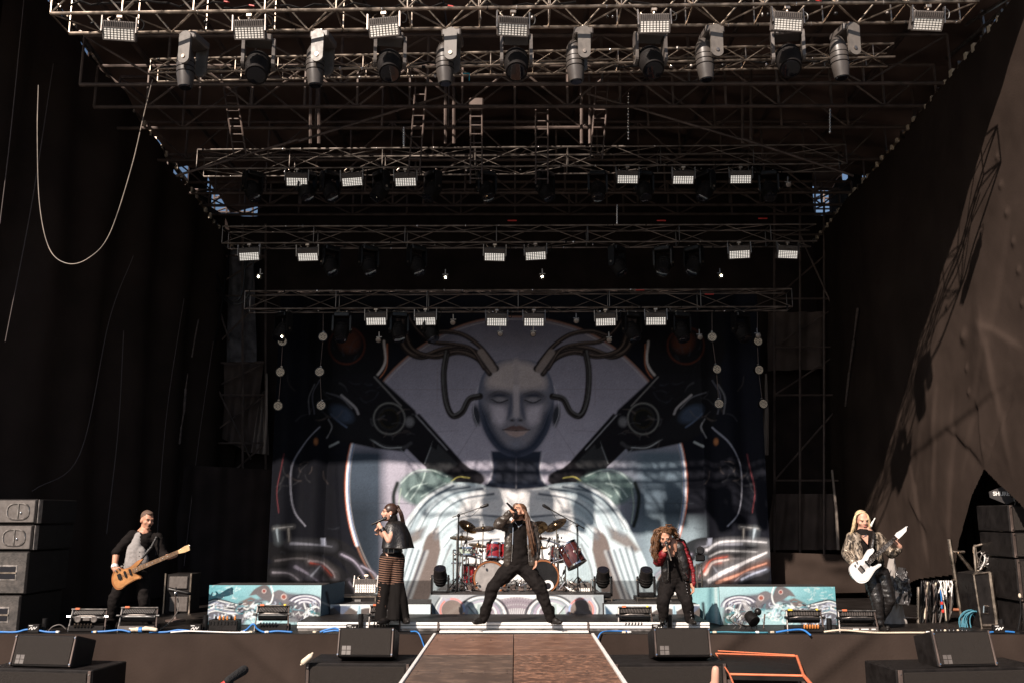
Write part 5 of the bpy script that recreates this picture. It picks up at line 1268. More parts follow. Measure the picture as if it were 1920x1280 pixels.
# ================================================================== right wing: scaffold frame, cable bundles, flight case, covers, antenna
YR = 13.4
root = thing('cable_rack', 'aluminium frame hung with cable bundles behind the guitarist on the right', 'frame', V(P(1790, 1195, YR).x, YR, 0))
for a, b, r_ in (((1780, 1010), (1806, 1190), .03), ((1785, 1088), (1832, 1090), .028), ((1796, 1036), (1828, 1075), .026), ((1784, 1034), (1808, 1034), .022), ((1722, 1100), (1724, 1196), .022), ((1640, 1155), (1725, 1158), .022), ((1786, 1142), (1836, 1143), .02), ((1828, 1020), (1838, 1085), .018)):
    p, q = P(*a, YR), P(*b, YR)
    if q.z < .05: q = V(q.x, q.y, 0.0)
    MB().cyl(p, q, r_, n=8).build('tube', M_ALU if b[1] != 1143 else mat('rusty_tube', (.28, .1, .05), .6), root)
rng = random.Random(4)
for k in range(30):
    px = 1728+k*1.9; y0 = 1088+rng.uniform(-3, 6); y1 = 1150+rng.uniform(-10, 35); bulge = rng.uniform(-5, 5)
    p3 = [P(px, y0, YR+rng.uniform(-.1, .1)), P(px+bulge, (y0+y1)/2, YR+rng.uniform(-.1, .1)), P(px+rng.uniform(-6, 6), y1, YR), P(px+4+rng.uniform(-4, 4), (y0+y1)/2, YR+.05), P(px+3, y0, YR+.05)]
    o = MB().tube([tuple(q) for q in spline([tuple(p) for p in p3], 6)], .010, 5).build('hanging_cable', [M_BLACK, M_BLACK, M_BLACK, M_STEEL, M_GREY, M_BLACK, M_CREAM, M_BLACK][k % 8], root, smooth=True)
for k in range(9):
    px = 1760+k*3; p3 = [P(px, 1088, YR-.05), P(px+rng.uniform(-3, 6), 1096, YR-.08), P(px+rng.uniform(-4, 8), 1106+rng.uniform(0, 20), YR-.06)]
    MB().tube([tuple(q) for q in spline([tuple(p) for p in p3], 5)], .008, 5).build('white_tie', M_WHITE, root)
for (px, py) in ((1822, 1094), (1812, 1100), (1766, 1130), (1768, 1145)): MB().bbox(P(px, py, YR-.06), (.035, .03, .045), .008).build('red_plug', M_RED, root)
MB().tube([tuple(q) for q in spline([tuple(P(x_, y_, YR-.06)) for x_, y_ in ((1762, 1100), (1765, 1120), (1766, 1140))], 5)], .010, 5).build('blue_lead', M_BLUE, root)
MB().bbox(P(1780, 1186, 12.6), (.42, .2, .07), .01).build('patch_box', M_BLACKB, root)
for i in range(9): MB().ell(P(1748+i*8, 1181, 12.45), (.016, .016, .016), n=8, k=5).build('patch_plug', M_CHROME if i % 3 else M_CREAM, root)
# coiled teal cable against the flight case
m = MB(); c = P(1825, 1172, 12.9)
for k in range(9):
    rx, rz = .13+rng.uniform(-.03, .03), .19+rng.uniform(-.03, .03); o_ = V(rng.uniform(-.05, .05), rng.uniform(-.06, .02), rng.uniform(-.02, .03))
    m.tube([c+o_+V(rx*math.cos(t), .02*math.sin(3*t), rz*math.sin(t)) for t in np.linspace(0, 6.28, 22)], .008, 5)
tag(m.build('cable_coil', M_TEALC, smooth=True), 'coil of teal cable leaning on the tall flight case', 'cable coil')
# tall flight case, leaning
Yc = 12.75; q = [P(1826, 1076, Yc), P(1856, 1072, Yc), P(1872, 1196, Yc), P(1843, 1196, Yc)]
q[2].z = max(q[2].z, 0); q[3].z = max(q[3].z, 0)
root = thing('tall_flight_case', 'tall narrow flight case with metal edges leaning at the right stack', 'flight case', V(q[3].x, Yc, 0))
MB().prism(q, (0, .5, 0)).build('panel_box', M_BLACKB, root)
for i, j, r_ in ((1, 2, .03), (0, 3, .014), (0, 1, .014), (2, 3, .014)): MB().cyl(q[i], q[j], r_, n=6).build('edge_rail', M_ALU, root)
MB().bbox(P(1849, 1142, Yc-.01), (.08, .02, .11), .02, (0, R(8), 0)).build('latch_dish', M_CHROME, root); MB().bbox(P(1849, 1142, Yc-.02), (.05, .02, .06), .01).build('latch', M_BLACK, root)
MB().cyl(P(1841, 1172, Yc-.01), P(1868, 1172, Yc-.01), .025, n=6).build('cross_rail', M_ALU, root)
# little shelf box of leads above the case
root = thing('lead_crate', 'small open crate of tangled leads above the tall flight case', 'crate', P(1842, 1075, 13.1))
for a, b in (((1826, 1024), (1856, 1016)), ((1826, 1024), (1830, 1072)), ((1856, 1016), (1858, 1052)), ((1830, 1072), (1860, 1052))): MB().cyl(P(*a, 13.1), P(*b, 13.1), .018, n=6).build('frame_bar', M_ALU, root)
for k in range(7):
    p3 = [P(1832+rng.uniform(0, 22), 1030+rng.uniform(0, 8), 13.05), P(1830+rng.uniform(0, 25), 1045+rng.uniform(-5, 10), 13.0), P(1830+rng.uniform(0, 25), 1062+rng.uniform(-8, 6), 13.05)]
    MB().tube([tuple(q_) for q_ in spline([tuple(p) for p in p3], 6)], .007, 5).build('lead', M_WHITE if k % 2 else M_GREY, root)
# pale cloth and plastic-wrapped stand behind the guitarist
def drape(name, label, poly, Y, m, amp, seed, cat):
    q = [P(x_, y_, Y) for x_, y_ in poly]; n = len(q)//2; L_, R_ = q[:n], q[n:][::-1]
    ls = spline([tuple(p) for p in L_], 8); rs = spline([tuple(p) for p in R_], 8); k = len(ls)-1
    def fn(u, v):
        i = min(k, int(round(v*k))); p = Vector(ls[i]).lerp(Vector(rs[i]), u)
        bul = math.sin(u*math.pi)
        return p + V(0, -amp*2.2*bul - amp*(nz(u*5+seed, v*6, 1)+.7*nz(u*11, v*13, seed)), 0)
    return tag(MB().grid(fn, 26, k).build(name, m, smooth=True), label, cat)
drape('pale_cover', 'pale grey cloth hanging behind the legs of the guitarist', [(1668, 1038), (1660, 1080), (1654, 1130), (1652, 1165), (1668, 1196), (1712, 1200), (1700, 1165), (1690, 1125), (1684, 1085), (1676, 1040)], 13.3, mat('pale_grey_cloth', (.30, .27, .25), .85, var=.1), .03, 3, 'cloth')
drape('plastic_cover', 'crumpled dark plastic cover over gear right of the guitarist', [(1684, 1062), (1678, 1080), (1674, 1105), (1672, 1130), (1706, 1132), (1708, 1108), (1702, 1085), (1692, 1064)], 13.15, mat('dark_plastic_sheet', (.06, .055, .055), .22, var=.2, spec=.6), .07, 9, 'cover')
# paddle antenna with its maker's name
Ya = 12.6; ap = [P(x_, y_, Ya) for x_, y_ in ((1855, 921), (1888, 908), (1897, 920), (1902, 938), (1888, 945), (1857, 932))]
root = thing('paddle_antenna', 'black paddle antenna with white lettering on top of the right stack', 'antenna', P(1890, 945, Ya))
MB().prism(ap, (0, .02, 0)).build('paddle', mat('dark_grey_paddle', (.05, .045, .045), .5), root)
MB().bbox(P(1899, 928, Ya), (.06, .05, .06), .01).build('mount', M_BLACK, root); MB().cyl(P(1902, 930, Ya), P(1904, 948, Ya), .014, n=8).build('stem', M_CHROME, root)
tc = bpy.data.curves.new('lettering', 'FONT'); tc.body = 'SHURE'; tc.size = .075; tc.extrude = .002; tc.align_x = 'CENTER'; tc.align_y = 'CENTER'; tc.offset = .002
to = bpy.data.objects.new('lettering', tc); COL.objects.link(to)
me = bpy.data.meshes.new_from_object(to.evaluated_get(bpy.context.evaluated_depsgraph_get())); bpy.data.objects.remove(to)
lo = bpy.data.objects.new('lettering', me); COL.objects.link(lo); me.materials.clear(); me.materials.append(M_LETTER); lo.parent = root
lo.location = P(1877, 925, Ya) - ORI[root.name] + V(0, -.006, 0); lo.rotation_euler = (R(90), 0, 0)
# small microphone stand at the far right
Yq = 12.25; root = thing('short_microphone_stand', 'short gooseneck stand at the far right stage edge', 'stand', V(P(1912, 1190, Yq).x, Yq, 0))
MB().tube([V(P(1908, 1190, Yq).x, Yq, 0), P(1914, 1150, Yq), P(1913, 1118, Yq)], .010, 6).build('gooseneck', M_BLACK, root); MB().ell(P(1912, 1116, Yq), (.018, .018, .03)).build('capsule', M_CREAM, root); MB().lathe(V(P(1908, 1190, Yq).x, Yq, 0), (0, 0, 1), [(0, .09), (.02, .09), (.04, .03)], 14).build('base', M_BLACK, root)

# ================================================================== drum kit on its riser
M_REDSH = mat('red_lacquer_shell', (.22, .012, .016), .22, var=.25, scale=14, coat=.6)
M_DARKSH = mat('dark_burst_shell', (.07, .02, .018), .2, var=.6, scale=6, coat=.6)
M_HOOP = mat('amber_hoop', (.26, .095, .036), .35, var=.2)
M_HEADG = mat('grey_drum_head', (.27, .25, .24), .6, var=.25, scale=9)
M_HEADB = mat('black_drum_head', (.012, .012, .013), .15, var=.2, coat=.3)
M_BRONZE = mat('bronze_cymbal', (.40, .27, .15), .28, 1.0, var=.3, scale=12)
YD = DRY + 0.75
def drum(label, name, c, axis, r, L, shell, head, hoop, lugs=8, inset=None):
    c = Vector(c); ax = Vector(axis).normalized(); root = thing(name, label, 'drum', c - V(0, 0, r), 'drums of the kit')
    s = MB().lathe(c, ax, [(0, r), (L, r)], 32).build('shell', shell, root, smooth=35)
    for d in (-.012, L-.012): MB().lathe(c+ax*d, ax, [(0, r-.012), (0, r+.012), (.026, r+.012), (.026, r-.012)], 32, caps=False).build('hoop', hoop, root, smooth=35)
    f = MB().lathe(c-ax*.004, ax, [(0, r-.012), (.003, r-.012)], 32).build('front_head', head, root)
    u = ax.orthogonal().normalized(); w_ = ax.cross(u)
    for i in range(lugs):
        a = 2*math.pi*(i+.5)/lugs; p = c + (u*math.cos(a)+w_*math.sin(a))*(r+.01)
        MB().cyl(p+ax*.01, p+ax*(L-.02), .004, n=5).build('tension_rod', M_CHROME, root); MB().bbox(p+ax*L*.5, (.03, .03, .05), .006).build('lug', M_CHROME, root)
    if inset:
        q = c + Vector(inset)
        MB().lathe(q-ax*.012, ax, [(0, .05), (0, .088), (.008, .088), (.008, .05)], 24, caps=False).build('port_ring', M_WHITE, f, smooth=35)
        MB().lathe(q-ax*.008, ax, [(0, .05), (.002, .05)], 24).build('port_hole', M_GLASS, f)
    return root
def at(px, py, dy=0.0): return P(px, py, YD+dy)
sc_ = 1718/14.3
drum('left bass drum with a grey front head and amber hoop', 'bass_drum', at(919, 1083), (0, 1, 0), .245, .42, M_REDSH, M_HEADG, M_HOOP, 10)
drum('right bass drum with a black front head and white port ring', 'bass_drum', at(1018, 1080), (0, 1, 0), .240, .42, M_DARKSH, M_HEADB, M_HOOP, 10, (.075, 0, -.14))
drum('red rack tom left of the singer', 'rack_tom', at(925, 1046, .1), (0.05, .25, 1), .118, .22, M_REDSH, M_HEADG, M_CHROME, 6)
drum('red rack tom half hidden behind the singer', 'rack_tom', at(952, 1046, .15), (0.0, .25, 1), .12, .22, M_REDSH, M_HEADG, M_CHROME, 6)
drum('tilted dark floor tom on the right of the kit', 'floor_tom', at(1082, 1058, .1), (-.42, .22, .78), .155, .34, M_DARKSH, M_HEADG, M_CHROME, 8)
drum('red floor drum left of the left bass drum', 'floor_drum', at(884, 1092, .35), (0, 0, 1), .13, .28, M_REDSH, M_HEADG, M_CHROME, 8)
drum('small dark tom beside the tilted floor tom', 'rack_tom', at(1044, 1050, .25), (.1, .3, 1), .11, .20, M_DARKSH, M_HEADG, M_CHROME, 6)
def stand(root, base, top, n=3, spread=.16, r=.010):
    base, top = Vector(base), Vector(top); mid = base.lerp(top, .3)
    MB().cyl(V(base.x, base.y, DZ+.06), top, r, n=8).build('pole', M_CHROME, root, smooth=40)
    MB().cyl(base.lerp(top, .5)-V(0, 0, .02), base.lerp(top, .5)+V(0, 0, .02), r*2, n=8).build('wing_nut', M_CHROME, root)
    for i in range(n):
        a = 2*math.pi*i/n+.6; f = V(base.x+spread*math.cos(a), base.y+spread*math.sin(a), DZ+.008)
        MB().cyl(mid, f, r*.7, n=6).build('leg', M_CHROME, root); MB().cyl(V(base.x, base.y, DZ+.1), mid.lerp(f, .55), r*.5, n=5).build('strut', M_CHROME, root); MB().ell(f+V(0, 0, .004), (.014, .014, .012), n=8, k=5).build('rubber_foot', M_BLACK, root)
def cymbal(label, c, r, tilt, base_px, dy=.2):
    c = Vector(c); root = thing('cymbal_stand', label, 'cymbal', V(at(base_px, 1110, dy).x, YD+dy, DZ), 'cymbals of the kit')
    ax = Euler(tilt).to_matrix() @ V(0, 0, 1)
    cy = MB().lathe(c-ax*.01, ax, [(0, r), (.004, r), (.016, r*.55), (.022, r*.2), (.042, r*.12), (.046, .012)], 30).build('cymbal', M_BRONZE, root, smooth=35)
    MB().cyl(c+ax*.03, c+ax*.075, .009, n=8).build('felt_nut', M_BLACK, cy)
    stand(root, V(at(base_px, 1110, dy).x, YD+dy, DZ), c-ax*.02)
cymbal('tilted crash cymbal at the upper left of the kit', at(878, 986, .25), .16, (R(26), R(32), 0), 872, .25)
cymbal('flat crash cymbal just left of the singer', at(906, 990, .2), .19, (R(12), R(-4), 0), 902, .2)
cymbal('low cymbal at the far left of the kit', at(866, 1007, .1), .19, (R(10), R(3), 0), 858, .1)
cymbal('small cymbal above the red rack tom', at(896, 1021, .15), .15, (R(10), R(9), 0), 884, .15)
cymbal('crash cymbal half hidden right of the singer', at(1008, 988, .25), .16, (R(38), R(-16), 0), 1014, .3)
cymbal('steeply tilted crash cymbal at the upper right of the kit', at(1042, 983, .15), .185, (R(20), R(-30), 0), 1046, .15)
cymbal('small cymbal right of the singer', at(1014, 1008, .3), .11, (R(8), R(-4), 0), 1020, .35)
cymbal('lowest small cymbal right of the singer', at(1016, 1026, .25), .10, (R(8), R(-4), 0), 1026, .25)
def boom(label, base_px, top, tip, tail, dy):
    root = thing('boom_stand', label, 'microphone stand', V(at(base_px, 1110, dy).x, YD+dy, DZ), 'boom stands at the drums')
    b = V(at(base_px, 1110, dy).x, YD+dy, DZ); t = at(*top, dy)
    MB().cyl(b, t, .011, n=8).build('pole', M_BLACK, root); MB().cyl(at(*tail, dy), at(*tip, dy), .008, n=8).build('boom_arm', M_BLACK, root); MB().ell(t, (.025, .025, .03)).build('joint', M_BLACK, root)
    d = (at(*tip, dy)-t).normalized(); MB().cap(at(*tip, dy), at(*tip, dy)+d*.10, .02, .026).build('microphone', M_BLACK, root, smooth=True)
    for i in range(3):
        a = 2.1*i+.4; MB().cyl(b+V(0, 0, .22), b+V(.2*math.cos(a), .2*math.sin(a), .01), .008, n=6).build('leg', M_BLACK, root)
    MB().tube([tuple(q) for q in spline([tuple(at(*tip, dy)), tuple(at((tip[0]+top[0])/2, max(tip[1], top[1])+2, dy)), tuple(t), tuple(at(base_px+2, 1060, dy))], 6)], .004, 4).build('lead', M_BLACK, root)
boom('boom microphone stand at the left of the drums, reaching towards the singer', 858, (860, 966), (902, 950), (848, 969), -.15)
boom('boom microphone stand at the right of the drums, reaching left', 1084, (1082, 984), (1030, 953), (1096, 990), -.05)
# hardware: snare on its stand, hi-hat, pedals, small clamped mikes
drum('shallow snare drum with metal rims left of the kit', 'snare_drum', at(876, 1040, .1), (0, .15, 1), .13, .10, mat('pale_green_shell', (.35, .42, .36), .3), M_HEADG, M_CHROME, 8)
root = thing('drum_rack', 'chrome rack of poles and clamps left of the kit', 'drum hardware', at(866, 1110, .05))
for a, b in (((850, 1030), (850, 1110)), ((857, 1000), (856, 1108)), ((868, 1020), (866, 1110)), ((878, 1045), (880, 1110)), ((850, 1030), (905, 1042)), ((852, 1036), (900, 1046)), ((900, 1040), (902, 1075)), ((846, 1055), (866, 1054)), ((893, 1046), (894, 1070))):
    MB().cyl(at(*a, .05), at(*b, .05), .012, n=8).build('tube', M_CHROME, root, smooth=40)
rg = random.Random(9)
for k in range(26): MB().ell(at(846+rg.random()*62, 1030+rg.random()*30, rg.uniform(-.1, .1)), (.018, .018, .022), n=8, k=5).build('clamp', M_CHROME if k % 3 else M_BLACK, root, smooth=True)
root = thing('drum_rack', 'chrome rack of poles and clamps right of the kit', 'drum hardware', at(1046, 1110, .05))
for a, b in (((1046, 1000), (1048, 1108)), ((1040, 1010), (1040, 1105)), ((1030, 1055), (1056, 1048)), ((1060, 1060), (1060, 1100)), ((1025, 1012), (1050, 1020)), ((1056, 1035), (1074, 1060)), ((1034, 1060), (1034, 1108))):
    MB().cyl(at(*a, .05), at(*b, .05), .012, n=8).build('tube', M_CHROME, root, smooth=40)
for k in range(18): MB().ell(at(1026+rg.random()*34, 1006+rg.random()*50, rg.uniform(-.1, .1)), (.016, .016, .02), n=8, k=5).build('clamp', M_CHROME if k % 3 else M_BLACK, root, smooth=True)
for nm, x0, x1, n in (('left', 846, 900, 46), ('middle', 938, 1000, 40), ('right', 1048, 1100, 40)):
    root = thing('pedal_cluster', 'tangle of chrome pedals and stand feet at the %s of the drum riser' % nm, 'drum hardware', V(at((x0+x1)/2, 1112, 0).x, YD, DZ))
    for k in range(n):
        px = x0+rg.random()*(x1-x0); z = DZ+.02+rg.random()*.14; p = V(at(px, 1100, 0).x, YD+rg.uniform(-.2, .3), z)
        q = p + V(rg.uniform(-.12, .12), rg.uniform(-.05, .05), rg.uniform(-.12, .08)); q.z = max(q.z, DZ+.012)
        if k % 3 == 0: MB().ell(p, (.022, .022, .018), n=8, k=5).build('pedal_joint', M_CHROME if k % 2 else M_BLACK, root, smooth=True)
        else: MB().cyl(p, q, .008, n=6).build('pedal_rod', [M_CHROME, M_CHROME, M_BLACK, M_STEEL][k % 4], root)
    for k in range(4):
        p = V(at(x0+(k+.5)*(x1-x0)/4, 1100, 0).x, YD-.05+.1*(k % 2), DZ+.05); MB().bbox(p, (.08, .22, .02), .005, (R(14), 0, 0)).build('footboard', M_STEEL, root)
for k, (px, py) in enumerate(((918, 1018), (1028, 1015), (872, 1018), (914, 1038), (1056, 1075))):
    root = thing('clip_microphone', '%s small clip microphone from the left on the drum kit' % ORD[[2, 4, 0, 1, 3].index([2, 4, 0, 1, 3][k])], 'microphone', at(px, py, -.1), 'clip microphones on the drums')
    c = at(px, py, -.1); MB().cap(c, c+V(.02, -.01, .05), .015, .02).build('capsule', M_BLACK, root, smooth=True); MB().tube([c, c+V(-.02, .02, -.04), c+V(-.03, .05, -.08)], .006, 5).build('gooseneck', M_BLACK, root)

# ================================================================== people
def skin(n, c): return mat(n, c, .48, var=.10, scale=25, spec=.35)
SK1 = skin('skin_tone_one', (.50, .25, .165)); SK2 = skin('skin_tone_two', (.58, .32, .23)); SK3 = skin('skin_tone_three', (.52, .27, .18))
M_BLKFAB = mat('black_fabric', (.0105, .0085, .008), .85, var=.3, scale=18, bump=.3, bscale=40, spec=.08)
M_BLKJEAN = mat('black_denim', (.011, .009, .0085), .8, var=.35, scale=30, bump=.3, bscale=120, spec=.08)
M_LEATH = mat('black_leather', (.012, .010, .0095), .38, var=.3, scale=12, bump=.5, bscale=45, spec=.55)
M_LEATHB = mat('worn_brown_leather', (.050, .040, .033), .36, var=.45, scale=16, bump=.6, bscale=38, spec=.55)
M_REDL = mat('red_leather', (.17, .008, .012), .45, var=.3, scale=18, bump=.5, bscale=40)
M_VEST = mat('grey_wool_vest', (.27, .25, .24), .85, var=.12, scale=40, bump=.2, bscale=90, spec=.2)
M_SHOE = mat('black_boot_leather', (.011, .009, .008), .45, var=.3, spec=.3)
M_EYE = mat('dark_eye', (.02, .012, .01), .2, var=0); M_LIP = mat('lip', (.36, .11, .09), .45, var=.1); M_BROW = mat('brown_brow', (.05, .028, .018), .8, var=.1)
M_HBROWN = mat('brown_hair', (.10, .050, .028), .42, var=.5, scale=30, spec=.5); M_HDARK = mat('dark_brown_hair', (.045, .022, .015), .4, var=.45, scale=30, spec=.5)
M_HBLOND = mat('blond_hair', (.62, .47, .28), .42, var=.3, scale=30); M_HCURL = mat('auburn_hair', (.13, .058, .024), .42, var=.6, scale=25, spec=.5)

def blob(name, mb, vox, material, parent, it=4, amp=0.0, fs=9.0, seed=0, fold=None):
    off = ORI[parent.name]
    me = bpy.data.meshes.new('tmp'); me.from_pydata([tuple(Vector(p)-off) for p in mb.v], [], mb.f); me.update()
    ob = bpy.data.objects.new('tmp', me); COL.objects.link(ob)
    rm = ob.modifiers.new('r', 'REMESH'); rm.mode = 'VOXEL'; rm.voxel_size = vox
    if it: sm = ob.modifiers.new('s', 'SMOOTH'); sm.iterations = it; sm.factor = .5
    dg = bpy.context.evaluated_depsgraph_get(); dg.update()
    nm = bpy.data.meshes.new_from_object(ob.evaluated_get(dg)); bpy.data.objects.remove(ob); bpy.data.meshes.remove(me)
    if amp:
        n = len(nm.vertices); co = np.zeros(n*3, np.float32); no = np.zeros(n*3, np.float32)
        nm.vertices.foreach_get('co', co); nm.vertex_normals.foreach_get('vector', no); co = co.reshape(-1, 3); no = no.reshape(-1, 3)
        fz = fs*1.0; sx_, sz_ = (fs, fz*1.6) if fold is None else fold
        d = np.array([nz(c[0]*sx_+seed, c[1]*sx_, c[2]*sz_) + .5*nz(c[0]*sx_*2.3, c[1]*sx_*2.3+seed, c[2]*sz_*2.1) for c in co])
        co += no*(d*amp)[:, None]; nm.vertices.foreach_set('co', co.ravel())
    nm.name = name; nm.materials.clear(); nm.materials.append(material)
    nm.polygons.foreach_set('use_smooth', [True]*len(nm.polygons))
    o = bpy.data.objects.new(name, nm); COL.objects.link(o); o.parent = parent; ORI[o.name] = off
    return o
def basis(fwd, up):
    f = Vector(fwd).normalized(); u = Vector(up); u = (u - f*u.dot(f)).normalized(); r = f.cross(u)
    return r, f, u
class Head:
    def __init__(s, c, fwd, up=(0, 0, 1), k=1.0):
        s.c = Vector(c); s.r, s.f, s.u = basis(fwd, up); s.k = k; s.m = Matrix((s.r, s.f, s.u)).transposed()
    def at(s, x, y, z): return s.c + (s.r*x + s.f*y + s.u*z)*s.k
    def add(s, mb):
        k = s.k; E_ = lambda c, r: mb.ell(s.at(*c), tuple(q*k for q in r), s.m, 16, 12)
        E_((0, -.012, .028), (.074, .094, .092)); E_((0, .022, -.028), (.061, .072, .082)); E_((0, .048, -.088), (.036, .036, .030)); E_((0, .02, -.07), (.052, .055, .045))
        mb.cap(s.at(0, .088, .012), s.at(0, .100, -.026), .010*k, .0135*k, 10); mb.cap(s.at(-.014, .095, -.031), s.at(.014, .095, -.031), .009*k, .009*k, 8)
        mb.cap(s.at(-.04, .074, .022), s.at(.04, .074, .022), .014*k, .014*k, 10)
        for q in (-1, 1): E_((q*.076, -.008, -.012), (.011, .022, .032)); E_((q*.045, .055, -.028), (.022, .022, .022))
        mb.cap(s.at(-.018, .083, -.060), s.at(.018, .083, -.060), .009*k, .009*k, 8)
    def face(s, body, mouth=.5, brow=M_BROW, beard=None):
        k = s.k
        for q in (-1, 1):
            MB().ell(s.at(q*.031, .0835, .002), (.0115*k, .006*k, .0048*k), s.m, 10, 6).build('eye', M_EYE, body, smooth=True)
            MB().cap(s.at(q*.016, .093, .020), s.at(q*.046, .082, .023), .0055*k, .004*k, 8).build('eyebrow', brow, body, smooth=True)
        MB().ell(s.at(0, .0925, -.061), (.022*k, .007*k, (.005+.012*mouth)*k), s.m, 12, 6).build('mouth', M_LIP if mouth < .6 else M_EYE, body, smooth=True)
        if beard:
            m = MB(); m.ell(s.at(0, .050, -.092), (.046*k, .050*k, .038*k), s.m, 14, 8); m.cap(s.at(-.03, .085, -.045), s.at(.03, .085, -.045), .007*k, .007*k, 8)
            for q in (-1, 1): m.cap(s.at(q*.062, .01, -.05), s.at(q*.04, .055, -.095), .014*k, .014*k, 8)
            m.build('beard', beard, body, smooth=True)
def limb(mb, pts, rs, n=14):
    for a, b, r0, r1 in zip(pts[:-1], pts[1:], rs[:-1], rs[1:]): mb.cap(a, b, r0, r1, n)
def hand(mb, wrist, d, nrm, curl=.6, k=1.0, spread=.12, side=1, thumb=.6):
    """d: wrist to knuckles, nrm: out of the palm (fingers curl that way)"""
    w_, d = Vector(wrist), Vector(d).normalized(); nrm = Vector(nrm); nrm = (nrm - d*nrm.dot(d)).normalized(); s = d.cross(nrm)*side
    m = Matrix((s, d, nrm)).transposed()
    mb.ell(w_ + d*.045*k, (.040*k, .052*k, .017*k), m, 12, 8); mb.cap(w_-d*.02*k, w_+d*.03*k, .026*k, .030*k, 10)
    for i, (o, L) in enumerate(((-.028, .030), (-.0095, .034), (.0095, .032), (.027, .025))):
        p = w_ + d*.080*k + s*o*k; a = 0; dd = (d + s*o*spread*30*.1).normalized()
        for j in range(3):
            a += curl*(1.0 if j else .7)
            q = p + (dd*math.cos(a) + nrm*math.sin(a))*L*k*(1, .8, .62)[j]; mb.cap(p, q, (.0098-.0007*j)*k, (.0092-.0008*j)*k, 8); p = q
    p = w_ + d*.02*k - s*.030*k; q = p + (d*.55 - s*.75 + nrm*.35).normalized()*.036*k; mb.cap(p, q, .013*k, .0115*k, 8)
    mb.cap(q, q + (d*.8 - s*(.5-thumb*.6) + nrm*thumb).normalized()*.032*k, .011*k, .0095*k, 8)
def strands(m, guides, n, jit, r=.006, curl=0.0, turns=6, seed=0, steps=16, flat=.5):
    rg = random.Random(seed)
    G = [spline([tuple(p) for p in g], 6) for g in guides]
    for _ in range(n):
        i = rg.randrange(len(G)); j = max(0, min(len(G)-1, i+rg.choice((-1, 1)))); t = rg.random()
        gi, gj = G[i], G[j]; L = rg.uniform(.72, 1.0); off = np.array([rg.gauss(0, jit), rg.gauss(0, jit), rg.gauss(0, jit*.5)]); ph = rg.random()*6.28; pts = []
        for k in range(steps):
            u = k/(steps-1)*L; a = gi[min(len(gi)-1, int(u*(len(gi)-1)))]; b = gj[min(len(gj)-1, int(u*(len(gj)-1)))]
            p = a*(1-t)+b*t + off*(.35+.65*u)
            if curl: p = p + np.array([math.cos(ph+u*turns*6.28), math.sin(ph+u*turns*6.28), .4*math.sin(ph+u*turns*6.28)])*curl*(.3+u)
            pts.append(tuple(p))
        m.tube(pts, r*rg.uniform(.7, 1.2), 4, r*.3)
def person(label, loc): return thing('person', label, 'person', loc, 'performers on stage')
def shoe(mb, heel, toe, h=.05):
    heel, toe = Vector(heel), Vector(toe); d = (toe-heel).normalized()
    mb.cap(heel+V(0, 0, .045), heel+d*.08+V(0, 0, .042), .040, .040, 12); mb.cap(heel+d*.08+V(0, 0, .036), toe+V(0, 0, .030), .038, .028, 12, ((0, 0, 1), .8)); mb.cap(heel+V(0, 0, .05), heel+V(0, 0, .05+h+.06), .044, .046, 12)
    mb.box(heel.lerp(toe, .5)+V(0, 0, .010), ((toe-heel).length*.9, .07, .02), (0, 0, math.atan2(d.y, d.x)))
def mike(label, head, tail, col_=M_BLACK):
    a, b = Vector(head), Vector(tail); d = (b-a).normalized(); root = thing('microphone', label, 'microphone', b, 'hand microphones')
    MB().ell(a, (.024, .024, .028), d.to_track_quat('Z', 'Y').to_matrix(), 14, 10).build('grille_ball', mat('microphone_mesh', (.05, .05, .05), .35, .6, bump=.5, bscale=300), root, smooth=True)
    MB().lathe(a+d*.018, d, [(0, .022), (.01, .023), (.02, .018), ((b-a).length-.02, .012), ((b-a).length-.005, .011)], 14).build('handle', col_, root, smooth=35)

# ---------------------------------------------------------------- the bass player
Y0 = 12.62
def p_(x_, y_, dy=0.0): return P(x_, y_, Y0+dy)
RH = 1.0
root = person('bass player in a grey vest and black shirt, looking to his left', V(p_(240, 1180).x, Y0, 0))
hd = Head(p_(276, 974), (.72, -.66, -.14), (.05, 0, 1), 1.02)
m = MB(); hd.add(m)
m.cap(hd.at(0, -.02, -.06), p_(270, 1000, .02), .053, .06)
neck = p_(270, 1000, .02); rs, ls = p_(248, 1003, 0), p_(296, 1007, .02); rel, lel = p_(218, 1036, -.02), p_(306, 1040, -.02); rwr, lwr = p_(214, 1064, -.16), p_(316, 1044, -.17)
hipc = p_(254, 1064, .05); rhip, lhip = p_(241, 1076, .05), p_(267, 1077, .05); rkn, lkn = p_(214, 1122, -.03), p_(271, 1126, -.02)
rank, lank = V(p_(205, 1170).x, Y0+.05, .09), V(p_(270, 1172).x, Y0+.12, .09)
m.cap(neck, hipc, .10, .11); limb(m, [rs, rel, rwr], [.058, .045, .033]); limb(m, [ls, lel, lwr], [.058, .045, .033])
limb(m, [rhip, rkn, rank], [.085, .055, .04]); limb(m, [lhip, lkn, lank], [.085, .055, .04])
hand(m, rwr, p_(222, 1078, -.2)-rwr, (.3, .9, -.2), .75, 1.0, side=-1); hand(m, lwr, (1, .1, .12), (-.1, .3, 1), .9, 1.0, side=1)
body = blob('body', m, .0085, SK1, root, 3); hd.face(body, .75)
m = MB(); m.ell(hd.at(0, -.022, .045), (.076*1.02, .092*1.02, .083*1.02), hd.m, 18, 12); m.ell(hd.at(0, .03, .092), (.05, .06, .028), hd.m, 12, 8)
m.build('hair', mat('cropped_brown_hair', (.11, .065, .045), .8, var=.3, scale=40), root, smooth=True)
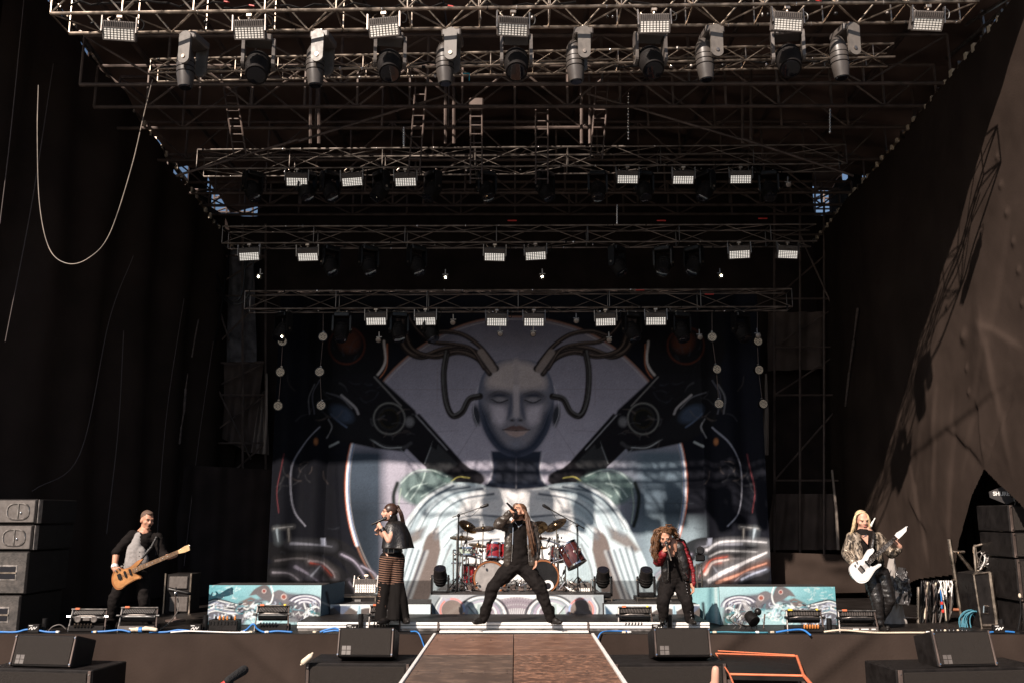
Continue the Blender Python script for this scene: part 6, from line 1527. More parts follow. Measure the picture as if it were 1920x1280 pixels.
m = MB(); m.cap(p_(270, 1006, .03), p_(256, 1062, .04), .125, .125, 16); m.ell(p_(268, 1012, .02), (.17, .11, .07)); limb(m, [rs, p_(219, 1034, -.02)], [.074, .066]); limb(m, [ls, lel, p_(311, 1042, -.1)], [.074, .062, .056])
m.ell(p_(255, 1055, .03), (.15, .115, .12)); blob('shirt', m, .012, M_BLKFAB, root, 3, .012, 11, 1)
m = MB(); m.cap(p_(261, 1004, -.05), p_(252, 1030, -.075), .062, .085, 14, ((0, 1, 0), .75)); m.cap(p_(252, 1030, -.06), p_(250, 1058, -.05), .10, .12, 14, ((0, 1, 0), .75)); m.cap(p_(262, 1034, -.06), p_(266, 1050, -.05), .085, .09, 14, ((0, 1, 0), .75)); m.cap(p_(241, 1058, -.06), p_(235, 1062, -.06), .06, .03, 12, ((0, 1, 0), .7))
blob('vest', m, .011, M_VEST, root, 3, .006, 12, 2)
m = MB()
for k in range(4): m.ell(p_(262-k*1.0, 1034+k*8, -.155+.006*k), (.008, .006, .008), n=8, k=5)
m.build('vest_buttons', M_BLACK, root)
m = MB(); limb(m, [rhip+V(.01, 0, .05), rkn, V(rank.x, rank.y, .05)], [.105, .077, .066]); limb(m, [lhip+V(-.01, 0, .05), lkn, V(lank.x, lank.y, .05)], [.105, .077, .066]); m.ell(hipc+V(0, 0, -.06), (.135, .11, .11)); blob('trousers', m, .013, M_BLKJEAN, root, 3, .013, 9, 3)
for a, t in ((rank, (-.10, -.14)), (lank, (.03, -.2))):
    m = MB(); shoe(m, V(a.x, a.y+.02, 0), V(a.x+t[0], a.y+t[1], 0)); blob('boot', m, .011, M_SHOE, root, 2)
MB().lathe(p_(215, 1062, -.15), rel-rwr, [(-.02, .04), (-.02, .044), (.025, .044), (.025, .04)], 16).build('wristband', M_WHITE, root, smooth=35)
MB().tube([p_(x_, y_, dy) for x_, y_, dy in ((247, 1001, -.08), (262, 1020, -.15), (285, 1050, -.15))], .004, 5)
def guitar(label, name, pix, out, neckp, headp, Y, mats, wood_t=.045, frets=16, nk=(.030, .024)):
    Pq = lambda q, dy=0.0: P(*pix(q), Y+dy)
    root = thing(name, label, 'guitar', Pq(out[8]), 'guitars')
    ol = sp2(out+[out[0]], 4)[:-1]
    b = MB().prism([Pq(q) for q in ol], (0, wood_t, 0)).build('guitar_body', mats['body'], root)
    cx = sum(q[0] for q in out)/len(out); cy = sum(q[1] for q in out)/len(out)
    ins = [(cx+(q[0]-cx)*.90, cy+(q[1]-cy)*.90) for q in ol]; MB().prism([Pq(q, -.006) for q in ins], (0, .006, 0)).build('top_plate', mats['top'], b)
    a, c = Pq(neckp[0], -.012), Pq(neckp[1], -.012); d = (c-a); L = d.length; d.normalize(); n = V(0, 1, 0).cross(d).normalized()
    nb = MB().prism([a+n*nk[0], c+n*nk[1], c-n*nk[1], a-n*nk[0]], (0, .026, 0)).build('neck', mats['neck'], root)
    for k in range(frets):
        t = 1-.97**(k*2.2) if False else k/frets; p = a+d*L*(.06+.92*t); MB().box(p+V(0, -.003, 0), (.004, .004, nk[0]*1.9), Matrix((d, V(0, 1, 0), n)).transposed()).build('fret', M_ALU, nb)
    for k in range(0, frets, 2):
        if k in (0, 4, 6, 10, 12): MB().ell(a+d*L*(.06+.92*(k+.5)/frets)+V(0, -.002, 0), (.006, .003, .006), n=8, k=5).build('inlay', M_WHITE, nb)
    h = MB().prism([Pq(q, -.004) for q in headp], (0, .022, 0)).build('headstock', mats['head'], root)
    for k, q in enumerate(headp[1:4]):
        c2 = Pq(q, .006); MB().ell(c2+n*.015, (.012, .012, .016), n=8, k=6).build('tuning_peg', M_CHROME, h, smooth=True)
    bq = a - d*.02; br = MB()
    s0 = a-d*L*.30
    for k in range(mats['strings']):
        o = n*(k-(mats['strings']-1)/2)*nk[0]*.42; MB().cyl(s0+o+V(0, -.012, 0), c+o*.8+V(0, -.008, 0), .0016, n=4).build('string', M_CHROME, root)
    mm = Matrix((d, V(0, 1, 0), n)).transposed()
    for t in mats['pick']: MB().bbox(a+d*t+V(0, -.006, 0), (.026, .016, .085), .004, mm).build('pickup', M_BLACK, b)
    MB().bbox(s0+d*.01+V(0, -.008, 0), (.045, .018, .075), .004, mm).build('bridge', mats['bridge'], b)
    for k in range(mats['knobs']): MB().cyl(s0-n*(.09)+d*(-.01+.045*k)-n*.012*k+V(0, .0, 0), s0-n*.09+d*(-.01+.045*k)-n*.012*k+V(0, -.022, 0), .011, n=10).build('control_knob', M_CHROME, b)
    return root
M_BURST = mat('amber_burst_wood', (.33, .125, .038), .18, var=.5, scale=7, coat=.7); M_MAPLE = mat('pale_maple', (.62, .42, .22), .3, var=.2); M_WENGE = mat('dark_neck_wood', (.22, .13, .07), .4, var=.3, scale=30)
pixB = lambda q: (190+.1952*q[0], 940+.1953*q[1])
gB = guitar('amber sunburst bass guitar held by the man in the grey vest', 'bass_guitar', pixB, [(402, 545), (345, 568), (285, 618), (230, 640), (170, 640), (125, 660), (100, 720), (105, 790), (140, 838), (190, 838), (240, 800), (290, 770), (340, 745), (378, 735), (372, 715), (335, 695), (325, 680), (340, 622), (368, 590)],
       ((300, 665), (735, 482)), [(730, 468), (760, 450), (800, 425), (842, 410), (848, 465), (800, 485), (740, 497)], Y0-.20, dict(body=M_BURST, top=mat('honey_top', (.44, .20, .07), .16, var=.5, scale=6, coat=.8), neck=M_WENGE, head=M_MAPLE, strings=4, pick=(-.03, -.10), bridge=M_BLACK, knobs=4), nk=(.030, .024))
MB().tube([p_(x_, y_, dy) for x_, y_, dy in ((266, 1046, -.19), (284, 1025, -.17), (294, 1006, -.08), (288, 999, .05))], .018, 6).build('strap', M_LEATH, gB)

# ---------------------------------------------------------------- the woman
Y0 = floorY(740, 1168, SZ)
root = person('woman singing in profile, black cape and striped flared trousers', V(p_(735, 1165).x, Y0, SZ))
hd = Head(p_(730.5, 960), (-.95, -.28, .05), (.08, 0, 1), .98)
m = MB(); hd.add(m); neck = p_(738, 980, 0); m.cap(hd.at(0, -.02, -.06), neck, .044, .05)
sh = p_(739, 988, -.10); sh2 = p_(741, 988, .10); el = p_(729, 1013, -.20); wr = p_(713.5, 987, -.16)
hip = p_(736, 1040, 0); m.cap(p_(737.5, 990, 0), p_(736, 1025, 0), .062, .085); m.cap(p_(736, 1022, 0), hip, .085, .11)
limb(m, [sh, el, wr], [.046, .037, .027]); limb(m, [sh2, p_(728, 1015, .16), p_(715, 1000, .1)], [.046, .036, .027])
hand(m, wr, p_(706, 977, -.13)-wr, (-.1, .9, .5), .95, .92, side=-1); hand(m, p_(715, 1000, .1), (-.6, -.2, .6), (0, -1, 0), .8, .9)
for dx, k in ((-9, -1), (9, 1)): limb(m, [p_(736+dx, 1046, .03*k), p_(733+dx*1.2, 1092, .02*k), V(p_(732+dx*1.4, 1150).x, Y0, SZ+.08)], [.098, .058, .04])
body = blob('body', m, .0085, SK2, root, 3); hd.face(body, .6)
m = MB(); m.cap(p_(737, 992, 0), p_(736, 1018, 0), .112, .10, 16); m.cap(p_(737.5, 982, 0), p_(736, 970, 0), .070, .062, 14); blob('top', m, .011, M_BLKFAB, root, 3, .006)
MB().lathe(p_(736, 1034, 0), (0, 0, 1), [(0, .128), (0, .134), (.055, .126), (.055, .12)], 24, caps=False).build('belt', M_LEATH, root, smooth=35)
mb2 = MB(); c = p_(733, 1031, -.14); mb2.tube([c+V(-.035, 0, -.03), c+V(.035, 0, -.03), c+V(.035, 0, .03), c+V(-.035, 0, .03), c+V(-.035, 0, -.03)], .006, 6); mb2.build('belt_buckle', M_CHROME, root)
def striped():
    m = bpy.data.materials.new('slashed_black_fabric'); m.use_nodes = True; nt = m.node_tree; b = nt.nodes['Principled BSDF']; b.inputs['Roughness'].default_value = .8; b.inputs['Specular IOR Level'].default_value = .1
    tc = nt.nodes.new('ShaderNodeTexCoord'); sx = nt.nodes.new('ShaderNodeSeparateXYZ'); nt.links.new(tc.outputs['Object'], sx.inputs[0])
    def math_(op, a, bb=None, c_=None):
        n = nt.nodes.new('ShaderNodeMath'); n.operation = op
        for i, v in enumerate((a, bb, c_)):
            if v is None: continue
            if isinstance(v, (int, float)): n.inputs[i].default_value = v
            else: nt.links.new(v, n.inputs[i])
        return n.outputs[0]
    z = math_('ADD', sx.outputs['Z'], math_('MULTIPLY', sx.outputs['X'], .10))
    fr = math_('FRACT', math_('MULTIPLY', z, 36.0)); st = math_('GREATER_THAN', fr, .60)
    nn = nt.nodes.new('ShaderNodeTexNoise'); nn.inputs['Scale'].default_value = 9; nt.links.new(tc.outputs['Object'], nn.inputs[0])
    zlo = math_('GREATER_THAN', math_('ADD', sx.outputs['Z'], math_('MULTIPLY', nn.outputs[0], .12)), .56); zhi = math_('LESS_THAN', sx.outputs['Z'], .84)
    f = math_('MULTIPLY', math_('MULTIPLY', st, zlo), zhi)
    low = math_('MULTIPLY', math_('MULTIPLY', st, math_('LESS_THAN', sx.outputs['Z'], .50)), math_('GREATER_THAN', nn.outputs[0], .66))
    f = math_('MAXIMUM', f, low)
    mx = nt.nodes.new('ShaderNodeMix'); mx.data_type = 'RGBA'; nt.links.new(f, mx.inputs['Factor']); mx.inputs['A'].default_value = (.009, .0075, .007, 1); mx.inputs['B'].default_value = (.21, .115, .08, 1)
    nt.links.new(mx.outputs['Result'], b.inputs['Base Color']); return m
m = MB(); m.ell(p_(736, 1043, 0), (.142, .125, .10))
for dx, k in ((-9, -1), (8, 1)):
    kn = p_(733+dx*1.3, 1092, .02*k); an = V(p_(728+dx*1.5, 1160).x, Y0-.02*k, SZ+.02)
    m.cap(p_(736+dx, 1048, .02*k), kn, .112, .086, 16); m.lathe(kn+V(0, 0, .02), an-kn, [(0, .06), (.02, .086), ((an-kn).length*.5, .084), ((an-kn).length, .092)], 18)
m.lathe(p_(745, 1080, .03), V(p_(762, 1164).x, Y0+.03, SZ+.01)-p_(745, 1080, .03), [(0, .04), (.02, .07), (.3, .075), (.58, .05)], 16)
blob('flared_trousers', m, .011, striped(), root, 3, .010, 9, 5, (12, 2.5))
# cape: open at the front where the arm comes out
def cape(u, v):
    a = R(-180+52) + u*R(360-104) ; cx = p_(738+v*1.5, 978+v*49, 0)
    rr_ = .070 + .165*v**.42 + .016*math.sin(a*7+v*2)*v; top = .05*(1-v)
    return cx + V(math.cos(a)*rr_*1.02, math.sin(a)*rr_*.92, top*.2 + .015*nz(u*6, v*3, 1))
for k, off in enumerate((0,)):
    m = MB().grid(cape, 60, 18); o = m.build('leather_cape', M_LEATH, root, smooth=True); sd_ = o.modifiers.new('thick', 'SOLIDIFY'); sd_.thickness = .008
m = MB(); m.ell(hd.at(0, -.018, .034), (.079, .097, .090), hd.m, 18, 12); knot = hd.at(0, -.10, .075); m.ell(knot, (.03, .035, .03))
g = [[knot+V(dx, dy, 0), p_(752+o, 962, dy), p_(757+o, 985, .05+dy), p_(763+o, 1006, .06+dy), p_(769+o, 1027, .05+dy)] for dx, dy, o in ((-.02, -.03, -3), (0, -.02, 0), (.015, 0, 2), (.02, .03, 0), (0, .04, -2))]
strands(m, g, 90, .008, .007, seed=3); m.build('hair', M_HDARK, root, smooth=True)
for q, c_ in ((-1, 0),): MB().ell(hd.at(-.08, -.005, -.045), (.012, .006, .014)).build('earring', M_CHROME, root)
MB().lathe(p_(716.5, 991, -.165), el-wr, [(-.01, .033), (-.01, .036), (.035, .037), (.035, .033)], 14, caps=False).build('wrist_cuff', M_LEATH, root, smooth=35)
m = MB(); shoe(m, V(p_(757, 1164).x, Y0+.06, SZ), V(p_(766, 1165).x, Y0-.06, SZ)); blob('boot', m, .011, M_SHOE, root, 2)
m = MB(); shoe(m, V(p_(727, 1164).x, Y0, SZ), V(p_(712, 1166).x, Y0-.12, SZ)); blob('boot', m, .011, M_SHOE, root, 2)
mike('black microphone held by the woman in the cape', p_(722, 971, -.13), p_(698, 982, -.17))

# ---------------------------------------------------------------- the long-haired singer in the middle
Y0 = floorY(970, 1168, SZ)
root = person('singer in an open leather jacket with legs apart at stage centre', V(p_(970, 1165).x, Y0, SZ))
hd = Head(p_(972.5, 959.5), (-.50, -.72, .48), (.05, .35, 1), 1.0)
m = MB(); hd.add(m); neck = p_(974, 981, .03); m.cap(hd.at(0, -.025, -.05), neck, .05, .058)
rs, ls = p_(953, 986, .02), p_(996, 987, .03); rel, lel = p_(934, 983, -.16), p_(1006, 1018, .0); rwr, lwr = p_(956, 961, -.25), p_(1005, 1046, -.05)
hip = p_(971, 1056, .03); m.cap(neck, hip, .10, .11); m.cap(rs, ls, .07, .07)
limb(m, [rs, rel, rwr], [.055, .043, .031]); limb(m, [ls, lel, lwr], [.055, .043, .031])
hand(m, rwr, p_(963, 951, -.20)-rwr, (.5, .6, -.2), .95, .98, side=1); hand(m, lwr, p_(1004, 1060, -.06)-lwr, (-.4, -.2, 0), .38, 1.0, side=-1)
rk, lk = p_(924, 1100, -.06), p_(1012, 1099, -.06); ra, la = V(p_(906, 1150).x, Y0-.02, SZ+.09), V(p_(1034, 1150).x, Y0-.02, SZ+.09)
limb(m, [p_(959, 1062, .03), rk, ra], [.085, .055, .04]); limb(m, [p_(984, 1062, .03), lk, la], [.085, .055, .04])
body = blob('body', m, .0085, SK3, root, 3); hd.face(body, .9, beard=M_HDARK)
m = MB(); m.cap(p_(974, 990, .0), p_(970, 1050, .0), .135, .135, 18, ((0, 1, 0), .8)); m.cap(p_(960, 987, .02), p_(990, 988, .02), .07, .07); m.cap(p_(962, 1050, 0), p_(982, 1050, 0), .10, .10); blob('t_shirt', m, .011, M_BLKFAB, root, 3, .010, 8, 2)
m = MB(); limb(m, [rs, rel, p_(955, 963, -.245)], [.078, .066, .048]); limb(m, [ls, lel, p_(1005, 1043, -.05)], [.078, .064, .052])
for k in (-1, 1):
    x0 = 975+k*18; m.cap(p_(x0, 986, -.03), p_(x0+(-4 if k < 0 else 4), 1030, -.05), .055, .06, 14); m.cap(p_(x0+(-4 if k < 0 else 4), 1030, -.05), p_(x0+(-5 if k < 0 else 5), 1056, -.03), .06, .055, 14)
m.cap(p_(958, 990, .09), p_(958, 1050, .09), .085, .085); m.cap(p_(990, 990, .09), p_(990, 1050, .09), .085, .085); m.cap(p_(974, 984, .07), p_(974, 1040, .1), .09, .09)
blob('leather_jacket', m, .010, M_LEATHB, root, 2, .014, 13, 4, (14, 20))
for k, x_ in ((-1, 961), (1, 990)): MB().tube([p_(x_-k*1.0, 988, -.085), p_(x_+k*0, 1020, -.115), p_(x_+k*2, 1052, -.10)], .006, 5).build('zip', M_CHROME, root)
m = MB(); limb(m, [p_(958, 1064, .03), rk, V(ra.x+.01, ra.y, SZ+.07)], [.118, .088, .064]); limb(m, [p_(984, 1064, .03), lk, V(la.x-.01, la.y, SZ+.07)], [.118, .088, .064]); m.ell(p_(971, 1060, .02), (.155, .12, .10)); blob('trousers', m, .012, M_BLKJEAN, root, 3, .016, 8, 7)
for a, t in ((ra, (-.11, -.10)), (la, (.11, -.10))):
    m = MB(); shoe(m, V(a.x, a.y+.02, SZ), V(a.x+t[0], a.y+t[1], SZ), .07); blob('boot', m, .011, M_SHOE, root, 2)
m = MB(); m.ell(hd.at(0, -.032, .046), (.089, .098, .092), hd.m, 18, 12); m.ell(hd.at(.03, .01, .075), (.055, .07, .05), hd.m, 14, 10)
g = [[hd.at(x_, y_, z_)] + [p_(a, b, d) for a, b, d in pl] for (x_, y_, z_), pl in (((.04, .03, .10), ((985, 958, -.05), (988, 975, -.10), (992, 1000, -.15), (997, 1030, -.15), (1000, 1046, -.13))), ((.07, -.01, .06), ((987, 962, -.04), (992, 985, -.11), (997, 1010, -.14), (1001, 1044, -.12))), ((.07, -.05, .02), ((986, 970, .0), (995, 992, -.06), (1001, 1015, -.10), (1003, 1040, -.1))), ((.05, -.09, .0), ((985, 975, .06), (990, 1000, .08), (994, 1030, .1))), ((-.06, -.06, -.0), ((965, 972, .06), (962, 990, .08), (960, 1010, .1))))]
strands(m, g[:3], 190, .017, .0095, seed=5); strands(m, g[3:], 60, .014, .009, seed=6); m.build('hair', M_HBROWN, root, smooth=True)
MB().tube([tuple(q) for q in spline([tuple(p_(x_, y_, d)) for x_, y_, d in ((966, 978, -.09), (970, 984, -.12), (973, 986, -.125), (978, 983, -.12), (982, 978, -.08))], 5)], .003, 5).build('necklace', M_CHROME, root); MB().ell(p_(972.5, 987, -.13), (.012, .006, .014)).build('pendant', M_CHROME, root)
mike('black microphone raised by the singer at stage centre', p_(967.5, 959.5, -.24), p_(951.5, 943, -.30))

# ---------------------------------------------------------------- the curly-haired singer
Y0 = floorY(1268, 1168, SZ)
root = person('curly-haired singer hunched over a microphone in a black and red jacket', V(p_(1268, 1165).x, Y0, SZ))
hd = Head(p_(1248, 1006, -.20), (-.22, -.90, -.38), (-.05, -.25, 1), .98)
m = MB(); hd.add(m); neck = p_(1257, 1020, -.06); m.cap(hd.at(0, -.03, -.05), neck, .052, .06)
rs, ls = p_(1240, 1027, -.05), p_(1276, 1020, .0); rel, lel = p_(1234, 1052, -.10), p_(1290, 1050, .02); rwr, lwr = p_(1245, 1034, -.27), p_(1298, 1094, -.03)
hip = p_(1264, 1082, .06); m.cap(neck, hip, .10, .115); m.cap(rs, ls, .07, .07); limb(m, [rs, rel, rwr], [.055, .043, .031]); limb(m, [ls, lel, lwr], [.055, .043, .031])
hand(m, rwr, p_(1250, 1022, -.30)-rwr, (.8, -.2, .1), 1.0, .98, side=1); hand(m, lwr, p_(1300, 1106, -.05)-lwr, (-.6, -.2, 0), .5, .95, side=-1)
rk, lk = p_(1243, 1128, -.05), p_(1288, 1128, -.04); ra, la = V(p_(1244, 1152).x, Y0, SZ+.09), V(p_(1293, 1152).x, Y0, SZ+.09)
limb(m, [p_(1253, 1088, .05), rk, ra], [.085, .055, .04]); limb(m, [p_(1276, 1088, .05), lk, la], [.085, .055, .04])
body = blob('body', m, .0085, SK1, root, 3); hd.face(body, .3, beard=M_HDARK)
m = MB(); m.cap(p_(1258, 1028, -.04), p_(1264, 1078, .02), .125, .125, 16, ((0, 1, 0), .8)); blob('shirt', m, .011, M_BLKFAB, root, 3, .008)
m = MB(); limb(m, [ls, lel, p_(1297, 1088, -.02)], [.078, .064, .05]); limb(m, [rs, rel], [.078, .066])
m.cap(p_(1272, 1024, -.05), p_(1282, 1062, -.06), .075, .07, 14); m.cap(p_(1282, 1062, -.06), p_(1285, 1080, -.04), .07, .06, 14); m.cap(p_(1247, 1036, -.06), p_(1248, 1070, -.06), .07, .06); m.cap(p_(1248, 1070, -.06), p_(1249, 1088, -.03), .06, .055)
m.cap(p_(1250, 1026, .06), p_(1256, 1076, .12), .09, .09); m.cap(p_(1270, 1024, .06), p_(1276, 1076, .12), .09, .09); blob('leather_jacket', m, .010, M_LEATH, root, 2, .007, 13, 8, (12, 18))
m = MB(); limb(m, [rel, p_(1244, 1037, -.26)], [.069, .05]); blob('red_sleeve', m, .010, M_REDL, root, 2, .010, 20, 2)
m = MB(); limb(m, [p_(1268, 1013, -.03), p_(1280, 1018, -.06), p_(1292, 1046, -.05), p_(1299, 1068, -.06), p_(1301, 1096, -.07)], [.022, .026, .025, .025, .022]); limb(m, [p_(1234, 1030, -.08), p_(1230, 1050, -.14)], [.03, .035]); blob('red_sleeve_panel', m, .008, M_REDL, root, 2, .012, 24, 3)
for k, pl in enumerate((((1258, 1024), (1270, 1040), (1278, 1062), (1290, 1082)), ((1252, 1050), (1253, 1068), (1252, 1086)))): MB().tube([p_(x_, y_, -.15+.01*i) for i, (x_, y_) in enumerate(pl)], .005, 5).build('zip', M_CHROME, root)
m = MB(); limb(m, [p_(1253, 1090, .05), rk, V(ra.x, ra.y, SZ+.06)], [.115, .084, .064]); limb(m, [p_(1276, 1090, .05), lk, V(la.x, la.y, SZ+.06)], [.115, .084, .066]); m.ell(p_(1264, 1084, .04), (.145, .12, .10)); blob('trousers', m, .012, M_BLKJEAN, root, 3, .012, 8, 1)
m = MB()
for k in range(12):
    t = k/11; a = p_(1286+t*11, 1092+t*66, -.10+.02*t); m.ell(a, (.009, .008, .009), n=8, k=5)
m.build('trouser_studs', M_CHROME, root)
for a, t in ((ra, (-.04, -.16)), (la, (.03, -.17))):
    m = MB(); shoe(m, V(a.x, a.y+.03, SZ), V(a.x+t[0], a.y+t[1], SZ), .07); blob('boot', m, .011, M_SHOE, root, 2)
m = MB(); m.ell(hd.at(0, -.03, .045), (.088, .092, .085), hd.m, 18, 12)
g = []
for (x_, y_, z_), pl in (((-.05, .03, .10), ((1233, 992, -.22), (1227, 1015, -.22), (1226, 1035, -.22), (1231, 1056, -.2))), ((-.07, -.0, .07), ((1229, 998, -.18), (1223, 1020, -.18), (1224, 1040, -.18), (1228, 1052, -.18))), ((-.06, .04, .09), ((1237, 1000, -.27), (1232, 1020, -.27), (1231, 1040, -.26), (1235, 1050, -.25))), ((-.03, -.07, .08), ((1238, 990, -.1), (1232, 1015, -.08), (1233, 1040, -.06)))):
    g.append([hd.at(x_, y_, z_)] + [p_(*q) for q in pl])
strands(m, g, 150, .016, .0055, .017, 5, seed=8, steps=34)
g = [[hd.at(.03, .03, .10), p_(1258, 988, -.2), p_(1267, 998, -.15), p_(1272, 1010, -.1)], [hd.at(.06, -.02, .08), p_(1262, 992, -.15), p_(1270, 1005, -.08), p_(1276, 1014, -.04)], [hd.at(.06, -.06, .05), p_(1262, 1000, -.1), p_(1268, 1014, -.03), p_(1270, 1024, .05)], [hd.at(0, 0, .12), p_(1251, 983, -.18), p_(1262, 987, -.12), p_(1274, 1002, -.08)]]
strands(m, g, 90, .014, .0055, .016, 3, seed=9, steps=26)
g = [[hd.at(-.06, -.03, .09), hd.at(-.02, .03, .13), hd.at(.05, .0, .12)], [hd.at(-.07, .0, .05), hd.at(-.03, .06, .10), hd.at(.06, .04, .08)]]
strands(m, g, 30, .012, .006, .010, 2, seed=10); m.build('curly_hair', M_HCURL, root, smooth=True)
mike('silver microphone held low by the curly-haired singer', p_(1249, 1017, -.33), p_(1258, 1048, -.36), M_ALU)

# ---------------------------------------------------------------- the guitarist
Y0 = 12.52
root = person('blond guitarist in a shimmering patterned jacket at the right', V(p_(1645, 1185).x, Y0, 0))
hd = Head(p_(1616.5, 974), (.02, -.95, -.22), (-.06, -.1, 1), 1.03)
m = MB(); hd.add(m); neck = p_(1621, 998, .03); m.cap(hd.at(0, -.02, -.06), neck, .055, .062)
rs, ls = p_(1597, 1007, 0), p_(1647, 1007, .02); rel, lel = p_(1586, 1036, .02), p_(1672, 1038, -.02); rwr, lwr = p_(1599, 1055, -.17), p_(1687, 1024, -.14)
hip = p_(1640, 1068, .06); m.cap(neck, hip, .11, .115); m.cap(rs, ls, .06, .06); limb(m, [rs, rel, rwr], [.056, .044, .032]); limb(m, [ls, lel, lwr], [.056, .044, .032])
hand(m, rwr, p_(1617, 1061, -.22)-rwr, (.1, .8, -.5), .6, 1.02, side=-1); hand(m, lwr, p_(1676, 1010, -.19)-lwr, (-.6, .3, .4), .85, 1.0, side=1)
rk, lk = p_(1645, 1126, -.03), p_(1668, 1124, .0); ra, la = V(p_(1648, 1172).x, Y0-.02, .09), V(p_(1653, 1168).x, Y0+.15, .09)
limb(m, [p_(1631, 1076, .05), rk, ra], [.085, .055, .04]); limb(m, [p_(1652, 1074, .06), lk, la], [.085, .055, .04])
body = blob('body', m, .0085, SK2, root, 3); hd.face(body, .45, brow=M_HBLOND)
m = MB(); m.cap(p_(1622, 1006, .0), p_(1637, 1060, .03), .135, .13, 16, ((0, 1, 0), .8)); blob('shirt', m, .011, M_BLKFAB, root, 3, .006)
m = MB(); m.poly = None; m.prism([p_(1613, 1003, -.128), p_(1628, 1003, -.128), p_(1627, 1020, -.145)], (0, .03, 0)); m.build('open_neckline', SK2, body)
def brocade():
    m = bpy.data.materials.new('metallic_brocade'); m.use_nodes = True; nt = m.node_tree; b = nt.nodes['Principled BSDF']
    tc = nt.nodes.new('ShaderNodeTexCoord'); mp = nt.nodes.new('ShaderNodeMapping'); mp.inputs['Scale'].default_value = (1, 1, .5); mp.inputs['Rotation'].default_value = (0, .5, 0)
    n = nt.nodes.new('ShaderNodeTexNoise'); n.inputs['Scale'].default_value = 26; n.inputs['Detail'].default_value = 3; n.inputs['Distortion'].default_value = 1.5
    nt.links.new(tc.outputs['Object'], mp.inputs[0]); nt.links.new(mp.outputs[0], n.inputs[0]); cr = nt.nodes.new('ShaderNodeValToRGB'); cr.color_ramp.elements[0].position = .44; cr.color_ramp.elements[1].position = .56
    cr.color_ramp.elements[0].color = (.045, .035, .028, 1); cr.color_ramp.elements[1].color = (.37, .30, .23, 1); nt.links.new(n.outputs[0], cr.inputs[0]); nt.links.new(cr.outputs[0], b.inputs['Base Color'])
    b.inputs['Metallic'].default_value = .35; b.inputs['Roughness'].default_value = .42; return m
m = MB(); limb(m, [rs, rel, p_(1597, 1052, -.15)], [.074, .064, .052]); limb(m, [ls, lel, p_(1684, 1030, -.12)], [.074, .062, .052])
m.cap(p_(1604, 1006, -.05), p_(1610, 1046, -.06), .068, .072, 14); m.cap(p_(1641, 1006, -.04), p_(1647, 1046, -.03), .06, .055, 14); m.cap(p_(1610, 1012, .07), p_(1622, 1055, .11), .095, .09); m.cap(p_(1635, 1012, .07), p_(1646, 1055, .11), .095, .09); m.cap(p_(1610, 1046, -.06), p_(1611, 1052, -.05), .075, .05)
blob('patterned_jacket', m, .010, brocade(), root, 2, .007, 12, 3, (12, 16))
m = MB(); limb(m, [p_(1631, 1078, .05), rk, V(ra.x, ra.y, .07)], [.110, .082, .062]); limb(m, [p_(1653, 1076, .06), lk, V(la.x, la.y, .07)], [.110, .082, .062]); m.ell(p_(1641, 1070, .05), (.14, .115, .10)); blob('leather_trousers', m, .012, M_LEATH, root, 3, .0065, 9, 5, (7, 26))
for a, t in ((ra, (.04, -.16)), (la, (.10, -.10))):
    m = MB(); shoe(m, V(a.x, a.y+.03, 0), V(a.x+t[0], a.y+t[1], 0), .07); blob('boot', m, .011, M_SHOE, root, 2)
m = MB(); m.ell(hd.at(0, -.032, .040), (.082, .088, .086), hd.m, 18, 12)
g = [[hd.at(x_, y_, z_)] + [p_(a, b, d) for a, b, d in pl] for (x_, y_, z_), pl in (((-.03, .03, .11), ((1605, 965, -.06), (1602, 980, -.06), (1598, 994, -.05), (1594, 1003, -.04))), ((-.07, -.01, .06), ((1603, 970, -.02), (1599, 986, -.02), (1596, 1000, -.02))), ((-.05, -.07, .03), ((1606, 980, .06), (1604, 1002, .08))))]
strands(m, g, 90, .007, .007, seed=12)
g = [[hd.at(x_, y_, z_)] + [p_(a, b, d) for a, b, d in pl] for (x_, y_, z_), pl in (((.03, .03, .11), ((1626, 964, -.06), (1629, 978, -.06), (1632, 992, -.05))), ((.07, -.01, .06), ((1628, 970, -.02), (1631, 985, -.01), (1632, 998, .0))), ((.05, -.07, .03), ((1626, 980, .06), (1630, 1000, .08))))]
strands(m, g, 80, .007, .007, seed=13); m.build('hair', M_HBLOND, root, smooth=True)
MB().tube([p_(x_, y_, -.14) for x_, y_ in ((1612, 1001), (1618, 1006), (1625, 1002))], .004, 5).build('necklace', M_CHROME, root)
pixG = lambda q: (1560+.203*q[0], 940+.203*q[1])
M_WGT = mat('white_guitar_lacquer', (.80, .78, .76), .15, var=.04, coat=.6)
gG = guitar('white electric guitar played by the blond man', 'electric_guitar', pixG, [(378, 428), (340, 445), (310, 490), (288, 530), (240, 545), (190, 575), (165, 620), (180, 680), (230, 738), (280, 752), (330, 732), (365, 685), (400, 632), (452, 590), (447, 572), (410, 590), (375, 600), (345, 580), (332, 550), (345, 500), (388, 455)],
       ((335, 560), (590, 330)), [(582, 312), (600, 285), (645, 258), (690, 226), (688, 268), (652, 308), (615, 342)], Y0-.24, dict(body=M_WGT, top=M_WGT, neck=mat('ebony_neck', (.035, .026, .022), .4), head=M_WGT, strings=6, pick=(-.02, -.11), bridge=M_GREY, knobs=2), nk=(.027, .022))
MB().tube([p_(x_, y_, d) for x_, y_, d in ((1634, 1030, -.21), (1637, 1012, -.19), (1639, 1000, -.12), (1636, 995, .02), (1615, 1040, .16))], .022, 6).build('strap', M_LEATH, gG)
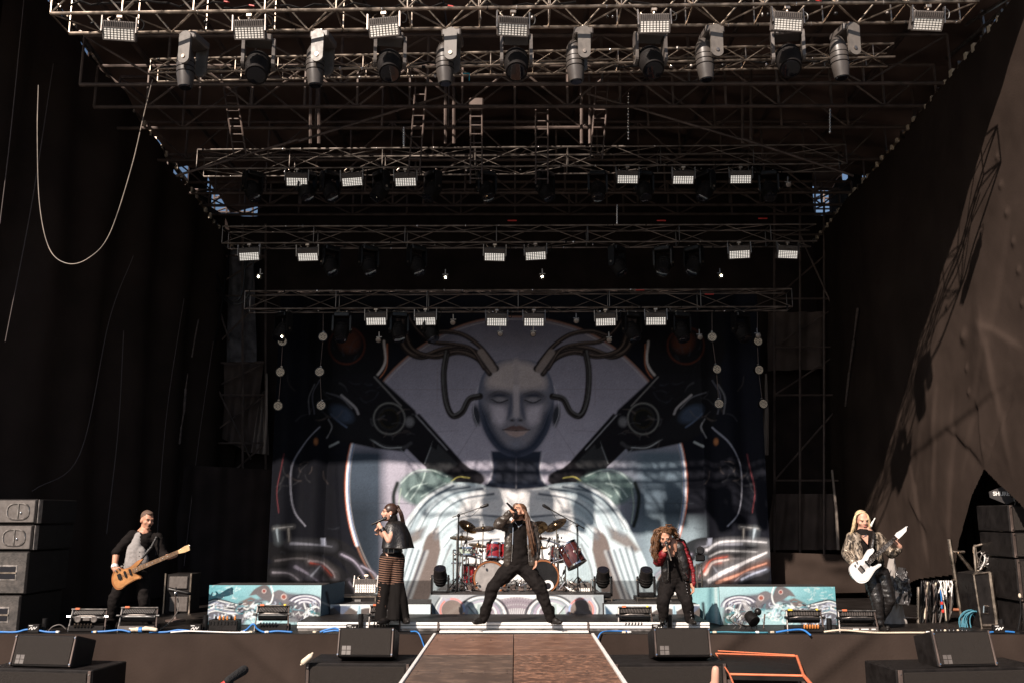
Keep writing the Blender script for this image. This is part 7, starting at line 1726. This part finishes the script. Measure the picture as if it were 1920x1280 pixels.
c = p_(1633, 985, -.05); tag(MB().cap(c, c+V(.02, -.02, .05), .018, .012).cap(c+V(.02, -.02, .05), c+V(.05, -.03, .10), .010, .006).build('wireless_clip', M_WHITE, smooth=True), 'white wireless clip on the strap at the blond guitarist shoulder', 'clip')

# ---------------------------------------------------------------- people in front of the stage, of whom only a hand and a camera microphone reach the frame
def pit_person(label, x_, Y, top, reach):
    root = thing('person', label, 'person', V(x_, Y, GZ), 'people in front of the stage'); k = (top-GZ)/1.75; h = lambda z: V(x_, Y, GZ+z*k)
    hd = Head(h(1.62), (0, 1, 0), (0, 0, 1), k); m = MB(); hd.add(m); m.cap(h(1.54), h(1.40), .052*k, .06*k); m.cap(h(1.38), h(.95), .12*k, .13*k)
    sr, sl = h(1.38)+V(.17*k, 0, 0), h(1.38)+V(-.17*k, 0, 0); e = (sr+reach)*.5+V(.05, -.05, -.02)
    limb(m, [sr, e, reach], [.055, .044, .030]); limb(m, [sl, sl+V(-.05, .05, -.28*k), sl+V(-.02, .15, -.5*k)], [.055, .044, .03])
    hand(m, sl+V(-.02, .15, -.5*k), (0, .3, -1), (1, 0, 0), .3)
    for q in (-1, 1): limb(m, [h(.92)+V(q*.09*k, 0, 0), h(.5)+V(q*.1*k, .02, 0), h(.06)+V(q*.1*k, 0, 0)], [.09*k, .06*k, .045*k]); m.cap(h(.04)+V(q*.1*k, 0, 0), h(.03)+V(q*.1*k, .16, 0), .04, .03)
    return root, m, hd, sr, e
q = P(1341, 1240, 1.75); wr = q + V(.012, 0, -.175)
root, m, hd, sr, e = pit_person('spectator near the camera raising one finger into the frame', q.x-.22, 1.6, .62, wr)
m.cap(wr, wr+V(-.005, 0, .075), .028, .032, 12, ((0, 1, 0), .6))
f0 = wr+V(-.010, 0, .085); m.cap(f0, f0+V(-.004, .004, .045), .0100, .0096, 12); m.cap(f0+V(-.004, .004, .045), q+V(0, 0, -.012), .0096, .0086, 12)
for i in range(3):
    b = wr+V(.008+.017*i, 0, .080-.004*i); m.cap(b, b+V(.002, .030, .008), .0095, .009, 10); m.cap(b+V(.002, .030, .008), b+V(.002, .032, -.022), .009, .008, 10); m.cap(b+V(.002, .032, -.022), b+V(.002, .014, -.030), .008, .0075, 10)
b = wr+V(-.03, 0, .02); m.cap(b, b+V(-.006, .025, .03), .013, .011, 10); m.cap(b+V(-.006, .025, .03), b+V(.02, .042, .042), .011, .009, 10)
blob('body', m, .007, SK2, root, 2)
m = MB(); m.cap(V(q.x-.22, 1.6, .25), V(q.x-.22, 1.6, -.35), .15, .155); limb(m, [sr, e], [.075, .065]); blob('shirt', m, .015, M_BLKFAB, root, 2); m = MB(); m.ell(hd.at(0, -.02, .04), (.085, .10, .09), hd.m, 16, 10); m.build('hair', M_HDARK, root, smooth=True)
c = P(440, 1268, 5.2); wr = c + V(.02, -.10, -.22)
root, m, hd, sr, e = pit_person('photographer in the pit holding up a camera with a microphone', c.x-.15, 5.0, .42, wr)
hand(m, wr, (0, .2, 1), (0, 1, .2), 1.0); blob('body', m, .012, SK3, root, 2); m = MB(); m.cap(V(c.x-.15, 5.0, .10), V(c.x-.15, 5.0, -.45), .15, .155); limb(m, [sr, e], [.075, .065]); blob('shirt', m, .015, M_BLKFAB, root, 2); m = MB(); m.ell(hd.at(0, -.02, .04), (.085, .10, .09), hd.m, 16, 10); m.build('hair', M_HDARK, root, smooth=True)
root = thing('video_camera', 'video camera with a furry black microphone at the bottom edge of the frame', 'camera', wr+V(0, .02, .06))
MB().bbox(wr+V(-.02, .06, .11), (.13, .09, .085), .01).build('camera_body', M_BLACK, root); MB().cyl(wr+V(-.02, .1, .11), wr+V(-.02, .2, .11), .04, n=18).build('lens', M_BLACK, root)
MB().cap(c+V(-.02, -.05, -.01), c+V(.025, .08, .022), .020, .026).build('microphone_windshield', mat('furry_black', (.012, .011, .011), .95, bump=1.0, bscale=90), root, smooth=True); MB().cyl(c+V(-.03, -.06, -.02), c+V(-.075, -.07, -.05), .014, n=10).build('shock_mount', M_RED, root); MB().cyl(wr+V(-.02, .06, .15), c+V(-.01, -.02, -.02), .012, n=8).build('bracket', M_BLACK, root)
